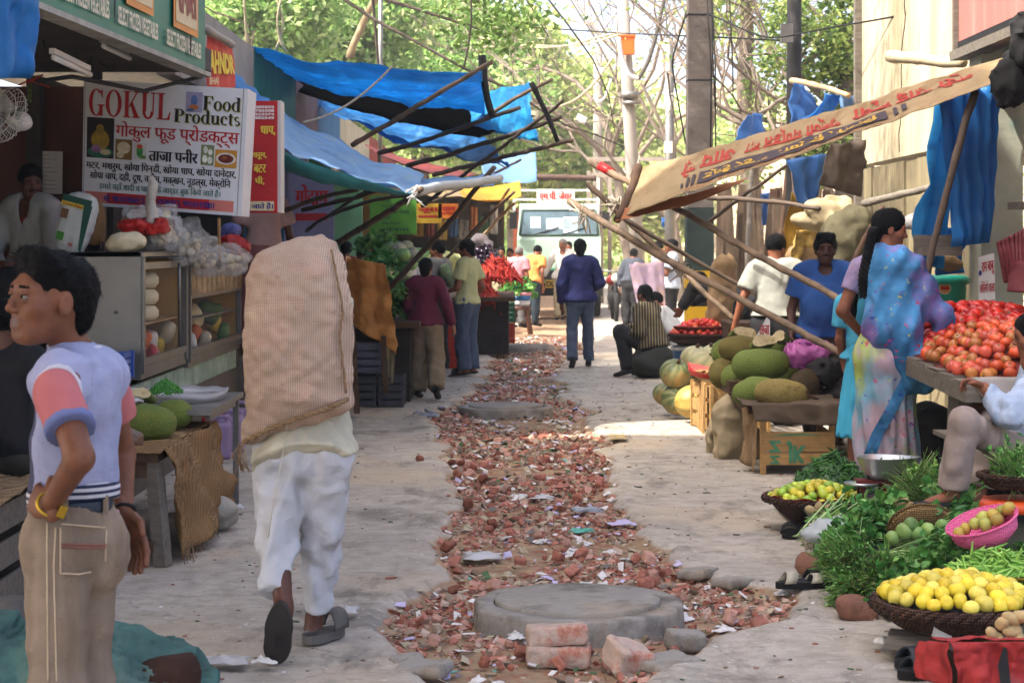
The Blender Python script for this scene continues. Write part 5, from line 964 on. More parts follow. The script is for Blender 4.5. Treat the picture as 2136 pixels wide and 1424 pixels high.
cloth('tarpaulin',M('tarp_far','#6a8fb8',.6,.1,2,.1,tl=.4),[P(1000,325,33),P(1118,318,33),P(1120,380,31),P(1010,376,31)],label='small far blue tarpaulin left of the truck',cat='tarpaulin',group=aw,sag=.1)
cloth('tarpaulin',YEL,[P(955,392,31),P(1085,378,31),P(1088,412,28),P(965,412,28)],label='yellow tarpaulin above the carrot stall',cat='tarpaulin',group=aw,sag=.15)
cloth('tarpaulin',M('tarp_rust','#6f2a1c',.7,.2,2,.1),[P(760,302,28),P(1000,365,27),P(960,372,25),P(800,330,25)],label='rust red awning with a yellow edge between the blue awnings',cat='tarpaulin',group=aw,sag=.1)
cloth('tarpaulin',BLUED,[P(490,150,16.2),P(560,215,16.9),P(580,240,15.6),P(492,190,15.4)],label='striped blue plastic strip between the red banner and the red sign',cat='tarpaulin',group=aw,sag=.03,fold=.02,fd=3)
bg_='bamboo poles of the left awnings'
for k,(a,b,r,m,lb)in enumerate((((735,303,19.5),(1033,124,18.2),.028,BAMB,'long bamboo pole crossing the uppermost blue awning, its tip the highest'),((790,320,22),(1085,228,20.5),.028,BAMD,'dark bamboo pole under the black awning, second from the top'),((850,345,23),(1180,237,20.5),.03,BAMD,'dark bamboo pole whose tip crosses the others above the truck'),((905,365,24),(1188,292,20.6),.03,BAMB,'bamboo pole ending lowest among the tips above the truck'),
((880,430,23),(1175,212,20.4),.022,BAMD,'thin dark stick rising steeply across the awning poles'),((1005,116,19.4),(1028,240,19.4),.04,BLACK,'crooked dark branch standing at the end of the uppermost blue awning'),((1108,172,20.4),(1166,294,20.4),.03,BLACK,'crooked dark branch tied across the bamboo tips'),((1012,245,21.6),(1150,163,20.6),.025,BAMB,'bamboo tip sticking out right of the crooked branch'),
((700,508,19),(872,395,16.3),.032,BAMB,'bamboo prop leaning from behind the porter\'s sack to the pale awning corner'),((812,604,19.3),(1036,352,18),.03,BAMD,'long dark prop leaning past the boy in the maroon sweater'),((868,400,16.4),(1038,372,18),.045,M('pipe_white','#9ba0a0',.6,.15,5,.1),'whitish pole at the hem of the pale blue awning'),
((590,440,17.5),(745,392,17.0),.022,BAMD,'dark stick under the pale blue awning, nearest the red sign'),((632,438,18.5),(800,392,17.8),.022,BAMD,'dark stick under the pale blue awning, second from the red sign'),((690,450,20),(850,404,18.5),.022,BAMD,'dark stick under the pale blue awning, third from the red sign'),((640,480,21),(770,395,19.5),.02,BAMD,'steep dark stick in the shade under the pale blue awning'),
((930,540,28),(1075,400,26),.025,BAMB,'slanting bamboo above the eggplant stall, leftmost of three'),((960,520,30),(1060,395,28),.025,BAMB,'slanting bamboo above the eggplant stall, middle of three'),((1000,500,32),(1070,430,29),.028,M('bamboo_pale','#a58d6a',.6,.15,4,.2),'pale slanting bamboo nearest the truck'),((905,420,30),(1082,330,26),.022,BAMD,'dark stick below the bamboo tips left of the truck'))):
 bamboo('awning_pole',P(*a),P(*b),r,m,lb,bg_,.03,seed=k)
mb=MB();pts=np.linspace(0,1,30)[:,None];X=P(632,255,18)*(1-pts)+P(818,138,18.4)*pts-V3(0,0,.1)*4*pts*(1-pts);mb.tube(X,.011,5);tag(mb.build('rope',M('rope','#8a8478',.9,.2,20,.3)),'thin grey chain slung across the blue awning','rope')
mb=MB()
for k in range(9):a=P(866,398,16.3);mb.tube([a+RNG.normal(0,.03,3),a+RNG.normal(0,.06,3)-V3(0,0,.06)],.006,4)
tag(mb.build('knot',PLW),'white plastic strip knot tying the pale awning to its pole','knot')
# right side: house, sign, shack, poles
WC=M('wall_cream','#b0a488',.9,.15,1.5,.3,10,kind='streak',axis=2,k=.12,col2='#85795c',thr=.44);PLK=M('plank_cream','#7d7256',.9,.2,3,.4,20,kind='wood',axis=2,k=.6,col2='#6a5f48',thr=.55)
t=thing('house','cream plastered house with weathered plank wall on the right','house',(4,17,0));mb=MB();mb.box((4.9,17.1,4.3),(2.5,6.0,3.7));mb.build('upper_wall',WC,t)
mb=MB()
for k in range(11):mb.box((3.70+RNG.normal(0,.008),14.35+k*.55,1.2),(.05,.53,2.42))
mb.build('plank_wall',PLK,t);mb=MB();mb.box((3.52,13.95,2.0),(.3,.36,4.0));mb.build('pillar',M('pillar_peel','#a8a894',.85,.15,3,.3,12,kind='stain',k=3,col2='#7fa095',thr=.55,col3='#6a5f50'),t)
mb=MB();mb.box((3.64,20.05,2.2),(.12,.1,4.4));mb.build('corner_post',WOODG,t)
mb=MB();X=np.stack([np.full(40,3.648),18.0+np.cumsum(RNG.normal(0,.045,40)),np.linspace(2.5,6,40)],1);mb.tube(X,.006,4);mb.build('crack',BLACK,t)
t=thing('shop_building','dark red-brown shop front at the right edge beyond the tomato stall','shop',(4.2,12,0));mb=MB();mb.box((3.95,11.6,1.6),(.1,4.0,3.2));mb.build('wall',M('wall_maroon','#3a2220',.9,.2,3,.1),t);mb=MB();mb.box((3.7,13.2,1.9),(.5,.3,.05));mb.box((3.7,13.2,1.62),(.5,.3,.04));mb.build('shelf',WOODG,t)
bd=Board((3.3,14.2,4.4),(3.3,10.0,4.4),(3.3,10.0,3.05),(3.3,14.2,3.05));t=thing('signboard','plain faded pink signboard with a grey rotten wooden edge at the top right corner','sign',(3.3,12,3.05));mb=MB();mb.box((3.36,12.1,3.73),(.1,4.2,1.34));mb.build('panel',M('sign_pink','#a8645a',.6,.12,1.5,.05,kind='streak',axis=2,k=.3,col2='#b58478',thr=.5),t)
mb=MB();mb.box((3.33,12.1,3.03),(.16,4.3,.07),jit=.004);mb.box((3.34,14.23,3.7),(.14,.05,1.4));mb.build('frame',WOODG,t)
mb=MB();mb.box((3.75,12.6,3.1),(.9,3.2,.06));mb.build('canopy',BLACK,t)
BA,BBp,BC,BD_=P(1322,358,16.2),P(2100,118,12.9),P(2134,152,12.4),P(1288,455,15.6)
t=thing('banner','long tan cloth banner stretched as an awning with upside-down red and black Hindi writing','banner',(BA+BC)/2);X=sheet(BA,BBp,BC,BD_,nu=70,nv=16,sag=.04,wr=.02,wsc=3,seed=8);mb=MB();mb.grid(X);mb.build('cloth',M('banner_tan','#94805f',.8,.16,2,.2,14,tl=.2,kind='stain',k=3,col2='#7c6444',thr=.48,col3='#a48e6a',crease=.5,cs=3),t,solid=.004)
def on_sheet(X,uv,d,flip=1):
 a,b,_=X.shape;u=np.clip(uv[:,0],0,.9999)*(b-1);v=np.clip(uv[:,1],0,.9999)*(a-1);i,j=v.astype(int),u.astype(int);fu,fv=(u-j)[:,None],(v-i)[:,None]
 p=(X[i,j]*(1-fu)+X[i,j+1]*fu)*(1-fv)+(X[i+1,j]*(1-fu)+X[i+1,j+1]*fu)*fv;n=np.cross(X[i,j+1]-X[i,j],X[i+1,j]-X[i,j]);n/=np.linalg.norm(n,axis=1)[:,None];return p-n*d
def sheet_text(X,mb,body,u0,v0,u1,v1,mi=0,bold=.03,d=.008):
 vv,f=text2d(dev(body),bold);mn,mx=vv.min(0),vv.max(0);q=(vv-mn)/(mx-mn);uv=np.stack([u0+(1-q[:,0])*(u1-u0),v0+q[:,1]*(v1-v0)],1);mb.add(on_sheet(X,uv,d),f,mi,False)
mb=MB();sheet_text(X,mb,'श्री साई कृपा',.64,.06,.92,.5);sheet_text(X,mb,'सब्जी मण्डल का',.36,.08,.61,.52);sheet_text(X,mb,'आप से',.17,.12,.33,.54);mb.build('red_lettering',M('ink_banner_red','#8c2a1a',.7,.1,6,0),t)
mb=MB();uv=lambda*r:np.stack([np.repeat(np.linspace(r[0],r[2],30),2),np.tile([r[1],r[3]],30)],1)
for r in((.235,.54,.72,.86),(.215,.56,.224,.84),(.20,.6,.208,.84),(.183,.7,.19,.8),(.735,.54,.745,.82),(.755,.54,.767,.8)):
 mb.add(on_sheet(X,uv(*r),.012),[(2*i,2*i+2,2*i+3,2*i+1)for i in range(29)],0)
mb.build('black_band',M('ink_banner_black','#33262a',.7,.1,6,0),t);mb=MB();sheet_text(X,mb,'किशोर तिरपाल केटर टैन्ट',.25,.57,.70,.83,d=.018);mb.build('yellow_lettering',M('ink_banner_yellow','#a8862e',.7,.1,6,0),t)
mb=MB();sheet_text(X,mb,'आपका हार्दिक स्वागत करता है नववर्ष',.2,.88,.66,.96,d=.01,bold=.01);mb.build('small_lettering',M('ink_banner_rust','#8a4a26',.7,.1,6,0),t)
cloth('cloth_strip',M('cloth_orange','#9a6440',.8,.15,3,.2,tl=.3),[P(1290,440,15.6),P(1560,372,15.4),P(1545,385,15.3),P(1285,466,15.5)],label='orange cloth strip under the lower left hem of the tan banner',cat='cloth',sag=.06,wr=.02)
rb='bamboo poles of the right awning'
for k,(a,b,r,m,lb)in enumerate((((1233,338,16.9),(1768,640,13.6),.031,BAMB,'long bamboo pole running in front of the man in the blue polo shirt'),((1188,420,16.6),(1775,745,13.6),.033,BAMB,'lowest long bamboo pole with white string, ending by the pink bag'),((1226,384,18.2),(1535,672,17.4),.03,BAMB,'bamboo pole ending behind the tomato basket'),((1330,350,16.1),(1285,460,15.5),.04,WOODD,'short dark crossbar at the outer end of the tan banner'),
((1475,412,17),(1712,436,16),.022,BAMD,'thin dark stick level below the tan banner'),((1478,462,19),(1640,340,17.5),.02,BAMD,'thin dark stick rising to the tan banner from the utility pole'),((2034,190,12.9),(1932,590,12.9),.027,BAMD,'dark upright stick in front of the blue tarpaulin curtain'),((1650,168,21),(1770,200,20),.035,M('bamboo_pale','#a58d6a'),'pale bamboo holding the blue rags beside the cream wall'),
((1300,455,17.6),(1560,600,17.8),.022,BAMD,'dark stick running just above the lowest bamboo pole'),((1800,425,17.4),(1945,395,16.4),.035,WOODG,'crooked grey branch lying against the plank wall'),((1855,118,15.4),(2010,128,14.4),.05,M('log_pale','#b0a080'),'pale log lying above the tan banner against the cream wall'),((1780,545,15.6),(1840,430,16),.024,WOODD,'dark stick leaning behind the woman in the sari'))):
 bamboo('awning_pole' if k<9 else 'branch',P(*a),P(*b),r,m,lb,rb if k<9 else None,.03 if k!=9 else .08,seed=30+k,cat='pole' if k<9 else 'branch')
for px,py,Y,lb in((1418,557,15.6,'pale string wound round the lowest bamboo pole at mid length'),(1290,425,15.9,'pale string and rag tied at the lower corner of the tan banner'),(1330,372,16.1,'string tied at the upper corner of the tan banner'),(1215,445,16.4,'white string hanging near the tip of the lowest bamboo pole')):
 c=P(px,py,Y);mb=MB()
 for k in range(12):d=RNG.normal(0,.05,3);mb.tube([c+d,c-d*.4+RNG.normal(0,.03,3),c+RNG.normal(0,.07,3)-V3(0,0,.04)],.006,4)
 tag(mb.build('string_knot',M('string_pale','#a89c88',.9,.2,10,.1)),lb,'string')
mb=MB();a,b=P(1252,346,16.7),P(1278,362,16.6);mb.tube([a,b],.042,8);tag(mb.build('red_tape',RED),'red tape wound near the tip of the long bamboo pole','tape')
hg='rags and tarpaulins hung on the right'
RAG=M('rag_blue','#3f6fae',.6,.2,3,.2,10,tl=.25,kind='streak',axis=2,k=.6,col2='#8fa8c8',thr=.55)
for k,(q,m,lb,kw)in enumerate(((((1560,240),(1585,235),(1608,310),(1528,300),24),RAG,'small blue rag hanging above the left part of the tan banner',{}),(((1655,172),(1668,178),(1740,260),(1638,262),20.5),RAG,'blue pointed rag hanging from the pale bamboo',{}),(((1722,195),(1758,192),(1730,250),(1672,250),20.2),BLUED,'blue rag bunched at the middle of the pale bamboo',{}),(((1745,200),(1785,200),(1770,230),(1748,230),20.1),BLUEP,'pale blue rag at the right end of the pale bamboo',{}),
(((1635,335),(1725,320),(1705,430),(1660,425),18.5),RAG,'blue and white crumpled rag hanging below the tan banner',dict(fold=.05,fd=2.3)),(((1642,400),(1702,420),(1690,545),(1632,550),18.8),M('cloth_mustard','#a8822e',.8,.2,3,.2,tl=.2),'mustard yellow cloth hanging below the tan banner',dict(fold=.04,fd=2.2)),(((1730,300),(1800,290),(1790,410),(1705,385),18.2),M('hide_brown','#4a4038',.9,.2,4,.2),'dark grey-brown sheet hanging by the plank wall',dict(fold=.03,fd=1.6)),
(((1955,190),(2075,165),(2066,505),(1985,515),13.4),BLUED,'deep blue tarpaulin curtain bunched in front of the pillar',dict(fold=.06,fd=4.2)),(((1950,200),(2020,185),(1955,560),(1898,540),14.0),BLUE,'pale and mid blue tarpaulin curtain draped behind the woman\'s head',dict(fold=.06,fd=2.4)),(((1935,470),(2010,480),(2000,570),(1945,575),14.6),BLUED,'blue plastic hanging above the teal tub',{}),
(((1580,405),(1618,400),(1606,470),(1585,470),27),RAG,'pale blue cloth far behind under the banner',{}),(((1375,455),(1402,452),(1400,475),(1378,476),34),RAG,'small blue plastic behind the man in the white shirt',{}),(((1655,480),(1700,478),(1695,545),(1650,545),18),M('sack_yellow_print','#a58a4a',.8,.4,20,.2),'printed yellowish sack hanging behind the man in the grey shirt',{}))):
 cs=[P(x,y,q[4]+(.25 if i in(1,2)else 0))for i,(x,y)in enumerate(q[:4])];cloth('hanging_cloth',m,cs,label=lb,cat='cloth',group=hg,wr=.05,wsc=4,sag=.0,seed=k,**({'fold':.03,'fd':2}|kw))
lump('canvas_bundle',P(1735,440,17.6),(.27,.2,.17),M('canvas_beige','#9a8c6c',.8,.15,3,.3,8),40,'big crumpled beige canvas bundle hanging by the plank wall','canvas',n=9,am=.05);lump('canvas_bundle',P(1690,462,17.7),(.2,.14,.09),M('canvas_beige'),41,'folded beige canvas lying left of the big canvas bundle','canvas',n=6,am=.04)
lump('dark_sacks',P(1770,505,17.4),(.22,.2,.3),M('sack_olive','#4f4a36',.9,.2,5,.3),42,'olive sacks piled under the canvas bundle','sack',n=8,am=.04);lump('jute_sack',P(1672,545,18.2),(.2,.16,.14),BURL,43,'brown jute sack behind the man in the grey shirt','sack',am=.03)
CRM.append(BLACK);lump('black_bag',P(2118,165,12.3),(.13,.12,.2),BLACK,44,'black plastic bag hanging under the pink signboard','bag',am=.03);lump('dark_pouch',P(2128,100,12.2),(.07,.08,.22),BLACK,45,'long dark pouch hanging at the right edge above the black bag','bag',am=.02)
MR=M('cloth_maroon','#571a20',.7,.15,5,.15);cloth('hanging_cloth',MR,[P(2078,505,12.2),P(2150,470,12.2),P(2150,590,12.0),P(2095,590,12.2)],label='maroon leather-like cloth hanging above the tomatoes, upper piece',cat='cloth',wr=.04,fold=.02,sag=0);cloth('hanging_cloth',MR,[P(2108,545,12.1),P(2150,545,12.1),P(2150,612,12.0),P(2100,608,12.1)],label='maroon cloth hanging above the tomatoes, lower piece',cat='cloth',wr=.03,sag=0)
mb=MB();mb.box(P(2035,560,13.6)+V3(-.26,0,.12),(.28,.2,.06));mb.box(P(2035,540,13.6)+V3(-.26,.05,.1),(.34,.02,.14));tag(mb.build('wooden_shelf',WOODG),'small grey wooden shelf on the wall above the teal tub','shelf')
lump('grain_sack',P(1965,548,14.6),(.14,.14,.07),BURL,47,'open burlap sack of brown roots standing on the teal tub','sack',am=.02)
TEAL=M('tub_teal','#12907c',.4,.08,3,.02);c=P(1962,645,15.2);t=thing('tub','large turquoise plastic tub with a lid behind the tomatoes','tub',c);mb=MB();mb.lathe([(0,-.35),(.17,-.35),(.2,.2),(.205,.22)],c,32);mb.build('body',TEAL,t);mb=MB();mb.lathe([(.2,.2),(.225,.205),(.225,.25),(.19,.27),(0,.275)],c,32);mb.build('lid',TEAL,t)
bd=Board(*[P(x,y,15.0)for x,y in((1958,588),(1984,588),(1984,614),(1958,614))]);mb=MB();bd.disc(mb,.5,.5,.5,.5,0,.0,20);bd.disc(mb,.5,.5,.4,.4,1,.003,20);bd.rect(mb,.15,.38,.85,.62,2,.006);mb.build('sticker',[CREAM,M('sticker_orange','#b87a4a'),RED],t)
c4=[P(x,y,Y)for x,y,Y in((2041,536,13.55),(2074,528,13.5),(2077,648,13.5),(2042,650,13.55))];bd=Board(*c4);t=thing('signboard','small white hanging sign with red and blue Hindi writing by the tomatoes','sign',c4[3]);mb=MB();bd.rect(mb,0,0,1,1,0,0);mb.build('panel',PAP,t,solid=.006);mb=MB();bd.text(mb,'राम बाबू',.22,.12,.98,.36,0,.04,d=.008);mb.build('red_lettering',INKR,t);mb=MB();bd.text(mb,'छोलिये वाला',.08,.46,.98,.66,0,.03,d=.008);mb.build('red_lettering',INKR,t);mb=MB();bd.text(mb,'टमाटर मिर्च अदरक',.05,.78,.97,.88,0,.03,d=.008);bd.disc(mb,.12,.3,.09,.05,0,.008);mb.build('blue_lettering',INKB,t)
mb=MB();mb.lathe([(0,0),(.1,.02),(.12,.06),(.08,.12),(0,.15)],P(1912,482,14.8),20);tag(mb.build('steel_bowl',WHITE),'pale round bowl hung behind the woman\'s face','bowl')
t=thing('shack','shack of upright weathered planks and logs behind the utility pole','shack',(3.2,27,0));mb=MB()
for k in range(17):x=P(1500+k*14,505,26.5)[0];mb.box((x,26.5+RNG.normal(0,.1),1.2+RNG.normal(0,.1)),(.085+.03*RNG.random(),.05,2.4),(RNG.normal(0,.03),RNG.normal(0,.05),0))
mb.build('plank_wall',[M('plank_pale','#6f5d4a',.9,.3,3,.4,kind='wood',axis=2,k=.8,col2='#4f3428',thr=.52)],t)
for k,(px,a,Y)in enumerate(((1560,10,25.5),(1592,-8,25),(1622,16,24),(1645,9,22.5))):bamboo('leaning_log',V3(P(px,505,Y)[0],Y,0),V3(P(px+a*1.6,505,Y)[0],Y+.2,2.7),.04,(WOODG,BAMB,WOODD,BAMD)[k],('grey log leaning on the plank shack, leftmost','bamboo leaning on the plank shack','dark brown log leaning on the plank shack','thin dark stick leaning at the right end of the plank shack')[k],None,.05,seed=60+k,cat='log')
POLE=M('pole_concrete','#5f554c',.9,.2,3,.5,14,kind='stain',k=2.4,col2='#6d635c',thr=.5)
def bandpole(name,label,a,b,r0,r1,mat,cat='pole',n=12):mb=MB();mb.tube([a,a*.5+np.asarray(b)*.5,b],[r0,(r0+r1)/2,r1],n,smooth=n>4);t=thing(name,label,cat,a);mb.build('shaft',mat,t);return t
t=thing('utility_pole','thick square concrete utility pole with black and yellow painted bands','pole',(2.44,25,0));MB().box((2.44,25,4.5),(.36,.36,9),taper=.72).build('shaft',POLE,t)
for z0,z1,m in((0.55,.82,YEL),(.82,1.05,BLACK),(1.05,1.28,YEL),(1.28,2.1,M('pole_dark_green','#24302a',.7,.3,4,.2)),(.2,.55,BLACK)):mb=MB();q=.368-.0112*(z0+z1)/2;mb.box((2.44,25,(z0+z1)/2),(q,q,z1-z0-.002));mb.build('painted_band',M('band_yellow','#c79a10',.6,.12,5,.05)if m is YEL else m,t)
mb=MB()
for z in(2.35,3.75,4.6):mb.lathe([(.225,-.012),(.235,0),(.225,.012)],(2.44,25,z),4,R3=A(Matrix.Rotation(R(45),3,'Z')),smooth=False)
for k in range(4):x=2.52+.1*k*RNG.random();mb.tube([V3(x,24.82,4.9),V3(x+.06*RNG.random(),24.8,3.9),V3(x+.05,24.82,2.6+RNG.random())],.009,4)
mb.build('wire_wrap',BLACK,t)
t=bandpole('utility_pole','slim pale leaning concrete pole carrying the orange box',P(1338,505,38)*A((1,1,0)),P(1292,-120,38),.15,.11,M('pole_pale','#8b847a',.9,.1,3,.2));mb=MB();c=P(1307,96,37.7);mb.box(c,(.31,.22,.34));mb.box(c+V3(0,0,.19),(.35,.26,.04));mb.build('orange_box',M('box_orange','#c25a16',.6,.1,4,.05),t)
mb=MB();mb.tube([P(1313,y,37.85)for y in(192,205)],.19,8);mb.tube([P(1318,y,37.85)for y in(212,218)],.19,8);mb.build('clamp',STEELD,t)
t=bandpole('street_lamp','distant thin pale pole with two white lamp heads',P(1248,505,52)*A((1,1,0)),P(1247,100,52),.15,.12,M('pole_pale'))
for(px,py,e,q)in((1252,148,1,(1290,175)),(1212,248,1,(1235,270))):mb=MB();mb.box(P(px,py,51.6),(.28,.3,.2),(0,R(25),0));mb.build('lamp_head',M('lamp_white','#b9b9b5',.4,.05),t);mb=MB();mb.tube([P(px,py,51.7),P(q[0],q[1],51.8)],.05,6);mb.build('lamp_arm',STEELD,t)
t=bandpole('utility_pole','thin pale pole with two white meter boxes left of the banded pole',P(1398,505,33)*A((1,1,0)),P(1396,80,33),.1,.07,STEELD)
for py in(207,307):mb=MB();mb.box(P(1394,py,32.7),(.14,.1,.2));mb.build('meter_box',WHITE,t)
t=bandpole('utility_pole','dark tarred pole with a grey box between the trees on the right',P(1655,505,23)*A((1,1,0)),P(1657,-60,23),.1,.085,BLACK);mb=MB();mb.box(P(1641,70,22.8),(.14,.1,.22));mb.build('box',STEELD,t)
bandpole('thin_pole','thin grey pole standing behind the uppermost blue awning',P(793,400,34),P(794,-60,34),.045,.04,STEELD);bamboo('dry_stick',P(728,122,26),P(806,-40,26),.05,M('bamboo_pale'),'pale split bamboo rising behind the uppermost blue awning',None,.05,seed=81)
for k,(x0,y0,x1,y1)in enumerate(((574,106,571,-10),(514,96,508,-10),(598,110,590,-10))):bamboo('dangling_rope',P(x0,y0,20),P(x1,y1,20),.014,M('rope_pale','#a5977a',.9,.2,20,.2),('pale rope hanging left of the blue awning, the middle one','brown rope at the corner of the blue awning, leftmost','thin brown rope at the corner of the blue awning, rightmost')[k],None,.08,seed=85+k,cat='rope')
def cable(pts,r,mat,label,nm='cable',n=24):
 p=A([P(*q)for q in pts]);t_=np.linspace(0,len(p)-1,n);X=np.stack([np.interp(t_,range(len(p)),p[:,i])for i in range(3)],1)
 for _ in range(3):X[1:-1]=(X[:-2]+2*X[1:-1]+X[2:])/4
 mb=MB();mb.tube(X,r,6);tag(mb.build(nm,mat),label,'cable')
cable([(1290,78,37),(1296,120,37),(1312,158,37),(1332,165,37)],.05,WHITE,'thick white cable looping down from the orange box');cable([(1332,165,37),(1352,130,37),(1366,85,37),(1376,40,37),(1390,-20,37)],.045,M('cable_grey','#4a443c'),'twisted dark cable rising from the white loop to the top of the view')
cable([(1000,100,40),(1090,95,40),(1180,98,40),(1240,80,40),(1300,66,38)],.025,M('wire_tan','#a89878'),'tan wire sagging towards the orange box');cable([(980,75,40),(1120,102,39),(1230,92,39),(1300,70,38)],.02,M('wire_tan'),'second tan wire just above the first, towards the orange box');cable([(1150,230,36),(1200,210,37),(1235,180,38),(1280,120,38)],.025,M('wire_tan'),'tan wire climbing from the bamboo tips to the orange box')
cable([(1090,56,34),(1300,70,34),(1450,76,26),(1640,85,23)],.012,BLACK,'thin black wire crossing between the poles');cable([(1240,198,40),(1250,214,40),(1262,205,40),(1275,165,40)],.03,WHITE,'small white cable loop on the distant pole');cable([(1480,30,24),(1600,85,22),(1720,60,20),(1900,30,18),(1960,-10,17)],.01,BLACK,'thin wires sagging in front of the cream wall');cable([(1440,0,25),(1400,130,27),(1430,300,28)],.012,BLACK,'thin dark wire hanging left of the banded pole')
bamboo('beam',P(1068,371,40),P(1246,375,40),.07,M('rust','#4a3830',.8,.2,5,.2),'rusty horizontal beam above the truck',None,.02,seed=90,cat='beam')
t=thing('gate_frame','grey frame of posts and rails behind the truck','frame',P(1300,505,47)*A((1,1,0)));mb=MB()
for px in(1228,1272,1330):mb.box(A((P(px,505,47)[0],47,1.6)),(.09,.09,3.6))
for py in(332,365):mb.beam(P(1225,py,47),P(1440,py,47),.08,.1)
mb.build('posts',M('frame_grey','#8d8478',.8,.15),t)
# truck
tx,ty=P(1166,505,42)[0],42.0;t=thing('truck','pale green lorry parked across the far end of the street','truck',(tx,ty,0));TG=M('truck_green','#a2bda6',.35,.06,2,.02);s_=lambda px:(px-1166)*42/F;zz=lambda py:CZ-(py-HY)*42/F
mb=MB();yf=ty
prof=[(0,.62),(0,zz(560)),(.04,zz(500)),(.3,zz(432)),(.5,zz(424)),(1.9,zz(424)),(1.9,.62)];n=len(prof);w2=.92
L_=A([(tx-w2*(1 if i<3 else .93),yf+p[0],p[1])for i,p in enumerate(prof)]);R_=A([(tx+w2*(1 if i<3 else .93),yf+p[0],p[1])for i,p in enumerate(prof)])
mb.add(np.concatenate([L_,R_]),[tuple(range(n-1,-1,-1))[::-1],tuple(range(2*n-1,n-1,-1))]+[(i,i+1,n+i+1,n+i)[::-1]for i in range(n-1)],0,False);mb.build('cab',TG,t)
e=lambda u,py:A((tx+u,yf+np.interp(zz(py),[zz(500),zz(432)],[.04,.3])-.012,zz(py)))
mb=MB();mb.add([e(-.78,440),e(.78,440),e(.84,488),e(-.84,488)],[(0,1,2,3)],0,False);mb.build('windscreen',M('windscreen','#4a5c62',.15,.3,3,0,spec=.4),t);mb=MB()
mb.tube([e(-.8,438),e(.8,438)],.025,6);mb.tube([e(-.86,490),e(.86,490)],.025,6);mb.tube([e(-.8,438),e(-.86,490)],.03,6);mb.tube([e(.8,438),e(.86,490)],.03,6);mb.build('window_frame',M('rubber_dark','#3a4a42'),t)
mb=MB();y3=V3(0,-.01,0)
for u0,p0,u1,p1 in((-.28,455,.42,478),(.1,452,.42,486),(-.62,452,-.4,476)):mb.add([e(u0,p0)+y3,e(u1,p0)+y3,e(u1,p1)+y3,e(u0,p1)+y3],[(0,1,2,3)],0,False)
mb.build('windscreen_paper',M('screen_paper','#a9bcc0',.5,.15,4,0),t);mb=MB();mb.tube([e(-.55,490)+2*y3,e(.0,474)+2*y3],.012,4);mb.tube([e(.05,490)+2*y3,e(.6,474)+2*y3],.012,4);mb.build('wiper',BLACK,t)
mb=MB();mb.box((tx,yf-.02,zz(573)),(1.75,.06,.3));mb.build('grille_panel',M('truck_green_dark','#4d8a68',.4,.08),t);mb=MB()
for u in(-.58,.58):mb.box((tx+u,yf-.055,zz(573)),(.26,.03,.2))
mb.box((tx,yf-.055,zz(573)),(.7,.03,.2));mb.build('grille',BLACK,t)
for u in(-.58,.58):mb=MB();mb.ell((tx+u,yf-.08,zz(573)),(.085,.03,.085),14);mb.build('headlight',M('headlight','#a8b0b0',.1,.05,3,0),t)
mb=MB();mb.box((tx,yf-.1,.62),(1.9,.18,.28));mb.build('bumper',BLACK,t);mb=MB();mb.box((tx-.1,yf-.2,.74),(.4,.02,.17));mb.build('number_plate',M('plate_yellow','#c09a2a'),t);bdp=Board(*[A((tx-.1+a*.18,yf-.212,.74+b*.06))for a,b in((-1,1),(1,1),(1,-1),(-1,-1))]);mb=MB();bdp.text(mb,'DL 1L',0,0,1,1,0,.04,d=.002);mb.build('plate_number',INK,t)
for u in(-.82,.82):
 w_=thing('wheel',None,None);w_.parent=t;w_.location=(u,.7,.42);mb=MB();Rx=A(Matrix.Rotation(R(90),3,'Y'));mb.lathe([(.25,-.12),(.4,-.11),(.42,-.05),(.42,.05),(.4,.11),(.25,.12)],wloc(w_),24,R3=Rx);mb.build('tyre',M('tyre','#1c1b1a',.9),w_);mb=MB();mb.lathe([(0,-.08),(.2,-.08),(.25,-.1),(.25,.1),(.2,.08),(0,.08)],wloc(w_),18,R3=Rx);mb.build('rim',STEELD,w_)
mb=MB();mb.box((tx,yf+4.0,1.55),(2.0,4.0,1.7));mb.build('cargo_bed',M('bed_rust','#7c3a26',.8,.2),t)
for u in(-1.0,1.02):mb=MB();mb.box((tx+u,yf-.1,zz(460)),(.16,.08,.36));mb.tube([(tx+u,yf-.1,zz(440)),(tx+u*.88,yf+.2,zz(445))],.015,5);mb.build('mirror',BLACK,t)
mb=MB()
for u in(-.98,.95):mb.box((tx+u,yf+2.0,zz(408)),(.06,.06,.9))
for py in(392,412):mb.beam((tx-.98,yf+2.0,zz(py)),(tx+.95,yf+2.0,zz(py)),.05,.05)
mb.build('roof_rack',WHITE,t);mb=MB();c=A((tx-.05,yf+1.0,zz(407)));mb.box(c,(.85,.04,.32));mb.build('roof_board',WHITE,t);bdp=Board(*[c+V3(a*.36,-.024,b*.11)for a,b in((-1,1),(1,1),(1,-1),(-1,-1))]);mb=MB();bdp.text(mb,'एम.पी. जेसर',0,0,1,1,0,.04,d=.003);mb.build('roof_lettering',INKR,t)
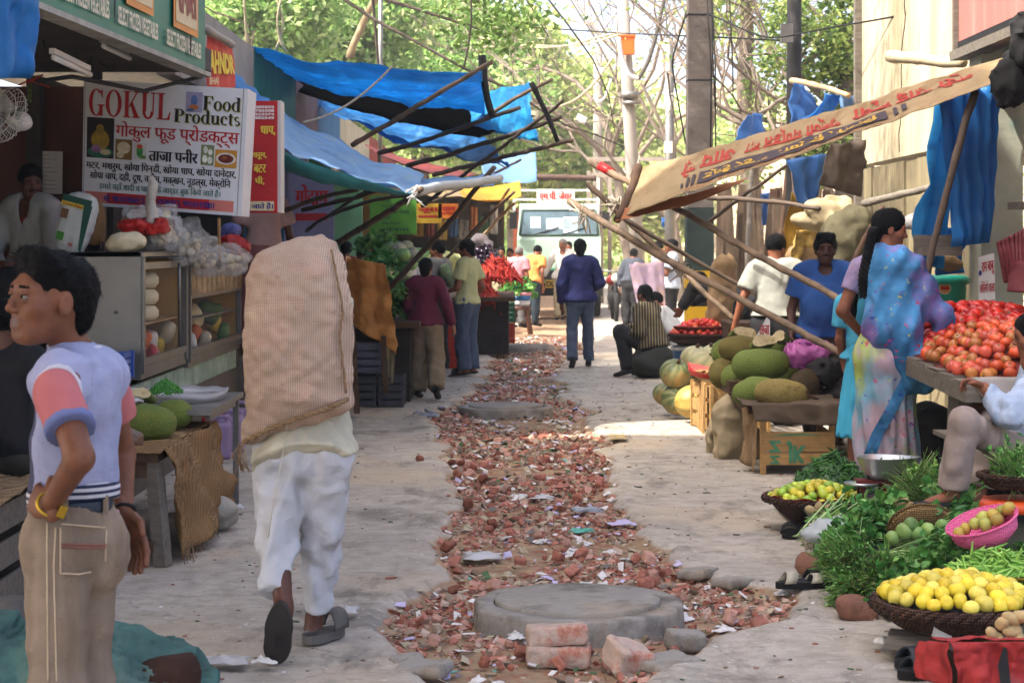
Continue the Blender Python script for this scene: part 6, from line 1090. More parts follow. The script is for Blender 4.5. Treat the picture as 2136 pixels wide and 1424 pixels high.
def bicycle(c,yaw,label):
 t=thing('bicycle',label,'bicycle',c);Rz=A(Matrix.Rotation(R(yaw),3,'Z'));q=lambda x,y,z:A(c)+Rz@V3(x,y,z);IR=M('bike_metal','#6f675c',.4,.2,4,.1,metal=.5)
 for y in(-.52,.52):
  w_=thing('wheel',None,None);w_.parent=t;w_.location=(q(0,y,.33)-A(c)).tolist();mb=MB();a=np.linspace(0,math.tau,33);mb.tube([q(0,y+.33*math.cos(b),.33+.33*math.sin(b))for b in a],.018,6,cap=False);mb.build('tyre',M('tyre'),w_);mb=MB();mb.tube([q(0,y+.305*math.cos(b),.33+.305*math.sin(b))for b in a],.01,5,cap=False)
  for k in range(16):mb.tube([q(.02*(-1)**k,y,.33),q(0,y+.3*math.cos(k*math.pi/8),.33+.3*math.sin(k*math.pi/8))],.003,3)
  mb.build('rim',IR,w_)
 mb=MB()
 for a,b in(((0,.52,.33),(0,.38,.95)),((0,.42,.8),(0,-.12,.78)),((0,.42,.7),(0,-.02,.3)),((0,-.02,.3),(0,-.18,.92)),((0,-.52,.33),(0,-.02,.3)),((0,-.52,.33),(0,-.15,.78))):mb.tube([q(*a),q(*b)],.016,6)
 mb.build('frame',IR,t);mb=MB();mb.tube([q(-.28,.25,1.0),q(-.25,.4,1.0),q(0,.38,.98),q(.25,.4,1.0),q(.28,.25,1.0)],.013,6);mb.build('handlebar',IR,t);mb=MB();mb.ell(q(0,-.2,.94),(.1,.13,.04),12,R3=Rz);mb.build('saddle',BLACK,t);return t
bicycle(P(1322,505,39)*A((1,1,0)),160,'old bicycle with thin spoked wheels parked right of the truck')
c=P(1282,505,40.5)*A((1,1,0));t=thing('motorcycle','parked motorcycle with a pale covered seat beside the truck','motorcycle',c)
for y in(-.6,.6):w_=thing('wheel',None,None);w_.parent=t;w_.location=(0,y,.3);mb=MB();Rx=A(Matrix.Rotation(R(90),3,'Y'));mb.lathe([(.2,-.05),(.29,-.04),(.3,0),(.29,.04),(.2,.05)],wloc(w_),22,R3=Rx);mb.build('tyre',M('tyre'),w_);mb=MB();mb.lathe([(0,-.03),(.2,-.02),(.2,.02),(0,.03)],wloc(w_),14,R3=Rx);mb.build('rim',STEELD,w_)
mb=MB();mb.ell(c+V3(0,0,.48),(.16,.3,.2),12);mb.tube([c+V3(0,-.6,.3),c+V3(0,-.4,.9),c+V3(0,.1,.75),c+V3(0,.6,.5)],.05,8);mb.build('engine_frame',BLACK,t);mb=MB();mb.ell(c+V3(0,-.1,.85),(.2,.3,.13),12);mb.build('tank',M('tank_red','#6a1c18',.3),t);mb=MB();mb.ell(c+V3(0,.35,.84),(.3,.42,.09),14,dn=.3);mb.build('seat',M('seat_cover','#a5a29a',.6,.15,5,.2),t);mb=MB();mb.tube([c+V3(-.38,-.3,1.08),c+V3(0,-.42,1.02),c+V3(.38,-.3,1.08)],.018,6);mb.build('handlebar',STEEL,t);mb=MB();mb.ell(c+V3(0,-.55,.9),(.1,.07,.1),12);mb.build('headlight',M('headlight'),t)
cloth('printed_sheet',M('sheet_lilac_tan','#a08a98',.8,.2,4,.1,tl=.25,kind='stain',k=4,col2='#a5885a',thr=.5,col3='#7a5c98'),[P(1312,552,30),P(1385,545,30),P(1388,640,29.6),P(1330,640,29.6)],label='lilac and tan printed plastic sheet hanging near the bicycle',cat='sheet',wr=.05,fold=.05,fd=2.2,sag=0)
# produce helpers
def pods(name,pts,dirs,L_,r,mats,label,cat,curve=.25,seg=5,n=5,rgs=1,kind='stuff',taper=.25,parent=None):
 """many curved thin pods (chillies, beans, stems) as one mesh"""
 rg=np.random.default_rng(rgs);k=len(pts);d=dirs/np.linalg.norm(dirs,axis=1)[:,None];u=np.cross(d,rg.normal(size=(k,3)));u/=np.linalg.norm(u,axis=1)[:,None];w_=np.cross(d,u);L1=L_*rg.uniform(.7,1.25,k)
 t=np.linspace(-.5,.5,seg);ctr=pts[:,None]+d[:,None]*(t[None,:,None]*L1[:,None,None])+u[:,None]*((t**2-.1)[None,:,None]*(curve*L1*rg.uniform(-1,1.4,k))[:,None,None])
 rr=r*np.interp(t,[-.5,-.35,.2,.5],[.45,1,.85,taper]);a=np.linspace(0,math.tau,n,endpoint=False);ring=u[:,None,None]*np.cos(a)[None,None,:,None]+w_[:,None,None]*np.sin(a)[None,None,:,None]
 V=ctr[:,:,None]+ring*rr[None,:,None,None];V=V.reshape(-1,3);f=A([(i*n+j,i*n+(j+1)%n,(i+1)*n+(j+1)%n,(i+1)*n+j)for i in range(seg-1)for j in range(n)]);Q=(f[None]+seg*n*np.arange(k)[:,None,None]).reshape(-1,4)
 mi=np.repeat(rg.integers(0,len(mats),k),len(f))if isinstance(mats,(list,tuple))else None;o=fast_mesh(name,V,Q,mats,mi,parent,True);return tag(o,label,cat,kind=kind)if label else o
def heap_dirs(k,rg,flat=.35):d=rg.normal(size=(k,3));d[:,2]*=flat;return d
def pod_heap(name,c,rx,ry,h,k,L_,r,mats,label,cat,seed,curve=.25,taper=.25,dirn=None):
 rg=np.random.default_rng(seed);p=heap_pts(c,rx,ry,h,k,rg,.012);p[:,2]-=.012;dd=heap_dirs(k,rg)if dirn is None else A(dirn)+rg.normal(0,.35,(k,3));rad=(p-A(c))*A((1,1,0));dd[:,2]-=.5*np.linalg.norm(rad,axis=1)/max(rx,ry)*np.sign((dd*rad).sum(1))*h/max(rx,.1)
 t=thing(name,label,cat,c);m0=mats[-1]if isinstance(mats,(list,tuple))else mats
 mb=MB();mb.lathe([(0,h*.9),(rx*.5,h*.62),(rx*.85,h*.18),(rx*.97,-.01),(0,-.015)],c,20,sy=ry/rx);mb.build('core',m0,t);o=pods('pods',p,dd,L_,r,mats,None,None,curve,5,5,seed,None,taper,t);o['kind']='stuff';return t
def GR(n,c,**k):return M('veg_'+n,c,.45,.25,30,0,spec=.35,**k)
CH=[GR('chilli_d','#2f5a1e'),GR('chilli_m','#3f7226'),GR('chilli_b','#284c1a')];BN=[GR('bean_l','#7cac44'),GR('bean_m','#92bc56'),GR('bean_d','#629434')];FB=[GR('fbean','#86a863'),GR('fbean2','#6f9450'),GR('fbean3','#9ab57a')]
LF=[M('leafy_'+n,c,.5,.25,12,0,tl=.25,spec=.35)for n,c in(('a','#468038'),('b','#629a46'),('c','#3a6a2e'),('d','#80ae5c'))];STM=[GR('stem_a','#7a9a50'),GR('stem_b','#9ab070'),GR('stem_c','#5f8038')]
def big_leaves(name,pts,dirs,size,mats,seed,parent,asp=.42):
 """spoon-shaped cupped leaves, 3x4 vertices each"""
 rg=np.random.default_rng(seed);k=len(pts);d=dirs/np.linalg.norm(dirs,axis=1)[:,None];s=np.cross(d,rg.normal(size=(k,3))+V3(0,0,1.2));s/=np.linalg.norm(s,axis=1)[:,None];n_=np.cross(s,d);L1=size*rg.uniform(.6,1.3,k)
 t=A([0,.3,.65,1.0]);wd=A([.12,.9,.8,.05])*asp;V=[]
 for i in range(4):
  for j,sg in enumerate((-1,0,1)):V.append(pts+d*(t[i]*L1)[:,None]+s*(sg*wd[i]*L1)[:,None]*.6+n_*((abs(sg)*.16-.28*t[i]**2)*L1)[:,None]*(1 if i else .3))
 V=np.stack(V,1).reshape(-1,3);f=A([(3*i+j,3*i+j+1,3*i+j+4,3*i+j+3)for i in range(3)for j in range(2)]);Q=(f[None]+12*np.arange(k)[:,None,None]).reshape(-1,4)
 return fast_mesh(name,V,Q,mats,np.repeat(rg.integers(0,len(mats),k),6),parent,True)
def bunch(label,c,d,L_,spread,nst,nlf,lsize,seed,stem=STM,leaf=LF,cat='greens',name='greens_bunch',lz=.6,rr=.003,asp=.42):
 """tied bunch: stems along d, leaves towards the far end"""
 rg=np.random.default_rng(seed);t=thing(name,label,cat,c);c=A(c);d=nrm(d);dd=d+rg.normal(0,spread,(nst,3));dd/=np.linalg.norm(dd,axis=1)[:,None];st=c+rg.normal(0,.02,(nst,3));pods('stems',st+dd*L_*.5,dd,L_,rr,stem,None,None,.12,4,4,seed,None,.6,t)
 i=rg.integers(0,nst,nlf);u=rg.uniform(1-lz,1.05,nlf)[:,None];p=st[i]+dd[i]*L_*u+rg.normal(0,.012,(nlf,3));ld=dd[i]*.7+rg.normal(0,.5,(nlf,3));big_leaves('leaves',p,ld,lsize,leaf,seed+1,t,asp);return t
WICK=M('wicker','#4f3423',.7,.3,6,.9,kind='weave',k=28,col2='#2a1a10');WICKL=M('wicker_light','#9a7a4a',.7,.25,6,.9,kind='weave',k=30,col2='#6a4e2a')
def basket(label,c,r,h,r0=.6,mat=None,rim=.018,tilt=None,cat='basket',name='basket',liner=None,sy=1,twist=True):
 t=thing(name,label,cat,c);R3=A(Euler(tilt).to_matrix())if tilt else np.eye(3);mb=MB();mb.lathe([(0,0),(r*r0,0),(r*(r0+.28),h*.4),(r*.97,h),(r*.93,h),(r*(r0+.2),h*.4),(r*r0*.9,.02),(0,.02)],c,40,R3=R3,sy=sy);mb.build('bowl',mat or WICK,t);mb=MB();a=np.linspace(0,math.tau,60)
 for s_ in((0,1,2)if twist else(0,)):mb.tube([A(c)+R3@V3((r+rim*.8*math.cos(14*x+2.1*s_)*twist)*math.cos(x),sy*(r+rim*.8*math.cos(14*x+2.1*s_)*twist)*math.sin(x),h+rim*.8*math.sin(14*x+2.1*s_)*twist)for x in a],rim*.62,6,cap=False)
 mb.build('rim',mat or WICK,t)
 if liner:mb=MB();X=[(A(c)+R3@V3((r*1.02+.012*math.sin(5*x))*math.cos(x),sy*(r*1.02+.012*math.sin(5*x))*math.sin(x),h+.022+.012*math.sin(9*x)),A(c)+R3@V3(r*.8*math.cos(x),sy*r*.8*math.sin(x),h*.75),A(c)+R3@V3(0,0,h*.7))for x in a];mb.grid(A(X));mb.build('liner',liner,t)
 return t
def fruits(name,pts,r,mats,label,group,cat,seed,sc=(1,1,.9),calyx=None,protos=4):
 """individual round fruits, copied from a few modelled ones"""
 rg=np.random.default_rng(seed);base=[]
 for k,p in enumerate(pts):
  if k<protos*len(mats):
   mb=MB();mb.ell((0,0,0),A(sc)*r,16,dn=.12,seed=seed+k);v=mb.v[0];rho=np.linalg.norm(v[:,:2],axis=1)/r;v[:,2]-=.16*r*np.exp(-(rho/.3)**2)*np.sign(v[:,2]);o=mb.build(name,mats[k%len(mats)],loc=(0,0,0));o.location=p.tolist();tag(o,label,cat,group)
   if calyx:mb=MB();mb.ell((0,0,sc[2]*r*.84),(r*.24,r*.24,r*.08),6);oc_=mb.build('stem_scar',calyx,loc=(0,0,0));oc_.parent=o
   base.append(o)
  else:o=dup(base[int(rg.integers(len(base)))],p)
  s_=rg.uniform(.86,1.12);o.scale=(s_,s_,s_);o.rotation_euler=tuple(rg.normal(0,.9,3))
def dome(c,rx,ry,h,n,r,rg,tries=9000):
 """positions of touching balls on a dome"""
 out=[]
 for _ in range(tries):
  a,q=rg.random()*math.tau,math.sqrt(rg.random());p=V3(c[0]+rx*q*math.cos(a),c[1]+ry*q*math.sin(a),c[2]+h*(1-q**2))
  if all(((p-o)**2).sum()>(1.72*r)**2 for o in out):out.append(p)
  if len(out)>=n:break
 return A(out)
 # tomato stall (right)
t=thing('stall_table','old plank table heaped with tomatoes at the right','table',(3.0,11.6,0));mb=MB()
for k in range(9):mb.box((3.0,10.42+k*.31,.88+k*.012),(1.16,.3,.045),jit=.004)
mb.build('top',WOODG,t);mb=MB();mb.beam((2.44,10.25,.84),(2.44,13.1,.92),.05,.09);mb.beam((2.42,10.26,.84),(3.6,10.26,.84),.05,.09);mb.build('rail',WOODG,t)
for x,y in((2.55,10.5),(3.4,10.5),(2.52,12.6),(3.4,12.9)):mb=MB();mb.box((x,y,.42),(.07,.07,.84));mb.build('leg',WOODD,t)
cloth('plastic_sheet',M('sheet_clear','#a8a09a',.3,.12,6,.2,tl=.3),[(2.45,10.24,.93),(3.6,10.22,.93),(3.6,10.2,.83),(2.5,10.2,.83)],label='pale plastic sheet hanging over the front edge of the tomato table',cat='plastic',wr=.01,fold=.006,fd=6,sag=0,nv=6)
mb=MB();mb.box((2.62,10.75,.69),(.3,.3,.2),jit=.006);tag(mb.build('wood_block',WOODG),'square wooden block under the tomato table','block');t=thing('stool','thin-legged metal stool under the tomato table','stool',(2.6,10.72,0));mb=MB();mb.box((2.6,10.72,.575),(.42,.34,.025));mb.build('seat',WOODG,t)
for sx in(-1,1):
 for sy in(-1,1):mb=MB();mb.tube([(2.6+sx*.17,10.72+sy*.13,.56),(2.6+sx*.2,10.72+sy*.15,0)],.009,6);mb.build('leg',BLACK,t)
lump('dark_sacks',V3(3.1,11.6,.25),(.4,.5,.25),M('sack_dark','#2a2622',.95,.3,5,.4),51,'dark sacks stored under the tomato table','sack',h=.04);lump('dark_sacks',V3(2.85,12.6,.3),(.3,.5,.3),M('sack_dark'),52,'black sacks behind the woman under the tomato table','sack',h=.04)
def pile_z(x,y):return .93+.13*(y-10.3)/2.7+.16*np.exp(-((x-3.05)/.42)**4)*sst(10.25,11.0,y)*(1-.5*sst(12.4,13.2,y))+.05*sst(12.0,12.8,y)
px_,py_=np.meshgrid(np.linspace(2.46,3.55,24),np.linspace(10.3,13.1,40));mb=MB();mb.grid(np.stack([px_,py_,pile_z(px_,py_)-.045],-1)[::-1]);tag(mb.build('sacking',M('sack_red_dark','#5a2018',.9,.3,9,.4)),'dark red sacking under the big tomato heap','sack')
TM=[M('tomato_'+n,c,.38,.16,7,.0,spec=.4,rnd=.5)for n,c in(('red','#b3200f'),('orange','#bd4a22'),('deep','#9a1a10'),('half','#a8662e'),('pink','#b84a34'))];CAL=M('calyx','#6a5a2a',.7,.2)
pos=[];rgt=np.random.default_rng(4)
for _ in range(60000):
 y=rgt.uniform(10.3,13.05);x=rgt.uniform(2.46,min(3.5,(2150-CX)*y/F));p=V3(x,y,pile_z(x,y))
 if all(((p-o)**2).sum()>.0046 for o in pos):pos.append(p)
 if len(pos)>=215:break
pos=A(pos);red=(pos[:,1]>11.75)
ft=dict(group='tomatoes on the big plank table',cat='tomato',sc=(1,1,.84),calyx=CAL);fruits('tomato',pos[~red],.040,[TM[1],TM[4],TM[3],TM[1]],'ripe orange-red tomato in the front of the big heap on the plank table',seed=1,**ft);ft['group']='redder tomatoes at the back of the plank table';fruits('tomato',pos[red],.042,[TM[0],TM[2],TM[0]],'deep red tomato at the back of the big heap on the plank table',seed=2,**ft)
# jackfruit stall (right, middle)
t=thing('wooden_crate','old wooden fruit crate with green painted letters on the ground under the jackfruits','crate',(1.99,13.9,0));WOC=M('crate_wood','#a5814f',.8,.2,5,.4,kind='wood',axis=0,k=1.1,col2='#8a6a3e',thr=.55);fx0,fx1,fy=P(1592,0,13.6)[0],P(1736,0,13.6)[0],13.6
mb=MB();mb.box(((fx0+fx1)/2,fy,.235),(fx1-fx0,.018,.14));mb.box(((fx0+fx1)/2,fy,.115),(fx1-fx0,.018,.085));mb.build('front_board',WOC,t)
for x in(fx0,fx1):mb=MB();mb.box((x,fy+.02,.19),(.04,.04,.38));mb.box((x,fy+.6,.19),(.04,.04,.38));mb.box((x,fy+.3,.2),(.02,.56,.2));mb.build('side_frame',WOC,t)
bd=Board((fx0,fy-.0095,.305),(fx1,fy-.0095,.305),(fx1,fy-.0095,.075),(fx0,fy-.0095,.075));mb=MB();bd.text(mb,'Z',.07,.26,.26,.62,0,.05,True);bd.text(mb,'JK',.33,.26,.62,.95,0,.06,True);bd.text(mb,'Z',.08,.72,.25,.98,0,.05,True);bd.poly(mb,[(.05,.12),(.3,.06),(.6,.05),(.92,.11),(.6,.1),(.3,.11)],0,.004);mb.build('painted_letters',M('ink_faded_green','#3f7a58',.7,.3,14,0),t)
mb=MB();mb.box((1.62+.55,14.25,.45),(.95,1.0,.06));mb.box((1.95,14.0,.38),(.1,.3,.1));tag(mb.build('plank_shelf',WOODD),'dark plank shelf lying on the painted crate','shelf')
BD2=M('burlap_dark','#5b4c3c',.95,.2,5,.5,kind='weave',k=60,col2='#3d3228');mb=MB();mb.grid(sheet((1.66,13.62,.5),(2.36,13.6,.5),(2.4,14.8,.52),(1.66,14.8,.52),wr=.03,wsc=4,sag=0));mb.grid(sheet((1.7,13.61,.5),(2.36,13.59,.5),(2.42,13.56,.34),(1.72,13.56,.38),nv=8,wr=.03,wsc=5,sag=0,fold=.015,fd=3));tag(mb.build('sack_cloth',BD2,solid=.006),'dark burlap cloth covering the shelf under the jackfruits','sack')
o=cloth('sack_cloth',BURL,[P(1552,850,13.9),P(1592,845,13.7),P(1580,985,13.65),P(1545,955,13.9)],label='brown burlap flap hanging left of the painted crate',cat='sack',fold=.03,fd=1.5,wr=.03,sag=0)
pillow('empty_sack',V3(1.70,14.7,.24),(.26,.22,.5),M('sack_pale','#a89878',.9,.12,5,.4,kind='weave',k=70,col2='#8a7a5c'),A(Euler((0,.06,.2)).to_matrix()),7,h=.018,am=.03);tag(bpy.context.scene.objects['empty_sack'],'pale jute sack standing by the painted crate, lit by the sun','sack')
pillow('empty_sack',V3(1.62,15.1,.12),(.16,.2,.24),M('sack_pale'),None,9,h=.018,am=.03);tag(bpy.context.scene.objects['empty_sack.001'],'small crumpled pale sack behind the standing jute sack','sack')
t=crate('wooden_crate',V3(1.92,16.9,0),(.5,.7,.42),WOC,'upended slatted wooden crate beside the pumpkins','crate',8,3);mb=MB()
for k in range(4):mb.box((1.66,16.6+k*.16,.21),(.02,.1,.44),(0,.04,0))
mb.build('upright_slats',WOC,t)
jf=[(1588,763,14.5,.37,.235,4,-2,0,'biggest olive-green jackfruit lying across the middle of the pile',1),(1546,728,14.9,.30,.20,165,12,1,'brownish jackfruit at the upper left of the pile',2),(1512,735,15.4,.27,.2,95,10,0,'green jackfruit at the far left top of the pile, half hidden',3),(1507,778,15.2,.25,.2,80,15,1,'round brownish jackfruit at the left of the pile below the green one',4),(1533,786,14.9,.24,.19,70,5,0,'narrow green jackfruit between the round brown one and the biggest',5),
(1574,816,14.2,.28,.2,170,-5,0,'green jackfruit at the lower left on the dark burlap',6),(1632,824,14.0,.34,.21,-8,-8,2,'pale brown spotted jackfruit with a curved stalk at the front',7),(1678,804,14.4,.26,.21,60,20,3,'dark brown rotten-looking jackfruit on the right of the pile',8),(1620,735,15.1,.33,.19,0,0,0,'green jackfruit with a thick cut stalk pointing right behind the biggest',9),(1645,785,14.9,.24,.19,40,5,0,'green jackfruit tucked behind the dark brown one',10),(1560,765,15.4,.3,.22,10,0,1,'brownish jackfruit hidden behind the biggest one',11)]
for q in jf:jackfruit(*q[:9],seed=q[9]*3,stalk=q[9]in(7,9))
mb=MB();mb.box((1.95,15.0,.54),(.6,.9,.1));tag(mb.build('plank_shelf',WOODD),'upper dark plank behind the front jackfruits','shelf')
cutfruit(1592,712,14.6,.085,8,'large cut jackfruit half with cream flesh on top of the pile',1);cutfruit(1553,697,15.0,.09,20,'flat green-backed jackfruit slice left of the big cut half',3);cutfruit(1627,703,14.9,.06,-30,'small cut jackfruit wedge right of the big cut half',5)
p3=[P(*q)for q in((1576,703,14.75),(1606,703,14.75),(1606,668,14.8),(1599,662,14.8))];mb=MB();mb.add(p3,[(0,1,2,3)],0,False);o=mb.build('price_card',PAP,solid=.004);tag(o,'folded white paper price card with red Hindi word on the jackfruits','price card');bd=Board(*[P(x,y,14.74)for x,y in((1582,678),(1604,678),(1604,700),(1582,700))]);mb=MB();bd.text(mb,'ताजा',.1,0,1,.9,0,.05);q=mb.build('lettering',INKR,o)
CRM.append(M('bag_pink','#c873b4',.35,.12,6,.3,14,tl=.35));lump('plastic_bag',P(1688,740,14.6),(.17,.14,.08),M('bag_pink'),61,'pink translucent plastic bag right of the jackfruits','bag',n=7,am=.04);lump('black_cloth',P(1718,775,14.5),(.15,.12,.08),BLACK,62,'black cloth lying on the dark brown jackfruit','cloth',am=.04);lump('dark_basket',P(1745,830,14.6),(.2,.25,.12),M('sack_dark'),63,'dark sack behind the painted crate at its right','sack',am=.03)
PM=[M('pumpkin_'+n,c,.5,.2,4,.1,kind='vstripe',k=9,col2=c2,col3=c3)for n,c,c2,c3 in(('g','#55623f','#7a7c50','#a88a52'),('c','#aaa27c','#8f9068','#b8a068'),('y','#a8843c','#7f7238','#b89c54'))]
def pumpkin(px,py,Y,r,sq,m,tilt,label,seed):
 c=P(px,py,Y);t=thing('pumpkin',label,'pumpkin',c);mb=MB();n=40;a=np.linspace(0,math.tau,n,endpoint=False);th=np.linspace(.02,math.pi-.02,16);R3=A(Euler(tilt).to_matrix())
 V=A([[(r*(1+.045*abs(math.cos(5*x)))*math.sin(q)*math.cos(x),r*(1+.045*abs(math.cos(5*x)))*math.sin(q)*math.sin(x),r*sq*math.cos(q)*(1-.12*math.exp(-(q/.3)**2)))for x in a]for q in th]);f=[(i*n+j,(i+1)*n+j,(i+1)*n+(j+1)%n,i*n+(j+1)%n)for i in range(15)for j in range(n)]+[tuple(range(n)),tuple(15*n+j for j in range(n))[::-1]];mb.add(V.reshape(-1,3),f);o=mb.build('rind',PM[m],loc=(0,0,0));o.parent=t;o.rotation_euler=tilt
 mb=MB();e=R3@V3(0,0,r*sq*.9);mb.tube([c+e,c+e*1.12,c+e*1.2+V3(.01,0,.01)],[.022,.016,.018],6);mb.build('stalk',WOODD,t)
for q in((1409,779,17.9,.145,.92,0,(.5,.2,0),'green and cream pumpkin on top at the left of the pumpkin pile',1),(1470,762,18.1,.17,.8,1,(.4,.5,0),'pale cream striped pumpkin at the top of the pile',2),(1452,748,18.6,.15,.85,1,(.2,.1,0),'pale pumpkin at the back of the pile',3),(1412,832,17.9,.145,.95,0,(1.2,.3,0),'dark green pumpkin at the lower left front of the pile',4),(1446,838,17.5,.15,1.15,2,(.3,1.45,0),'yellow-green oblong pumpkin lying at the front of the pile',5),(1388,822,18.3,.12,.9,0,(.2,.3,0),'small dark green pumpkin behind at the far left',6),(1440,790,18.2,.15,.9,0,(.8,.3,0),'green pumpkin in the middle of the pile under the red tray',7),(1490,745,18.3,.15,.85,1,(.3,-.3,0),'cream and green pumpkin at the right of the pile',8)):pumpkin(*q)
t=thing('tray','red plastic tray with a white rim holding roots, on the pumpkins','tray',P(1462,790,17.0));c=P(1465,782,17.0);mb=MB();mb.lathe([(0,0),(.13,0),(.17,.05),(.165,.05),(.12,.012),(0,.012)],c,4,sy=1.3,smooth=False,R3=A(Euler((R(14),0,R(35))).to_matrix()));mb.build('bowl',M('tray_red','#b02822',.4,.1),t);pods('roots',c+V3(0,0,.03)+RNG.normal(0,.035,(24,3))*A((1,1,.2)),heap_dirs(24,RNG,.15),.12,.008,WOODP,None,None,.2,4,4,3,None,.5,t)
c=P(1462,706,20.4);basket('dark round basket full of small tomatoes by the banded pole',c-V3(0,0,.06),.335,.1,.75);q=dome(c+V3(0,0,.05),.31,.3,.14,85,.032,np.random.default_rng(6));fruits('tomato',q,.037,[TM[0],TM[2],TM[0],TM[1]],'small bright red tomato in the dark round basket','tomatoes in the round basket','tomato',3,(1,1,.9),CAL,2)
mb=MB();mb.lathe([(0,.06),(.24,.06),(.3,.13),(0,.15)],c-V3(0,0,.0),24);tag(mb.build('sacking',M('sack_red_dark')),'dark red sacking in the round tomato basket','sack')
t=thing('tub','blue plastic tub standing under the round tomato basket','tub',c*A((1,1,0)));mb=MB();mb.lathe([(0,0),(.24,0),(.3,.5),(.31,.52),(.29,.52)],c*A((1,1,0))+V3(.0,.05,0),28);mb.build('body',M('tub_blue','#1f5a8a',.4,.1),t);mb=MB();mb.lathe([(.3,.5),(.325,.51),(.325,.54),(.3,.55),(0,.56)],c*A((1,1,0))+V3(0,.05,0),28);mb.build('lid',WHITE,t)
t=thing('weighing_pan','shallow steel pan with green herbs behind the tomato basket','pan',P(1545,682,21));c=P(1545,680,21);mb=MB();mb.lathe([(0,0),(.16,.0),(.22,.06),(.215,.06)],c,24);mb.build('pan',STEEL,t);rg=np.random.default_rng(9);big_leaves('herbs',heap_pts(c+V3(0,0,.04),.13,.1,.06,120,rg),rg.normal(size=(120,3)),.05,LF,3,t)
mb=MB();mb.box(P(1600,720,20.0),(.9,.8,.5));tag(mb.build('box_stand',WOODD),'dark wooden stand behind the jackfruits','stand');mb=MB();mb.box(P(1545,740,21.0)*A((1,1,0))+V3(0,0,.35),(.5,.5,.7));tag(mb.build('box_stand',WOODD),'dark box under the steel pan','stand')
# vegetables on the ground, front right
mb=MB();pl=np.stack(np.meshgrid(np.linspace(1.62,3.3,30),np.linspace(8.3,11.9,40)),-1);pz=.16-.05*sst(10.5,11.8,pl[...,1])+.03*(fbm(np.concatenate([pl*3,pl[...,:1]*0],-1))-.5);pz=np.where(pl[...,0]<1.70+.1*np.sin(pl[...,1]*4),.04,pz);mb.grid(np.concatenate([pl,pz[...,None]],-1));tag(mb.build('ground_sack',M('sack_dark_green','#34362a',.95,.3,5,.4)),'dark wet sacking spread under the vegetables on the ground','sack')
for k,(px,py,s_,lb)in enumerate(((1790,1275,.15,'red-brown boulder propping the greens above the lemon basket'),(1692,1185,.1,'reddish brick stone beside the sandal under the spring onions'))):lump('stone',G(px,py+18,0)+V3(0,.05,s_*.45),(s_*.8,s_*.7,s_*.6),M('stone_red','#7a5442',.9,.3,7,.6),70+k,lb,'stone',n=4,am=.03)
LM=[M('lime_'+n,c,.35,.12,9,.15,90,rnd=.4)for n,c in(('y','#c8b83a'),('g','#8aaa3a'),('b','#aebc40'))];LEM=[M('lemon_'+n,c,.35,.1,9,.15,90,rnd=.4)for n,c in(('a','#d8c238'),('b','#d2b634'),('c','#dcca58'))]
c=P(1700,1060,11.0);basket('dark wicker basket with red cloth full of small yellow-green limes',c-V3(0,0,.07),.285,.13,.45,liner=M('cloth_red','#a3231f',.8,.15,6,.2));q=dome(c+V3(0,0,.055),.265,.25,.085,80,.024,np.random.default_rng(12));fruits('lime',q,.028,LM,'small yellow-green lime in the wicker basket with red cloth','limes in the wicker basket','lime',5,(1,1,.95),None,2)
pod_heap('chilli_heap',P(1735,1012,11.7),.24,.2,.2,420,.10,.0075,CH,'tall heap of dark green chillies behind the lime basket','chillies',1);pod_heap('chilli_heap',P(1928,1015,11.4),.17,.16,.13,150,.13,.012,BN,'heap of thick pale green chillies right of the weighing scale','chillies',2,.35)
bunch('pile of thin green herbs between the scale and the seated man',P(1885,1040,10.9),(.6,-.4,.25),.3,.5,160,260,.03,3,lz=.9);bunch('second layer of herbs with reddish roots at the right of the scale',P(1935,1045,10.7),(-.7,-.3,.25),.28,.45,120,160,.03,4,lz=.9)
t=thing('weighing_scale','red iron weighing scale with a steel bowl on top','scale',P(1838,1052,10.8));c=P(1840,1040,10.8);z0=c[2];MRD=M('iron_red','#5e1d18',.5,.3,9,.1);mb=MB();mb.box(c+V3(0,0,.0),(.3,.14,.03));mb.box(c+V3(.0,0,.1),(.3,.12,.025));[mb.box(c+V3(x,y,.05),(.025,.025,.12))for x in(-.12,0,.12)for y in(-.05,.05)];mb.build('base',MRD,t)
mb=MB();mb.ell(c+V3(-.075,-.03,.16),(.022,.02,.05),8);mb.ell(c+V3(.085,-.03,.16),(.022,.02,.05),8);mb.build('arm',BLACK,t);mb=MB();mb.lathe([(0,.12),(.085,.12),(.105,.15),(.145,.235),(.15,.238),(.14,.235),(.10,.155),(0,.13)],c+V3(.0,0,0),32);v=mb.v[0];rr=v[:,0]-c[0];v[:,0]+=.07*np.clip(rr/.15,0,1)**4*(v[:,2]>c[2]+.2);mb.build('bowl',M('steel_bright','#bcbcb8',.3,.12,6,.05,20,metal=.7),t);mb=MB();mb.lathe([(0,.02),(.09,.02),(.1,.035),(0,.03)],c+V3(-.12,-.02,.06),24);mb.build('plate',M('steel_bright'),t)
ROOT=M('onion_white','#b5ab95',.6,.12,9,.1)
t=bunch('bundle of spring onions with white roots hanging over the edge',P(1680,1122,9.9),(.6,.7,.14),.4,.12,110,0+8,.08,8,[GR('onion_a','#8fae5a'),GR('onion_b','#6f9440'),GR('onion_c','#a8bd80')],LF,rr=.0055);mb=MB()
for k in range(22):p=P(1668+RNG.uniform(0,45),1120+RNG.uniform(-25,25),9.75);mb.ell(p,(.013,.02,.013),7);[mb.tube([p,p+RNG.normal(0,.012,3)-V3(.0,.02,.03)],.0015,3)for _ in range(3)]
mb.build('roots',ROOT,t)
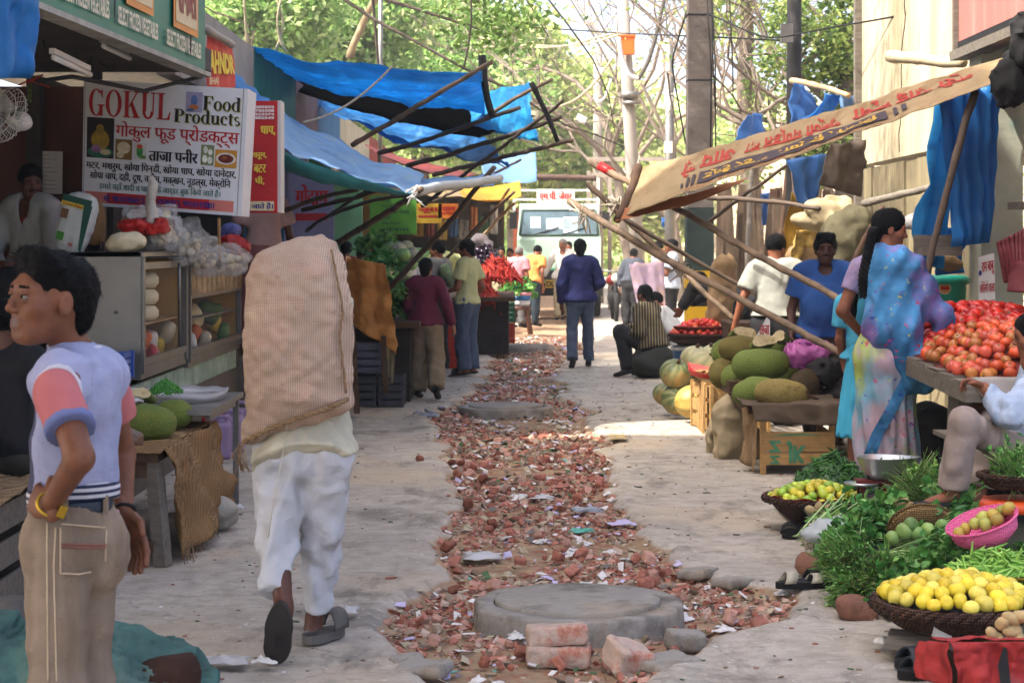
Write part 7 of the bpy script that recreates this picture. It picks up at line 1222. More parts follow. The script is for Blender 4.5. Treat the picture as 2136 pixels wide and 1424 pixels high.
lump('plastic_bag',P(1722,1105,9.6),(.15,.12,.06),M('bag_clear_white','#c4cac8',.25,.1,9,.5,16,tl=.4),74,'open white plastic bag under the green beans beside the spring onions','bag',h=.014,am=.03);pod_heap('bean_heap',P(1805,1112,9.75),.19,.16,.07,330,.13,.0048,FB,'flat heap of slim pale green beans on the white plastic bag','beans',6,.18,.6)
bunch('dark green leaf vegetables lying behind the slim beans',P(1745,1085,10.2),(.8,.1,.08),.3,.2,60,120,.075,11,asp=.6);bunch('bundle of long flat green leaves behind the tilted wicker basket',P(1850,1108,10.1),(-.8,.2,.06),.36,.16,70,40,.08,12);bunch('leafy coriander bunch in front of the seated man\'s foot',P(1975,1075,10.0),(.3,.2,.5),.2,.55,70,200,.045,13,asp=.8)
fruits('ginger',A([P(x,y,10.2)for x,y in((1872,1052),(1888,1060),(1900,1054),(1912,1062),(1885,1046),(1690,1062),(1708,1058),(1728,1060))]),.026,[M('ginger_skin','#a08a62',.8,.2,12,.3)],'knobby pale brown ginger root among the greens','ginger roots among the greens','ginger',8,(1.3,.9,.8))
c=P(1928,1122,9.25);basket('flat tan wicker basket propped on its side holding green guavas',c,.17,.06,.72,WICKL,.01,(R(-52),R(8),R(0)),twist=False);GV2=[M('guava_'+n,c_,.4,.15,9,.1,rnd=.4)for n,c_ in(('a','#7f9a52'),('b','#6a8a48'))];fruits('guava',A([P(x,y,9.08)for x,y in((1886,1108),(1912,1112),(1935,1104),(1966,1096),(1862,1122),(1900,1094))]),.04,GV2,'pale green guava lying in the tilted wicker basket','guavas in the tilted wicker basket','guava',9)
PK=M('basket_pink','#d8608e',.4,.08,9,.4,kind='weave',k=34,col2='#b04470');c=P(2062,1128,8.5);basket('pink plastic net basket tipped up with guavas and lemons',c,.16,.10,.62,PK,.01,(R(8),R(-20),0),twist=False);fruits('guava',A([P(x,y,8.5+d_)for x,y,d_ in((2050,1080,.05),(2072,1074,.03),(2090,1066,.06),(2104,1060,0),(2034,1092,-.02),(2014,1102,0),(2056,1094,-.06),(2080,1084,-.07),(2000,1112,-.03))]),.032,[M('guava_y','#9a9a48',.4,.12,rnd=.4),M('guava_o','#a89040',.4,.12,rnd=.4)],'yellow-green guava in the pink net basket','guavas in the pink basket','guava',10)
for k,(px,py,Y,d,L_,ns,nl,ls,lb)in enumerate(((1785,1172,8.9,(-.5,-.6,.2),.2,900,420,.022,'dense bunch of thin-stemmed greens with stem ends facing the camera, upper left'),(1800,1225,8.75,(-.45,-.7,-.1),.18,900,420,.022,'dense bunch of greens hanging above the boulder'),(1850,1195,8.7,(-.2,-.85,.12),.19,900,380,.022,'dense round bunch of greens with dark tips in the middle'))):bunch(lb,P(px,py,Y),d,L_,.26,ns,nl,ls,20+k,[GR('dill_a','#6f9a44'),GR('dill_b','#9aba6c'),GR('dill_c','#4f7a36')],[LF[1],LF[3],M('leaf_brown_green','#66663c',.6,.2,9,0)],lz=.22,rr=.0034,asp=.4)
for k,(px,py,Y,d,L_,nl,ls,lb)in enumerate(((1790,1265,8.6,(.1,-.5,-.8),.16,60,.06,'spinach leaves drooping onto the boulder'),(1890,1172,8.8,(.85,-.3,.03),.2,130,.07,'bunch of broad spinach leaves below the tilted wicker basket'),(1880,1130,9.2,(.8,-.1,.12),.3,110,.075,'bunch of glossy spinach behind the broad one'),(1835,1165,8.9,(.9,-.35,.0),.26,60,.05,'long-stemmed greens with a paper band, lying to the right'))):bunch(lb,P(px,py,Y),d,L_,.2,90,nl,ls,30+k,asp=.75,lz=.55)
pod_heap('bean_heap',P(2080,1236,8.25),.3,.24,.19,620,.13,.0068,BN,'large heap of bright green chillies behind the lemon basket','chillies',14,.3);bunch('dark parsley heap at the right edge behind the bright green chillies',P(2130,1185,8.5),(.1,-.2,.9),.08,.6,80,300,.035,15,asp=.8,lz=.8);bunch('small parsley tuft left of the pink basket',P(1985,1160,8.6),(0,-.3,.9),.06,.6,50,160,.03,16,asp=.8,lz=.8)
c=P(1995,1300,7.75);basket('large round wicker basket with a twisted rim full of yellow lemons',c-V3(0,0,.05),.325,.13,.5,None,.022,liner=BLACK);q=dome(c+V3(0,0,.115),.29,.275,.075,92,.028,np.random.default_rng(15));fruits('lemon',q,.033,LEM,'bright yellow lemon in the large wicker basket','lemons in the large wicker basket','lemon',11,(1.08,.95,.95),None,2)
fruits('ginger',A([P(x,y,7.1)for x,y in((2070,1322),(2090,1300),(2112,1315),(2085,1335),(2108,1290),(2130,1285),(2125,1330),(2098,1345),(2060,1340))]),.026,[M('ginger_skin2','#ab9468',.8,.2,12,.3)],'knobby tan ginger root beside the lemon basket','ginger roots beside the lemon basket','ginger',12,(1.5,1,.85))
t=thing('board','grey wooden board with a white block propping the lemon basket','board',P(1960,1320,7.6));mb=MB();mb.box(P(1985,1345,7.55),(.5,.2,.025),(.1,.05,-.3));mb.build('plank',WOODG,t);mb=MB();mb.box(P(1962,1312,7.55),(.07,.08,.05));mb.build('block',PAP,t)
mb=MB();mb.lathe([(0,-.09),(.1,-.08),(.14,0),(.13,.0),(0,-.07)],P(1945,1345,7.75),24);tag(mb.build('black_bowl',BLACK),'black bowl standing under the lemon basket','bowl')
CR=M('cloth_red2','#962a28',.8,.2,4,.25,kind='stain',k=5,col2='#85504e',thr=.54,col3='#6a2826',crease=.8,cs=5);t=thing('red_table','low stand covered by a torn faded red cloth in the bottom right corner','stand',P(2080,1424,7.0));mb=MB();x0,x1=P(1975,0,7.0)[0],P(2250,0,7.0)[0];mb.box(((x0+x1)/2+.02,7.1,.07),(x1-x0-.04,.2,.13));mb.build('stand',WOODD,t)
zt=P(0,1335,7.0)[2];mb=MB();mb.grid(sheet((x0-.03,7.14,zt-.03),(x1,7.14,zt-.02),(x1,6.98,zt),(x0,6.97,zt),wr=.012,wsc=9,sag=0,nu=40));mb.grid(sheet((x0,6.968,zt),(x1,6.978,zt),(x1,6.95,-.01),(x0+.03,6.93,.02),wr=.05,wsc=7,sag=0,fold=.016,fd=3.3,nu=70,nv=26));mb.grid(sheet((x0-.05,7.14,zt-.04),(x0,6.97,zt),(x0+.02,6.94,.03),(x0-.09,7.1,.04),wr=.03,wsc=8,sag=0,nu=20));mb.build('cloth',CR,t,solid=.004);mb=MB();mb.quad(*[p+V3(0,-.02,0)for p in(P(2078,1385,6.93),P(2090,1345,6.95),P(2098,1350,6.95),P(2106,1430,6.9),P(2085,1430,6.9))]);mb.build('tear',BLACK,t)
def sandal(px,py,yaw,label,m,strap,L_=.26,open_=True):
 c=G(px,py,.02);t=thing('sandal',label,'sandal',c);Rz=A(Matrix.Rotation(R(yaw),3,'Z'));n=20;a=np.linspace(0,math.tau,n,endpoint=False);o_=np.stack([np.cos(a)*L_/2,np.sin(a)*(.045-.008*np.cos(a)),0*a],-1);mb=MB();mb.add(np.concatenate([o_+V3(0,0,-.015),o_+V3(0,0,.015)])@Rz.T+c,[tuple(range(n))[::-1],tuple(range(n,2*n))]+[(j,(j+1)%n,n+(j+1)%n,n+j)for j in range(n)],0,False);mb.build('sole',m,t)
 for k,x in enumerate((.06,-.07)):mb=MB();b=np.linspace(0,math.pi,9);X=A([[V3(x+dx+.02*math.sin(q),.048*math.cos(q),.012+(.036+.012*k)*math.sin(q))for q in b]for dx in(-.028,.028)]);mb.grid((X.reshape(-1,3)@Rz.T+c).reshape(2,9,3));mb.build('strap',strap,t,solid=.008)
GRS=M('strap_grey','#a5a08e',.6,.1);sandal(1672,1218,10,'black and grey strapped sandal lying on the ground at the trench edge',BLACK,GRS);sandal(1720,1212,5,'second sandal of the pair, half under the greens',BLACK,BLACK);sandal(1648,1112,80,'black shoe under the lime basket',BLACK,BLACK,.22);sandal(1935,1400,20,'black rubber slipper in front of the red cloth',BLACK,M('strap_blueblack','#20262c',.5));sandal(1925,1378,25,'second black rubber slipper behind the first by the red cloth',BLACK,M('strap_blueblack'))
t=thing('stool','orange plastic stool at the right edge carrying the herb basket','stool',P(2120,1090,9.2));OS=M('plastic_orange','#c4481a',.35,.06);mb=MB();c=P(2125,1040,9.2);mb.lathe([(0,0),(.17,0),(.185,-.02),(.19,-.05),(.175,-.05)],c,24);mb.build('seat',OS,t)
for a in(2.5,3.9,5.2,.9):mb=MB();e=V3(math.cos(a)*.16,math.sin(a)*.16,0);mb.tube([c+e,c+e*1.15-V3(0,0,.26)],.022,6);mb.build('leg',OS,t)
c=P(2120,1008,9.2);basket('dark flat wicker basket with leafy herbs on the orange stool',c-V3(0,0,.02),.175,.06,.7,None,.012);bunch('pile of dark leafy herbs in the basket on the orange stool',c+V3(-.02,0,.03),(.1,-.1,.9),.15,.7,120,420,.03,40,lz=.8,asp=.6)
mb=MB();mb.lathe([(0,0),(.05,0),(.09,.02),(.085,.02),(0,.01)],P(2130,1210,8.1),16);tag(mb.build('brass_pan',M('brass','#8a6a2a',.35,.2,metal=.8)),'small brass pan at the right edge above the bright green chillies','pan')
for k in range(9):
 px,py=((1765,1120),(1840,1100),(1900,1135),(1960,1130),(1790,1150),(1985,1200),(1930,1200),(1860,1230),(1950,1085))[k]
 bunch('leafy green bundle among the vegetables on the sacking, '+('beside the white plastic bag','behind the slim beans','in front of the tilted wicker basket','between the wicker and pink baskets','above the thin-stemmed greens','left of the bright green chillies','behind the lemon basket, middle','behind the lemon basket, left','behind the tilted wicker basket')[k],P(px,py,9.75-(py-1085)*.0085),(RNG.uniform(-.5,.9),-.45,.22),.17,.42,60,190,.05,120+k,asp=.7,lz=.75)
 # vegetables on the left middle stalls
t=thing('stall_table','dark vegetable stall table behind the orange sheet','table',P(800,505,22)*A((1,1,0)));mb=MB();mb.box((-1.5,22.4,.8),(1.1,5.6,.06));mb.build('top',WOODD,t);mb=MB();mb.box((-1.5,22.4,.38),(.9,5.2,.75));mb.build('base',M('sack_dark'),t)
CF=M('cauliflower','#a8a684',.8,.15,30,.8,60);rg=np.random.default_rng(3)
for k in range(16):
 p=P(rg.uniform(785,865),rg.uniform(512,580),rg.uniform(20.8,23.5));p[2]=max(p[2],.9);o=MB().ell(p,(.085,.085,.07),14,dn=.35,seed=k).build('cauliflower' if k%2 else 'cabbage',CF if k%2 else M('cabbage','#7a9a58',.6,.2,9,.5));tag(o,'pale cauliflower head on the dark vegetable stall' if k%2 else 'green cabbage head on the dark vegetable stall','vegetable','cauliflowers on the dark stall' if k%2 else 'cabbages on the dark stall')
for k,(px,py,Y,lb)in enumerate(((800,545,21.2,'dark green leafy heap on the dark stall beside the orange sheet'),(820,600,20.4,'leaf greens under the cauliflowers at the street side'),(845,640,20.6,'green leaves low on the dark stall'),(790,505,23,'green cabbage leaves at the back of the dark stall'))):
 t=thing('greens_heap',lb,'greens',P(px,py,Y));q=heap_pts(P(px,py+12,Y),.26,.3,.16,240,rg);big_leaves('leaves',q,rg.normal(size=(240,3)),.1,LF,50+k,t,.7)
ORS=M('plastic_amber','#cc9048',.45,.12,4,.2,9,tl=.35,kind='stain',k=2,col2='#d6a865',thr=.5);cloth('orange_sheet',ORS,[P(722,538,19.4),P(803,552,19.2),P(833,740,19.0),P(722,668,19.3)],label='amber brown plastic sheet draped over the stall behind the porter',cat='sheet',wr=.07,wsc=3.2,sag=-.02,fold=.04,fd=1.3,nu=40,nv=40);mb=MB();mb.grid(sheet(P(722,538,19.4),P(803,552,19.2),P(800,545,20.4),P(722,530,20.4),wr=.05));tag(mb.build('orange_sheet',ORS),'amber plastic sheet lying flat on top of the stall behind the porter','sheet')
for k,(px,z,m,lb)in enumerate(((765,0,PD,'dark plastic crate at the bottom of the stack by the orange sheet'),(765,.33,M('crate_greyblue','#4a4c5c',.5,.15),'grey-blue plastic crate on top of the dark one by the orange sheet'),(812,0,PD,'dark crate under the hanging tip of the orange sheet'))):crate('plastic_crate',V3(P(px,505,19.3)[0],19.4,z),(.27,.4,.31),m,lb)
tag(MB().beam(P(735,680,18.9),P(745,865,18.5),.05,.05).build('stall_post',WOODD),'brown wooden stall post nearest the porter\'s sack','post');tag(MB().beam(P(800,700,19.0),P(805,820,19.0),.05,.05).build('stall_post',WOODD),'brown wooden stall post behind the hanging rag','post');o=cloth('rag',M('rag_khaki','#7a6f55',.9,.2,6,.2),[P(790,700,19.2),P(826,705,19.2),P(820,800,19.2),P(795,805,19.2)],label='khaki rag hanging below the orange sheet',cat='cloth',fold=.03,fd=1.5,sag=0)
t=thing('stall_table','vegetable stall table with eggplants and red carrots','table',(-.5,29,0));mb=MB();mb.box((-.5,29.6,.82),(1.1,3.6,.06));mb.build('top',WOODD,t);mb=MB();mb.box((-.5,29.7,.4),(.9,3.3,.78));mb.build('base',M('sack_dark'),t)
q=dome(P(1012,572,29.5),.3,.3,.42,70,.045,np.random.default_rng(2));fruits('eggplant',q,.06,[M('eggplant','#2a1a30',.2,.2,6,0,spec=.6)],'glossy dark purple eggplant in the far heap','eggplants heaped on the far stall','eggplant',13,(1,1.2,1),None,3)
CA=[M('carrot_'+n,c,.5,.15)for n,c in(('a','#b02a1e'),('b','#b8402a'),('c','#9a2018'))];pod_heap('carrot_heap',P(1038,580,28.5),.34,.3,.28,260,.28,.022,CA,'heap of long red carrots on the far stall','carrots',41,.1,.2,(.3,-.7,-.25));pod_heap('carrot_heap',P(1012,632,28.2),.22,.2,.3,120,.3,.02,CA,'lower pile of long red carrots beside the young man in the lime T-shirt','carrots',42,.1,.2,(.3,-.8,-.3));pod_heap('radish_heap',P(1016,682,28.5),.16,.2,.12,60,.35,.028,[M('radish','#b8b29c',.5,.1)],'white radishes bundled low on the far stall','radishes',43,.08,.15)
lump('plastic_bag',P(1003,503,29.8),(.2,.18,.13),M('bag_milky','#b5b0b4',.4,.12,6,.4,tl=.3),66,'big milky plastic bag behind the eggplants','bag',am=.04)
for k,(px,Y,z,m,lb)in enumerate(((1045,31.5,0,PR,'red plastic crate under the far stall'),(1045,31.5,.34,M('crate_green','#1f6a48',.45,.1),'green plastic crate stacked on the red one under the far stall'),(945,25.2,.3,PR,'red plastic crate behind the boy in the maroon sweater'),(945,25.2,0,PR,'lower red plastic crate behind the boy in the maroon sweater'),(1012,29.8,0,PD,'dark crate below the white radishes'))):crate('plastic_crate',V3(P(px,505,Y)[0],Y,z),(.42,.4,.32),m,lb)
c=P(1086,505,34.5)*A((1,1,0));t=thing('stool','dark brown plastic stool carrying a striped tub','stool',c);BS=M('plastic_brown','#4a2c20',.4,.1);mb=MB();mb.lathe([(0,.5),(.19,.5),(.2,.48),(.2,.44)],c,24);mb.build('seat',BS,t)
for k in range(4):a=.785+k*1.571;mb=MB();mb.beam(c+V3(math.cos(a)*.15,math.sin(a)*.15,.48),c+V3(math.cos(a)*.25,math.sin(a)*.25,0),.085,.05);mb.build('leg',BS,t)
c=c+V3(0,0,.5);t=thing('tub','round pink, blue and white striped tub on the brown stool','tub',c)
for nm,z0,z1,m in(('body',0,.1,M('tub_white','#b8b8ba')),('blue_stripe',.1,.19,M('tub_blue','#1f5a8a')),('rim_band',.19,.25,M('tub_pink','#c48a92'))):mb=MB();mb.lathe([(0,z0+.002),(.16+.2*z0,z0+.002),(.16+.2*z1,z1),(0,z1-.002)],c,24);mb.build(nm,m,t)
t=thing('greens_heap','bright leafy greens in the tub and on the bench beside the stool','greens',c+V3(0,0,.25));q=heap_pts(c+V3(-.05,.1,.26),.3,.3,.22,320,rg);big_leaves('leaves',q,rg.normal(size=(320,3)),.13,LF+[M('leafy_bright','#5f9a3a',.5,.2,tl=.3)],60,t,.7);mb=MB();mb.tube([c+V3(.1,0,.2),c+V3(-.12,-.1,.36)],.012,6);tag(mb.build('blue_stick',PB),'blue plastic stick leaning in the striped tub','stick')
t=thing('market_stall','cluttered dark stall closing off the left row beside the truck','stall',P(930,505,40.5)*A((1,1,0)));mb=MB();mb.grid(sheet(P(815,395,41),P(1052,405,41),P(1052,640,41),P(815,640,41),wr=.08,fold=.05,fd=6,sag=0));mb.build('back_cloth',M('stall_cloth_dark','#3a3228',.9,.3,3,.3,kind='stain',k=2.5,col2='#5a4c36',thr=.5),t);mb=MB();mb.grid(sheet(P(800,388,41.3),P(1060,400,41.3),P(1050,412,38.5),P(810,404,38.5),wr=.05));mb.build('roof_sheet',M('stall_roof','#6a5a40',.8),t)
for px in(822,900,975,1046):MB().beam(P(px,505,40.6)*A((1,1,0)),P(px+3,400,40.4),.07,.07).build('post',WOODD,t)
for k,(px,py,w_,h_,c,lb)in enumerate(((872,470,20,50,'#8a6a2a','mustard bag hanging leftmost in the far cluttered stall'),(898,462,14,62,'#7c3a26','rust red cloth hanging in the far cluttered stall'),(922,478,18,44,'#b8963a','yellow packet strip hanging in the far cluttered stall'),(946,466,16,58,'#35577c','blue packet strip hanging in the far cluttered stall'),(966,480,20,40,'#8c8474','pale grey bag hanging in the far cluttered stall'),(988,462,13,60,'#b06a2c','orange packet strip hanging in the far cluttered stall'),(1008,474,18,46,'#46683a','green packet strip hanging in the far cluttered stall'),(1030,458,14,60,'#a8a090','cream cloth hanging rightmost in the far cluttered stall'))):
 cloth('hanging_goods',M('goods_%d'%k,c,.6,.25,20,.2),[P(px-w_*.6,py-h_*.5,40),P(px+w_*.6,py-h_*.5,40),P(px+w_*.6,py+h_*.5,39.8),P(px-w_*.6,py+h_*.5,39.8)],label=lb,cat='goods',group='goods hung in the far stall',wr=.05,wsc=5,sag=0,fold=.03,fd=2.2,nu=10,nv=10)
for k,(px,py,Y,r,c,lb)in enumerate(((885,545,36,.3,'#4a6a34','dark green vegetable heap in front of the far cluttered stall'),(925,548,35,.28,'#8a8f5a','pale green vegetable heap in front of the far cluttered stall'),(962,552,36,.26,'#7a4a34','brown root heap in front of the far cluttered stall'))):lump('vegetable_heap',P(px,py,Y),(r*1.3,r,r*.7),M('heap_%d'%k,c,.7,.35,14,.6),90+k,lb,'vegetables',h=.04,n=14,am=.05)
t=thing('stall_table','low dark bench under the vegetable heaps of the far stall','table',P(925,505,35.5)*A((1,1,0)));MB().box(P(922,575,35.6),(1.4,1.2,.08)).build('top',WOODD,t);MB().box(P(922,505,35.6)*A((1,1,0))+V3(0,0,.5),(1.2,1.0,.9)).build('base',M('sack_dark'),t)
# the people
def cm(n,c='#888888',**k):return M('cl_'+n,c,k.pop('rough',.85),k.pop('var',.12),k.pop('scale',6),k.pop('bump',.2),k.pop('bscale',90),**({'crease':.55}|k))
NAVY=cm('navy','#1f2450');GREYD=cm('slate','#3a4250');KHAKI=cm('khaki','#7a6a55');BLK=cm('black','#1a1a1c');WHS=cm('white','#b5b3ae');JEAN=cm('jean','#3f4a5c',kind='stain',k=4,col2='#55606e',thr=.5)
WALK=dict(knR=(.1,.12,.5),anR=(.1,.2,.09),toR=(.11,.38,.05),knL=(-.1,.04,.47),anL=(-.1,-.22,.12),toL=(-.11,-.07,.03))
far=dict(vox=.026,hv=.0125)
person('man in a navy blue jacket walking away down the middle of the street',ground_loc(1210,25.2),2,1.69,J=WALK|dict(elR=(.26,-.02,1.12),wrR=(.2,.18,1.05),wrL=(-.25,.02,.86),elL=(-.25,-.04,1.1),knR=(.115,.1,.49),anR=(.12,.12,.08),toR=(.13,.28,.03),knL=(-.105,.0,.48),anL=(-.11,-.2,.11),toL=(-.115,-.06,.03)),top=dict(mat=NAVY,hem=-.06,r=.03,amp=.012),bot=dict(mat=JEAN,flare=1.5,r=.012),hair='nape',shoes=BLK,vox=.02,hv=.011)
person('boy in a maroon sweater and khaki trousers walking away on the left',ground_loc(888,20.2),-8,1.48,J=dict(elR=(.27,-.05,1.12),wrR=(.33,-.02,.9),elL=(-.22,.02,1.12),wrL=(-.2,.15,.93),knR=(.13,-.02,.48),anR=(.17,-.24,.14),toR=(.17,-.12,.05),knL=(-.09,.08,.49),anL=(-.1,.04,.08),toL=(-.11,.2,.03)),top=dict(mat=cm('maroon','#5a1830'),hem=-.05,r=.026),bot=dict(mat=KHAKI,r=.035,flare=1.6,amp=.016),hair='nape',shoes=BLK,hv=.01)
person('young man in a pale lime T-shirt and slate trousers standing side-on',ground_loc(975,23.6),62,1.68,J=dict(elR=(.21,-.1,1.1),wrR=(.2,.08,.9),elL=(-.22,.02,1.1),wrL=(-.2,.2,1.05)),hy=5,hp=12,top=dict(mat=cm('lime','#a8a878'),sleeve='short',hem=-.04,r=.02),bot=dict(mat=JEAN,r=.024,flare=1.5),hair='nape',shoes=BLK,bare=True,hv=.011)
t,_,_=person('young man with a green backpack and grey shirt looking left',ground_loc(914,24.6),55,1.66,J=dict(elR=(.25,.02,1.14),wrR=(.16,.22,1.0)),hy=20,top=dict(mat=cm('ashgrey','#77736c'),hem=-.02),bot=dict(mat=BLK),hair='short',shoes=BLK,hv=.012,vox=.024);w0=wloc(t);lump('backpack',w0+V3(.12,-.1,1.2),(.12,.12,.2),cm('pack_green','#4f5c40'),3,'grey-green backpack on the young man beside the boy','backpack')
person('grey-haired man in a white shirt bending over the dark vegetable stall',ground_loc(862,25.6),60,1.7,lean=22,hp=22,top=dict(mat=WHS,sleeve='rolled'),bot=dict(mat=BLK),hm=HAIRG,shoes=BLK,**far);person('man in a teal shirt seen from behind at the dark stall',ground_loc(757,25.5),10,1.62,lean=12,hp=10,top=dict(mat=cm('teal','#2c5058')),bot=dict(mat=BLK),shoes=BLK,**far);person('dim figure in a red shirt in the shade behind the porter',ground_loc(722,27.5),30,1.66,top=dict(mat=cm('dimred','#6a1c1c')),bot=dict(mat=BLK),shoes=BLK,skin=SKIN_D,**far)
person('woman in a pale yellow top facing the camera behind the carrots',ground_loc(1046,38),175,1.56,hp=5,top=dict(mat=cm('paleyellow','#b5a884'),sleeve='short'),bot=dict(mat=cm('cream_skirt','#a59878')),hair='long',shoes=BLK,**far);person('dark-haired person half hidden beside the woman in yellow',ground_loc(1064,40),165,1.52,top=dict(mat=cm('dusk','#7c6a58')),bot=dict(mat=BLK),shoes=BLK,**far)
person('grey-haired man in a pink shirt with his back turned near the truck',ground_loc(1079,37),-25,1.56,lean=8,hp=10,hm=HAIRG,top=dict(mat=cm('pink','#b5767c'),sleeve='short',r=.03,hem=-.06),bot=dict(mat=cm('greytr','#5c5a58')),shoes=BLK,**far);person('man in an orange shirt and dark jeans bending beside the truck',ground_loc(1108,37.6),-30,1.64,lean=24,hp=25,J=dict(wrR=(.22,.14,.85)),top=dict(mat=cm('orange','#b87a3c'),sleeve='short',hem=-.06),bot=dict(mat=cm('darkjean','#28343c')),shoes=BLK,**far)
person('moustached man in a white shirt and beige trousers walking towards the camera at the truck',ground_loc(1174,40.5),176,1.72,J=dict(elR=(.3,-.05,1.14),wrR=(.4,-.02,.92),knR=(.1,.12,.5),anR=(.1,.16,.09),toR=(.11,.32,.05)),hy=-20,hm=HAIRG,hair='short',top=dict(mat=cm('offwhite','#b0aca2'),hem=-.08,r=.03),bot=dict(mat=cm('beige','#8f8468')),shoes=BLK,**far);person('man mostly hidden behind the man in the white shirt at the truck',ground_loc(1186,41.2),170,1.66,top=dict(mat=cm('offwhite')),bot=dict(mat=BLK),shoes=BLK,**far)
person('man in a dark checked shirt beside the motorcycle',ground_loc(1316,37),-20,1.56,lean=20,top=dict(mat=cm('check','#23262e',kind='check',k=10,col2='#4f545e'),r=.03),bot=dict(mat=BLK),shoes=BLK,**far)
person('man in a pale blue-white shirt holding a hand to his face',ground_loc(1402,31.5),85,1.7,JL=dict(elR=(.2,.12,1.12),wrR=(.06,.16,1.42),elL=(-.22,.1,1.12),wrL=(-.08,.17,1.40)),top=dict(mat=cm('bluewhite','#a8b0ba'),sleeve='short',r=.03,hem=-.05),bot=dict(mat=BLK),shoes=BLK,nL=((1,0,0),(0,1,0),(0,-.2,1)),**far);person('man half hidden behind the man holding a hand to his face',ground_loc(1372,34),100,1.66,top=dict(mat=cm('bluewhite'),sleeve='short'),bot=dict(mat=BLK),shoes=BLK,**far)
SQ=dict(pel=(0,-.05,.42),hipR=(.1,0,.40),hipL=(-.1,0,.40),knR=(.2,.36,.56),knL=(-.2,.36,.56),anR=(.16,.26,.1),anL=(-.16,.26,.1),toR=(.18,.42,.03),toL=(-.18,.42,.03))
def seated(dz,**k):return{a:(v[0],v[1]-.03,v[2]-dz)for a,v in JD.items()if a in('head','neck','chest','waist')}|{f'{a}{s}':((1 if s=='R' else-1)*JD[a][0],JD[a][1],JD[a][2]-dz)for a in('sh','el','wr')for s in 'RL'}|SQ|k
STRP=cm('stripe','#26221c',kind='stripe',axis=0,k=9,col2='#8a7a52',thr=.82)
person('man in a black and gold striped shirt sitting on a dark sack',ground_loc(1362,23.4),48,1.66,J=seated(.52,wrR=(.12,.42,.72),elR=(.27,.15,.72),wrL=(-.1,.4,.6)),lean=14,top=dict(mat=STRP,r=.03,hem=-.05),bot=dict(mat=BLK,r=.03),hair='nape',shoes=BLK,skin=SKIN_D,vox=.02,hv=.011);lump('stuffed_sack',V3((1362-CX)*23.2/F,23.3,.2),(.27,.25,.2),M('sack_black_green','#23251f',.9,.25,5,.4),88,'dark stuffed sack the man in the striped shirt sits on','sack',n=7)
person('man in a white shirt squatting behind the tomato basket, looking down',ground_loc(1418,24.6),70,1.62,J=seated(.52),lean=34,hp=25,hy=-150,top=dict(mat=WHS),bot=dict(mat=BLK),shoes=BLK,**far)
person('stooping man in dark clothes lifting a brown sack beside the pole',ground_loc(1565,21),78,1.66,lean=62,hp=20,JL=dict(wrL=(-.15,.75,.95),elL=(-.2,.6,1.2),wrR=(.2,.7,1.0),elR=(.25,.5,1.1)),top=dict(mat=cm('charcoal','#2a2a2c'),r=.035),bot=dict(mat=BLK,r=.03),shoes=BLK,hv=.012,vox=.022);pillow('brown_sack',P(1505,610,20.6),(.26,.24,.75),BURL,A(Euler((0,.12,.3)).to_matrix()),12,h=.03,am=.03);tag(bpy.context.scene.objects['brown_sack'],'upright brown sack held by the stooping man','sack')
person('man in a grey short-sleeved shirt and black trousers with his back turned',ground_loc(1618,17.2),-12,1.72,J=dict(elL=(-.3,-.05,1.1),wrL=(-.37,.0,.86),elR=(.32,.12,1.2),wrR=(.3,.36,1.1)),lean=6,hy=-20,hp=15,top=dict(mat=cm('sage','#85867c'),sleeve='short',r=.034,hem=.03),bot=dict(mat=BLK,r=.02),fat=1.12,shoes=BLK,hv=.01,vox=.018)
person('stout man in a blue polo shirt looking towards the camera',ground_loc(1722,14.9,.05),170,1.66,J=dict(elR=(.27,-.02,1.1),wrR=(.26,.1,.9),elL=(-.3,-.03,1.12),wrL=(-.3,.1,.9)),hy=4,hp=-2,top=dict(mat=cm('polo','#27508f',bump=.1,kind='streak',axis=2,k=.6,col2='#2f5ea3',thr=.5),sleeve='short',r=.03,hem=-.06,amp=.008),bot=dict(mat=cm('brown_tr','#4a4038')),fat=1.22,belly=.13,hair='thick',shoes=BLK,hv=.007,vox=.014,skin=SKIN_D)
person('shopkeeper in a grey-white shirt over a rust T-shirt sitting behind the counter',V3((62-CX)*13.2/F,13.2,.66),158,1.68,J=seated(.16,pel=(0,0,.78),hipR=(.1,.02,.75),hipL=(-.1,.02,.75),knR=(.14,.42,.76),knL=(-.14,.42,.76),anR=(.14,.45,.3),anL=(-.14,.45,.3),toR=(.14,.6,.26),toL=(-.14,.6,.26),elR=(.24,.12,.92),wrR=(.02,.34,.86),elL=(-.3,.14,.92),wrL=(-.2,.36,.86)),hy=48,hp=8,top=dict(mat=cm('shopshirt','#8f8e88'),r=.034,vneck=.2,under=cm('rust','#7a2c1c')),bot=dict(mat=BLK),skin=SKIN_D,hv=.0075,vox=.016,shoes=BLK)
person('man in a pale pink T-shirt and dusty pink wrap behind the red sign',V3((552-CX)*17.4/F,17.4,.62),20,1.68,J=dict(elL=(-.22,.06,1.12),wrL=(-.16,.2,.98),elR=(.26,.06,1.12),wrR=(.3,.2,.95)),lean=14,top=dict(mat=cm('palepink','#a88a86'),sleeve='short',r=.03,hem=.02),bot=dict(mat=cm('dustypink','#7a4a4a'),r=.07,flare=1.6,len=.9,name='wrap'),shoes=BLK,skin=SKIN_D,bare=True,**far)
person('man in dark clothes sitting in the shade at the left edge',V3((20-CX)*9.3/F,9.3,.12),-25,1.66,J=seated(.42,pel=(0,-.02,.52),hipR=(.1,0,.5),hipL=(-.1,0,.5),elR=(.25,.2,.85),wrR=(.05,.3,1.1)),hy=10,hp=10,top=dict(mat=cm('ink','#131316'),r=.03),bot=dict(mat=cm('oliveblack','#33322c'),r=.045),skin=SKIN_D,shoes=BLK,hv=.01,vox=.018)
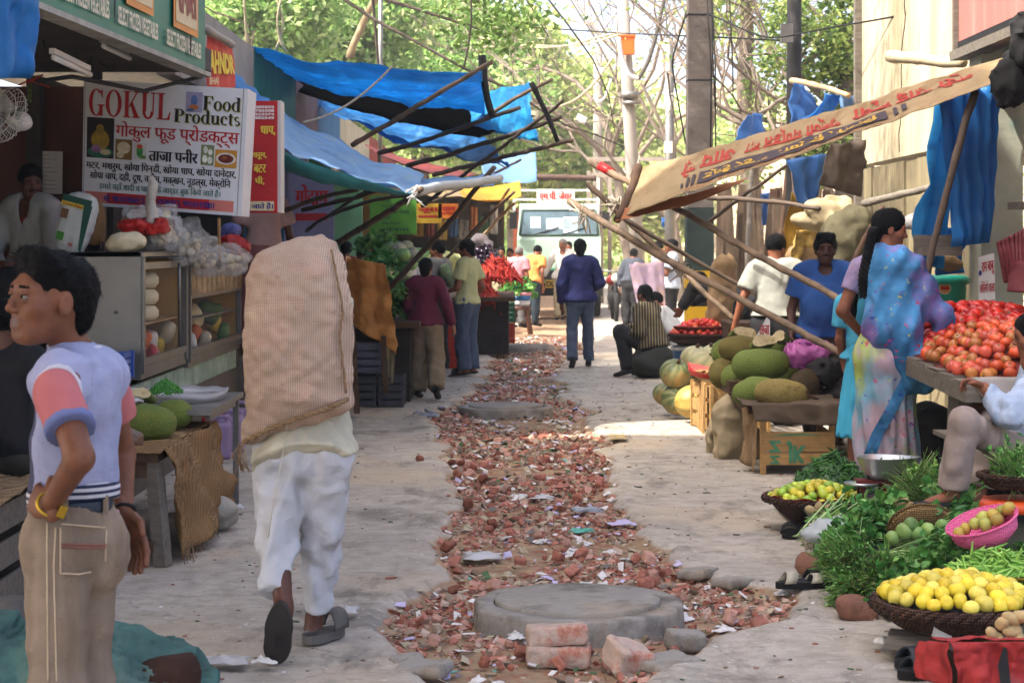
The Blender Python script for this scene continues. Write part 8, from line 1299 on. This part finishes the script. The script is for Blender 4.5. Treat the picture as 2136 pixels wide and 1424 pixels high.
root=thing('person','man in a pale blue shirt and beige trousers squatting at the right edge','person',(2.75,10.05,.1));BW=cm('skyshirt','#9aa8bd',crease=.8);TRB=cm('dustbeige','#8f8078',crease=.8);q=lambda px,py,Y=10.0:P(px,py,Y)
sh,el,wr,hd=q(2190,775,10.2),q(2105,862,9.75),q(2052,808,9.85),q(2152,700,10.1);kn,hip,an=q(2010,880,9.7),q(2140,960,10.15),q(1985,1035,9.75);kn2,an2=q(2075,880,10.3),q(2040,1035,10.25);S=SD(q(1900,1100,9.3),q(2330,640,10.7)+V3(0,.0,0),.014)
S.cap(sh,hip,.12,.13,.05).cap(sh,el,.05,.042,.02).cap(el,wr,.042,.03,.02).cap(hip,kn,.08,.055,.03).cap(kn,an,.055,.038,.02).cap(hip,kn2,.08,.055,.03).cap(kn2,an2,.055,.038,.02).cap(an,an+V3(-.14,-.08,-.03),.036,.03,.02).cap(an2,an2+V3(-.14,-.06,-.03),.036,.03,.02).cap(sh,hd-V3(0,0,.08),.07,.055,.03);v,qd=S.mesh();XH=axes(80,0,10)
parts=[(v,qd,0)]+head_parts(hd,XH,.98,.009,hd-V3(0,0,.14))+[hand_part(wr,nrm(wr-el)*.6+V3(-.7,0,.1),V3(0,-.3,-1),V3(.1,-1,.3),1.0,.98,.007)];v,qd,mi=soup(parts);fast_mesh('body',v,qd,[SKIN,EYEW,DARK,LIP],mi,root,True);hair_mesh(hd,XH,.98,.009,'short',HAIR,root)
def front(o):a=np.empty(len(o.data.vertices)*3);o.data.vertices.foreach_get('co',a);return a.reshape(-1,3)+wloc(o)
def hit(vv,px,py,d=.003,w_=7):
 m=(np.abs(CX+vv[:,0]*F/vv[:,1]-px)<w_)&(np.abs(HY-(vv[:,2]-CZ)*F/vv[:,1]-py)<w_);return P(px,py,(vv[m,1].min()if m.any()else np.median(vv[:,1]))-d)
def garment(name,mat,lo,hi,h,fn,parent):
 s_=SD(lo,hi,h);fn(s_);v,q_=s_.mesh();return fast_mesh(name,v,q_,mat,None,parent,True)
lo,hi=q(1880,1120,9.3),q(2360,620,10.7)
def fn(s_):s_.cap(sh,hip+V3(0,0,.05),.15,.165,.05);s_.cap(sh,el,.075,.072,.04);s_.cap(el,el*.22+wr*.78,.07,.056,.03,cut=True);s_.rough(.012,8,2);s_.crumple(.016,10,5)
garment('shirt',BW,lo,hi,.012,fn,root)
def fn(s_):
 for a,b in((kn,an),(kn2,an2)):s_.cap(hip,a,.11,.07,.04);s_.cap(a,a*.12+b*.88,.076,.078,.03,cut=True)
 s_.rough(.008,7,4);s_.crumple(.008,9,6)
garment('trousers',TRB,lo,hi,.012,fn,root)
for a in(an,an2):garment('shoe',BLK,lo,hi,.012,lambda s_:s_.cap(a+V3(.03,.02,-.045),a+V3(-.18,-.1,-.045),.052,k=.01,flat=V3(0,0,1),fk=1.5),root)
# woman in the sari and the girl
Y=12.0;b0=V3((1850-CX)*Y/F,Y,.09);H=1.74;root=thing('person','woman in a floral blue and lilac sari with a long braid reaching for tomatoes','person',b0);s=H/1.7;X=axes(-35);XH=axes(-92,0,8);W=lambda r_,f_,u_:b0+X@(V3(r_,f_,u_)*s)
hd,nk=W(0,.06,1.6),W(0,.0,1.43);shR,shL,elR,elL=W(.17,0,1.37),W(-.17,-.02,1.37),W(.27,.12,1.1),W(-.25,-.1,1.1);wrR=P(1984,676,12.0);wrL=W(-.2,.08,.95);S=SD(b0-V3(.6,.6,.1),b0+V3(.8,.6,1.9),.016)
S.cap(W(.09,0,1.36),W(-.09,0,1.36),.08,k=.04).cap(W(0,0,1.3),W(0,0,1.0),.12,.115,.05).cap(W(0,0,1.0),W(0,-.02,.85),.12,.15,.06).cap(nk-V3(0,0,.06),nk+V3(0,0,.03),.05).cap(shR,elR,.045,.038,.03).cap(elR,wrR,.037,.026,.02).cap(shL,elL,.046,.04,.03).cap(elL,wrL,.038,.026,.02)
for m in(-1,1):S.cap(W(m*.09,0,.85),W(m*.09,.02,.45),.1,.06,.03).cap(W(m*.09,.02,.45),W(m*.08,-.02,.08),.055,.036,.02).cap(W(m*.08,-.02,.06),W(m*.09,.14,.03),.036,.028,.02)
v,qd=S.mesh();d=nrm(V3(.75,.1,-.5));parts=[(v,qd,0)]+head_parts(hd,XH,s*.98,.0065,nk,.05)+[hand_part(wrR,d,V3(.1,-.2,-1),V3(.2,-1,.2),.55,s,.0065),hand_part(wrL,nrm(wrL-elL),X@V3(1,0,0),X@V3(0,1,0),.6,s,.008)];v,qd,mi=soup(parts);fast_mesh('body',v,qd,[SKIN,EYEW,DARK,LIP],mi,root,True)
hair_mesh(hd,XH,s,.0075,'nape',HAIR,root);mb=MB();c0=hd+XH@V3(0,-.1,-.02);c1,c2,c3=P(1812,520,11.72),P(1800,575,11.65),P(1800,622,11.65);pts=[c0];n=60;key=A([c0,P(1822,478,11.75),c1,c2,c3]);tt=np.linspace(0,4,n);B_=np.stack([np.interp(tt,range(5),key[:,i])for i in range(3)],1)
for _ in range(6):B_[1:-1]=(B_[:-2]+2*B_[1:-1]+B_[2:])/4
for ph in range(3):u=np.arange(n)/n*math.tau*7+ph*2.094;mb.tube(B_+np.stack([np.cos(u)*.016,np.sin(u)*.010,0*u],-1),.016*np.interp(np.arange(n),[0,50,n-1],[1.25,1,.5]),8)
mb.build('braid',HAIR,root)
SAL=M('sari_lower','#a88f98',.8,.15,4,.2,60,kind='flower',col2='#6f9aac',col3='#9aa858',k=1.1,crease=.5);SAU=M('sari_upper','#24587f',.75,.2,5,.3,24,kind='flower',col2='#4a8fc0',col3='#7c62a0',k=1.2,crease=.5);BLO=M('sari_blouse','#8a7a98',.8,.2,20,.2,kind='flower',col2='#5f6f9e',k=1.6);SBD=M('sari_border','#33508f',.7,.15,6,.1)
lo,hi=b0-V3(.75,.6,.08),b0+V3(.9,.6,1.75)
def fn(s_):
 s_.cap(W(0,-.01,1.0),W(0,-.03,.82),.145,.18,.06);s_.cap(W(0,-.03,.82),W(0,.0,.02),.182,.2,.06,cut=True)
 g_=np.stack(np.meshgrid(*s_.ax,indexing='ij'),-1);l=(g_-b0)@X;s_.F+=(.012*np.sin(np.arctan2(l[...,1],l[...,0])*15+2*l[...,2])+.010*np.sin(l[...,0]*38+l[...,2]*14))*sst(1.0,.5,l[...,2]);s_.rough(.012,8,3)
skv=front(garment('sari_skirt',SAL,lo,hi,.012,fn,root))
def fn(s_):
 s_.cap(W(.1,0,1.37),W(-.1,0,1.37),.1,k=.04);s_.cap(W(0,0,1.33),W(0,0,1.12),.142,.138,.05,cut=True);s_.cap(shL,shL*.45+elL*.55,.066,.066,.02,cut=True);s_.cap(shR,shR*.45+elR*.55,.066,.066,.02,cut=True);s_.rough(.008,9)
garment('blouse',BLO,lo,hi,.012,fn,root)
def fn(s_):
 s_.cap(W(-.02,-.02,1.43),W(.1,-.02,1.38),.095,.11,.05);s_.cap(W(.02,-.03,1.34),W(.06,-.05,1.0),.165,.17,.06);s_.cap(W(.06,-.05,1.0),W(.2,-.02,.72),.165,.13,.08);s_.cap(shR,elR,.085,.08,.05);s_.cap(elR,elR*.6+wrR*.4,.08,.07,.04,cut=True);s_.cap(elR*.5+wrR*.5-V3(0,0,.02),elR*.4+wrR*.6-V3(.02,0,.24),.08,.06,.05)
 g_=np.stack(np.meshgrid(*s_.ax,indexing='ij'),-1);l=(g_-b0)@X;s_.F+=.011*np.sin((l[...,0]*.8-l[...,2]*.45+l[...,1]*.3)*48+3*vnoise(l*4));s_.rough(.016,6,8);s_.ell(nk+X@V3(-.02,.06,.07),(.075,.075,.08),.02,None,'sub')
garment('sari_drape',SAU,lo,hi,.012,fn,root)
mb=MB();pb=A([(1892,790),(1872,830),(1850,870),(1830,905),(1815,945),(1808,990)],float);tt=np.linspace(0,5,30);B_=[A([hit(skv,np.interp(t_,range(6),pb[:,0])+o_,np.interp(t_,range(6),pb[:,1]),.004)for t_ in tt])for o_ in(-13,0,13)];mb.grid(np.stack(B_,1));mb.build('sari_border',SAU,root)
Yg=12.5;g0=V3((1806-CX)*Yg/F,Yg,.09);person('girl in a turquoise dress with a braid, half hidden behind the woman in the sari',g0,-20,1.42,J=dict(elL=(-.2,-.02,1.1),wrL=(-.17,.05,.87)),hy=-30,top=dict(mat=cm('turq_top','#3f93b0'),sleeve='short',hem=.02,r=.02),bot=None,hair='nape',shoes=BLK,bare=True,hv=.009,vox=.016);gt=[o for o in SC.objects if o.get('label','').startswith('girl in')][0]
def fn(s_):
 s_.cap(g0+V3(0,0,.86),g0+V3(0,0,.30),.12,.185,.05,cut=True);g_=np.stack(np.meshgrid(*s_.ax,indexing='ij'),-1);l=g_-g0;s_.F+=.012*np.sin(np.arctan2(l[...,1],l[...,0])*12)*sst(.85,.5,l[...,2])
garment('skirt',cm('turq','#3fa0c0',kind='streak',axis=2,k=.8,col2='#2f86a8',thr=.5),g0-V3(.3,.3,.05),g0+V3(.3,.3,1.0),.014,fn,gt);mb=MB();B_=A([P(1786,560,12.3)*(1-z)+P(1772,670,12.3)*z for z in np.linspace(0,1,40)])
for ph in range(3):u=np.arange(40)/40*math.tau*6+ph*2.094;mb.tube(B_+np.stack([np.cos(u)*.02,np.sin(u)*.015,0*u],-1),.022,7)
mb.build('braid',HAIR,gt)
# porter with the big sack
Y=7.9;b0=V3((632-CX)*Y/F,Y,0);root=thing('person','porter in white pyjamas carrying a huge jute sack, seen from behind','person',b0);q=lambda px,py,y=Y:P(px,py,y)
hipL,hipR,knL,knR=q(585,960,7.75),q(672,960,7.75),q(577,1140,7.68),q(668,1140,7.84);anL,anR=q(592,1262,7.52),q(655,1290,7.86);pel=q(628,935,7.78);chest=q(625,720,8.12);nk=q(622,620,8.25);hd=q(622,590,8.36);S=SD(q(480,1400,7.1),q(780,540,8.7),.014)
S.cap(pel,chest,.11,.12,.06).cap(chest,nk,.12,.07,.05).cap(hipL,hipR,.085).cap(hipL,knL,.08,.06,.03).cap(knL,anL,.055,.036,.02).cap(hipR,knR,.08,.058,.03).cap(knR,anR,.05,.034,.02)
shL_,shR_=q(560,690,8.12),q(690,690,8.12);eL,eR=q(548,640,8.35),q(702,640,8.35);wL,wR=q(560,560,8.3),q(690,560,8.3);S.cap(shL_,shR_,.085,k=.04).cap(shL_,eL,.046,.04,.03).cap(shR_,eR,.046,.04,.03).cap(eL,wL,.038,.027,.02).cap(eR,wR,.038,.027,.02)
toL,toR=q(578,1352,7.55),q(668,1322,8.05);S.cap(anL,q(590,1282,7.47),.036,.038,.02).cap(q(590,1282,7.5),toL,.036,.036,.02).cap(anR,q(652,1322,7.85),.034,.042,.02).cap(q(652,1325,7.86),toR,.036,.03,.02);v,qd=S.mesh();XH=axes(0,0,35)
parts=[(v,qd,0)]+head_parts(hd,XH,1,.012,nk)+[hand_part(w_,nrm(w_-e_)+V3(0,-.4,.1),V3(0,-1,0),V3(m,0,0),.9,1,.01)for w_,e_,m in((wL,eL,1),(wR,eR,-1))];v,qd,mi=soup(parts);fast_mesh('body',v,qd,[SKIN_D,EYEW,DARK,LIP],mi,root,True);hair_mesh(hd,XH,1,.012,'short',HAIR,root)
PJ=M('pyjama_white','#b0b0b2',.85,.08,4,.2,80,kind='stain',k=2.5,col2='#97948f',thr=.54,crease=.9,cs=5.5);KU=M('kurta_cream','#b0aa94',.85,.1,4,.2,80,crease=.7);lo,hi=q(470,1420,7.0),q(790,560,8.7)
def fn(s_):
 s_.cap(hipL,hipR,.112,k=.05).cap(pel,pel+V3(0,.02,.12),.13,.13,.05);s_.cap(hipL-V3(.005,0,0),knL,.1,.074,.02);s_.cap(knL,q(571,1236,7.56),.072,.058,.02,cut=True);s_.cap(hipR+V3(.012,0,0),knR,.1,.076,.02);s_.cap(knR,q(660,1274,7.84),.075,.05,.02,cut=True)
 g_=np.stack(np.meshgrid(*s_.ax,indexing='ij'),-1);n1=vnoise(g_*A((7,7,3)));xx=g_[...,0]+.83;zz_=g_[...,2];s_.F+=.006*np.sin((zz_+.7*np.abs(xx)+.25*g_[...,1])*46+n1*8)*vnoise(g_*A((4,4,6))+7)*(.35+np.exp(-((zz_-.42)/.13)**2)+.8*np.exp(-((zz_-.78)/.1)**2));s_.F+=.006*np.sin(xx*60+zz_*9+3*n1)*sst(.45,.3,zz_);s_.rough(.007,5,4,(1.5,1.5,.8));s_.crumple(.016,8.5,2);s_.rough(.004,18,2)
garment('pyjama',PJ,lo,hi,.010,fn,root)
def fn(s_):
 s_.cap(q(628,870,7.95),q(632,990,7.74),.18,.232,.05,cut=True,flat=V3(0,1,0),fk=1.25);s_.cap(chest,q(628,870,7.95),.16,.18,.05)
 for a,b in((shL_,eL),(shR_,eR)):s_.cap(a,b,.07,.065,.04)
 s_.rough(.016,6,9,(1.6,1.6,.6));s_.crumple(.014,8,4);s_.half(q(632,968,7.7),V3(.2,.05,-1))
garment('kurta',KU,lo,hi,.011,fn,root);SOLE=M('sole_dark','#2a2622',.7,.2,9,.4);SD2=M('sandal_grey','#5a5650',.7,.15,6,.2)
def sole(name,c,L_,W_,Xc,mat,thick=.014):
 n=30;a=np.linspace(0,math.tau,n,endpoint=False);x=np.sin(a)*W_/2*(1-.16*np.cos(a))*(1-.14*np.exp(-((np.cos(a)+.15)/.28)**2));y=np.cos(a)*L_/2;o_=np.stack([x,y,0*a],-1);mb=MB();mb.add(np.concatenate([o_-V3(0,0,thick),o_+V3(0,0,thick)])@Xc.T+c,[tuple(range(n))[::-1],tuple(range(n,2*n))]+[(j,(j+1)%n,n+(j+1)%n,n+j)for j in range(n)],0,False);return mb
Xl=np.stack([nrm(V3(1,0,.05)),nrm(V3(.10,-.25,.97)),nrm(V3(.05,1,.25))],1);Xl[:,0]=np.cross(Xl[:,1],Xl[:,2]);sole('sandal',q(581,1318,7.46),.262,.118,Xl,SOLE).build('sandal_sole',SOLE,root);mb=MB()
for k in range(5):mb.tube([q(574+k*4,1325,7.432),q(573+k*4,1352,7.432)],.0016,4)
mb.build('sole_groove',BLACK,root)
c=q(660,1335,7.9);c[2]=.025;yw=R(-28);Xr=A(Matrix.Rotation(yw,3,'Z'));mb=sole('sandal',c+Xr@V3(0,.06,0),.28,.108,Xr,SD2,.018);mb.build('sandal_sole',SD2,root);mb=MB();b=np.linspace(0,math.pi,11);Xs=A([[c+Xr@V3(.058*math.cos(z),.1+dy+.02*math.sin(z),.02+.075*math.sin(z))for z in b]for dy in(-.05,.0,.05)]);mb.grid(Xs);mb.build('sandal_strap',SD2,root,solid=.008)
root=thing('jute_sack','huge bulging jute sack of onions carried on the porter\'s back','sack',q(620,900,7.75));JU=M('jute','#b29a86',.95,.25,4,.4,kind='weave',k=36,col2='#8a7462',col3='#ae7e72',crease=.5,cs=4);ctr=q(620,705,7.72);rg=np.random.default_rng(8)
outl=A([(560,505),(640,492),(696,500),(712,545),(730,640),(736,720),(730,800),(732,848),(690,872),(620,895),(560,915),(503,930),(508,890),(520,850),(512,760),(506,660),(508,580),(522,535)],float)
def fn(s_):
 g_=np.stack(np.meshgrid(*s_.ax,indexing='ij'),-1);pxx=CX+g_[...,0]*F/7.72;pyy=HY-(g_[...,2]-CZ)*F/7.72
 lft=np.interp(pyy,[494,505,530,580,660,760,850,890,915,932],[625,580,530,511,506,511,519,508,503,500]);rgt_=np.interp(pyy,[494,505,545,640,720,800,835,848,872,895,915,932],[665,697,712,730,736,730,732,730,690,622,560,520]);wv=(lft+rgt_)/2;hw=np.maximum((rgt_-lft)/2,1)*7.72/F
 x=(pxx-wv)*7.72/F;top_=(pyy-496)*7.72/F;bot=(932-pyy)*7.72/F;dep=.22*np.clip(np.minimum(top_/.14,1),0,1)**.5*np.clip(np.minimum(bot/.2,1),.02,1)**.5;y=g_[...,1]-(7.80-.06*np.sin((pyy-496)/440*3.1));e=((np.abs(x)/hw)**2.2+(np.abs(y)/np.maximum(dep,.02))**2.1)**(1/2.15)
 d=(e-1)*np.minimum(hw,np.maximum(dep,.03));d=np.where((top_<0)|(bot<0),np.maximum(d,np.maximum(-top_,-bot)),d);s_.F=d
 bn=rg.uniform(-1,1,(150,2));m=np.abs(s_.F)<.07;I=np.argwhere(m);P3=s_.lo+I*s_.h;acc=np.zeros(len(P3))
 for u,v_ in bn:bx_,bz_=ctr[0]+u*.215,ctr[2]+v_*.42;acc=np.maximum(acc,np.exp(-((P3[:,0]-bx_)**2+(P3[:,2]-bz_)**2)/(.023**2)))
 s_.F[m]-=.013*acc+.05*(fbm(P3*3.4,3)-.5);s_.F[m]+=.008*np.sin(P3[:,0]*60+3*vnoise(P3*5))*sst(1.1,.9,P3[:,2])
S=SD(q(480,945,7.42),q(760,485,8.1)+V3(0,.02,0),.0085);fn(S);v,qd=S.mesh();fast_mesh('jute',v,qd,JU,None,root,True);ROP=M('jute_rope','#7d6448',.95,.25,30,.6)
def on_sack(px,py):return hit(v,px,py,.004,9)
mb=MB();pts=A([on_sack(x,y)for x,y in zip(np.linspace(506,726,30),np.interp(np.linspace(506,726,30),[506,560,620,690,726],[922,895,872,850,832]))])
for ph in range(2):u=np.arange(30)*1.6+ph*3.14;mb.tube(pts+np.stack([0*u,np.cos(u)*.004-.006,np.sin(u)*.006],-1),.0065,6)
pts=A([on_sack(x,y)for x,y in((690,520),(706,590),(716,650),(708,700),(716,770),(722,820))]);tt=np.linspace(0,5,40);B_=np.stack([np.interp(tt,range(6),pts[:,i])for i in range(3)],1);mb.tube(B_+RNG.normal(0,.002,B_.shape),.005,6)
for k in range(10):a=q(505,925,7.6)+RNG.normal(0,.008,3);mb.tube([a,a+V3(RNG.normal(-.005,.02),0,-.05),a+V3(RNG.normal(-.01,.03),0,-.11)],.0022,4)
mb.build('seam_rope',ROP,root);mb=MB();mb.tube([q(600,880,7.6),q(588,960,7.55),q(572,1030,7.5),q(560,1120,7.52)],.0016,4);mb.build('loose_thread',M('thread','#b5ae9a'),root)
# young man in the foreground
Y=5.0;root=thing('person','young man in a pale blue vest over a pink shirt, hand on hip','person',V3((150-CX)*Y/F,Y,0));q=lambda px,py,y=Y:P(px,py,y);SKF=M('skin_young','#68402b',.55,.2,18,.14,160,spec=.3)
hd=q(98,626,4.98);nk=q(150,725,5.05);shL,shR=q(118,800,4.86),q(218,790,5.18);elL,wrL=q(166,955,4.70),q(100,1060,4.86);elR,wrR=q(256,945,5.30),q(258,1072,5.18);pel=q(148,1100,5.03);hipL,hipR=q(118,1125,4.96),q(180,1125,5.10);knL,knR=q(125,1440,4.92),q(178,1440,5.1);anL,anR=q(125,1760,4.95),q(180,1750,5.15)
S=SD(q(-60,1850,4.5),q(380,690,5.5),.010);S.cap(q(150,800,5.03),q(150,1000,5.04),.09,.08,.05).cap(q(150,1000,5.04),pel,.08,.085,.04).cap(shL*.85+shR*.15,shR*.85+shL*.15,.066,k=.03).cap(nk-V3(0,0,.04),nk+V3(0,0,.03),.052,k=.03)
S.cap(shL,elL,.044,.037,.02).cap(elL,wrL,.037,.025,.012).cap(shR,elR,.043,.035,.02).cap(elR,wrR,.035,.025,.012);[S.cap(a,b,.066,.05,.03)for a,b in((hipL,knL),(hipR,knR))];[S.cap(a,b,.052,.036,.02).cap(b,b+V3(-.12,.14,-.04),.036,.03,.02)for a,b in((knL,anL),(knR,anR))]
v,qd=S.mesh();XH=axes(132,0,-7,0);parts=[(v,qd,0)]+head_parts(hd,XH,1.03,.0042,nk,.047,stubble=0)
parts+=[hand_part(wrR,nrm(V3(.48,-.25,-.85)),V3(-.55,-.45,.1),V3(.75,-.55,.3),.35,1.08,.0045),hand_part(wrL,nrm(V3(-.4,.5,.15)),V3(.6,.5,-.2),V3(-.2,.1,1),.9,1.0,.006)];v,qd,mi=soup(parts);fast_mesh('body',v,qd,[SKF,EYEW,DARK,LIP],mi,root,True)
W=lambda r_,f_,u_:hd+XH@(V3(r_,f_,u_)*1.03)
def fn(s_):
 s_.ell(W(0,-.022,.043),A((.086,.106,.086))*1.01,.01,XH);s_.cap(W(-.05,.05,.098),W(.055,.04,.108),.026,k=.04);s_.ell(W(0,-.085,-.01),A((.066,.04,.082)),.03,XH);s_.rough(.011,22,3,(1,1,.6));s_.rough(.006,60,4,(1,1,.35))
 s_.ell(W(0,.104,-.022),A((.074,.064,.094))*1.03,.010,XH,'sub');s_.ell(W(0,.035,-.115),(.13,.105,.09),.012,XH,'sub')
 for m in(-1,1):s_.ell(W(m*.095,.012,-.04),(.034,.045,.052),.01,XH,'sub')
s_=SD(hd-.2,hd+.22,.005);fn(s_);v,qd=s_.mesh();v2,q2=strands(v,qd,7000,.022,lambda p:(XH@V3(.35,-.8,.1))*np.clip((p[:,2:]-hd[2])/.08,0,1)+(XH@V3(0,-.5,-.8))*(1-np.clip((p[:,2:]-hd[2])/.08,0,1)),5,.0009,.03);fast_mesh('hair',np.concatenate([v,v2]),np.concatenate([qd,q2+len(v)]),HAIR,None,root,True)
VST=M('vest_blue','#9094b0',.85,.1,4,.2,90,kind='stain',k=3,col2='#767a98',thr=.5,crease=.7,cs=5);PNK=M('shirt_pink','#a85f60',.85,.12,6,.2,90,crease=.5,cs=7);CUF=M('cuff_blue','#5f6890',.85,.1,9,.2);STH=M('hem_stripe','#b5b5ba',.85,.05,5,.1,kind='stripe',axis=2,k=18,col2='#1f2440',thr=.5);TRM=M('trim_white','#b8b8c0',.8,.05,9,.1);DKV=M('vest_navy','#3a3a52',.85,.12,4,.2,90,crease=.7);lo,hi=q(-80,1480,4.5),q(400,680,5.6)
up=nrm(nk-pel);XB=axes(52)
def vest(s_,e=0):
 s_.cap(q(132,800,4.92),q(198,792,5.12),.085+e,k=.04);s_.cap(q(156,810,5.03),q(154,960,5.03),.110+e,.101+e,.05);s_.cap(q(154,960,5.03),q(148,1075,5.03),.101+e,.110+e,.04,cut=True);s_.cap(nk-V3(0,0,.06),nk+V3(.0,0,.005),.068+e,.062+e,.02,cut=True)
 g_=np.stack(np.meshgrid(*s_.ax,indexing='ij'),-1);s_.F+=.007*np.sin(g_[...,2]*42+g_[...,0]*26+4*vnoise(g_*6))*vnoise(g_*4+3);s_.rough(.012,6,5,(1.5,1.5,.7));s_.crumple(.009,10,6)
def fn(s_):vest(s_);s_.half(q(146,1020,5.0),V3(.12,-.12,-1));[s_.cap(a,b,.072,.085,.012,op='sub')for a,b in((q(116,822,4.80),q(118,850,4.64)),)]
def vm(v_,q_):
 c_=v_[q_].mean(1);l=c_-pel;fr=(l@XB)[:,1];return np.where((fr>.02)&(c_[:,2]<q(0,830)[2]),1,0)
s_=SD(lo,hi,.0085);fn(s_);v,qd=s_.mesh();fast_mesh('vest',v,qd,[VST,DKV],vm(v,qd),root,True)
def fn(s_):vest(s_,.004);s_.half(q(146,1048,5.0),V3(.1,-.1,-1));s_.half(q(146,1014,5.0),V3(-.12,.12,1))
garment('striped_hem',STH,lo,hi,.0085,fn,root)
def fn(s_):vest(s_,-.006);s_.half(q(146,1040,5.0),V3(.0,.0,1))
def fn2(s_):s_.cap(q(118,818,4.81),shL*.42+elL*.58,.060,.060,.03,cut=True,amp=.006,asc=14);s_.cap(shR,shR*.5+elR*.5,.06,.064,.03,cut=True,amp=.006,asc=14);s_.cap(q(132,806,4.92),q(198,798,5.12),.055,k=.02)
garment('pink_shirt',PNK,lo,hi,.008,fn2,root)
def fn(s_):s_.cap(shL*.46+elL*.54,shL*.36+elL*.64,.0635,.0645,.01,cut=True,cuta=True,amp=.004,asc=16)
garment('sleeve_cuff',CUF,lo,hi,.007,fn,root)
mb=MB();a_=np.linspace(0,math.tau,40)
ring=[nk+V3(0,0,-.012)+V3(math.cos(z)*.07,math.sin(z)*.07,.012*math.cos(z))for z in a_];mb.tube(ring,.008,6,cap=False);mb.tube([p-V3(0,0,.016)+(p-nk)*A((.1,.1,0))for p in ring],.004,6,cap=False);mb.build('collar_trim',TRM,root)
def fn(s_):vest(s_,.003);t_=SD(lo,hi,.007);t_.cap(q(116,822,4.80),q(118,850,4.64),.072,.085);s_.F=np.maximum(s_.F,np.abs(t_.F-.006)-.010)
garment('armhole_trim',TRM,lo,hi,.007,fn,root)
JNB=M('jeans_beige','#857462',.9,.14,9,.25,120,kind='streak',axis=2,k=.8,col2='#6a5a4a',thr=.46,crease=.8,cs=4.5);lo2=q(-80,1900,4.5)
def fn(s_):
 s_.cap(hipL,hipR,.084,k=.05);s_.cap(pel-V3(0,0,.02),q(148,1048,5.03),.106,.103,.04,cut=True)
 for a,b,c_ in((hipL,knL,anL),(hipR,knR,anR)):s_.cap(a,b,.08,.066,.04);s_.cap(b,b*.08+c_*.92,.066,.07,.03,cut=True)
 s_.ell(hipR+XB@V3(-.0,-.055,-.02),(.078,.078,.1),.05);s_.rough(.010,6,2,(1.3,1.3,.8));s_.crumple(.010,9,3)
jv=front(garment('jeans',JNB,lo2,hi,.010,fn,root))
def on_front(px,py,d=.003):return hit(jv,px,py,d,11)
ST=M('stitch','#b5a184',.9,.1,30,.1);ST2=M('stitch_red','#8a5244',.9,.1,30,.1);mb=MB()
def seam(pts,r=.0022):
 p=np.asarray(pts,float);tt=np.linspace(0,len(p)-1,26*(len(p)-1));xs_,ys_=np.interp(tt,range(len(p)),p[:,0]),np.interp(tt,range(len(p)),p[:,1]);X_=A([on_front(a,b,.002)for a,b in zip(xs_,ys_)])
 for _ in range(4):X_[1:-1,1]=(X_[:-2,1]+X_[1:-1,1]*2+X_[2:,1])/4
 mb.tube(X_,r,5)
for p in(((128,1092),(220,1100)),((126,1100),(126,1195)),((222,1104),(220,1170)),((126,1195),(165,1197),(190,1192)),((98,1090),(98,1180),(100,1420)),((116,1100),(112,1180),(118,1420))):seam(p)
mb.build('stitching',ST,root);mb=MB();seam(((128,1134),(222,1136)));seam(((128,1140),(222,1142)));mb.build('pocket_stripe',ST2,root)
BLT=M('belt_navy','#1d2836',.4,.15,6,.1);garment('belt',BLT,lo,hi,.007,lambda s_:s_.cap(q(148,1063,5.03),q(148,1036,5.03),.110,.110,.0,cut=True,cuta=True),root);MB().box(on_front(221,1052,.01),(.012,.012,.05)).build('belt_loop',JNB,root);MB().box(on_front(133,1056,.01),(.02,.012,.055)).build('belt_loop',JNB,root)
def bracelet(name,w_,e_,r,mat,t_=.0,rr=.005,mats2=None):
 ax_=nrm(w_-e_);u_=nrm(np.cross(ax_,V3(0,0,1)));v_=np.cross(u_,ax_);c_=w_-ax_*t_;mb=MB();mb.tube([c_+(u_*math.cos(z)+v_*math.sin(z))*r for z in np.linspace(0,math.tau,30)],rr,6,cap=False);mb.build(name,mat,root);return c_,u_,v_
GOLD=M('gold','#b5922e',.3,.1,metal=.8);c_,u_,v_=bracelet('watch_band',wrL,elL,.034,GOLD,.02,.005);mb=MB();mb.box(c_+V3(.034,-.02,-.012),(.02,.03,.03),(.2,.4,.3));mb.build('watch',GOLD,root);c_,u_,v_=bracelet('wristband',wrR,elR,.031,BLACK,.012,.005);mb=MB();mb.ell(c_+V3(-.012,-.031,0),(.008,.008,.008),8);mb.build('bead',M('bead_pink','#b58a92'),root)
# hot dusty air
hm=bpy.data.materials.new('haze_air');hm.use_nodes=True;hn=hm.node_tree;hn.nodes.remove(hn.nodes['Principled BSDF']);pv=hn.nodes.new('ShaderNodeVolumePrincipled');pv.inputs['Color'].default_value=(.93,.92,.86,1);pv.inputs['Density'].default_value=.0013;pv.inputs['Anisotropy'].default_value=.2
hn.links.new(pv.outputs[0],hn.nodes['Material Output'].inputs['Volume']);o=MB().box((0,230,9.3),(420,560,22.6)).build('haze',hm);o['kind']='stuff';o['label']='pale dusty air over the street'
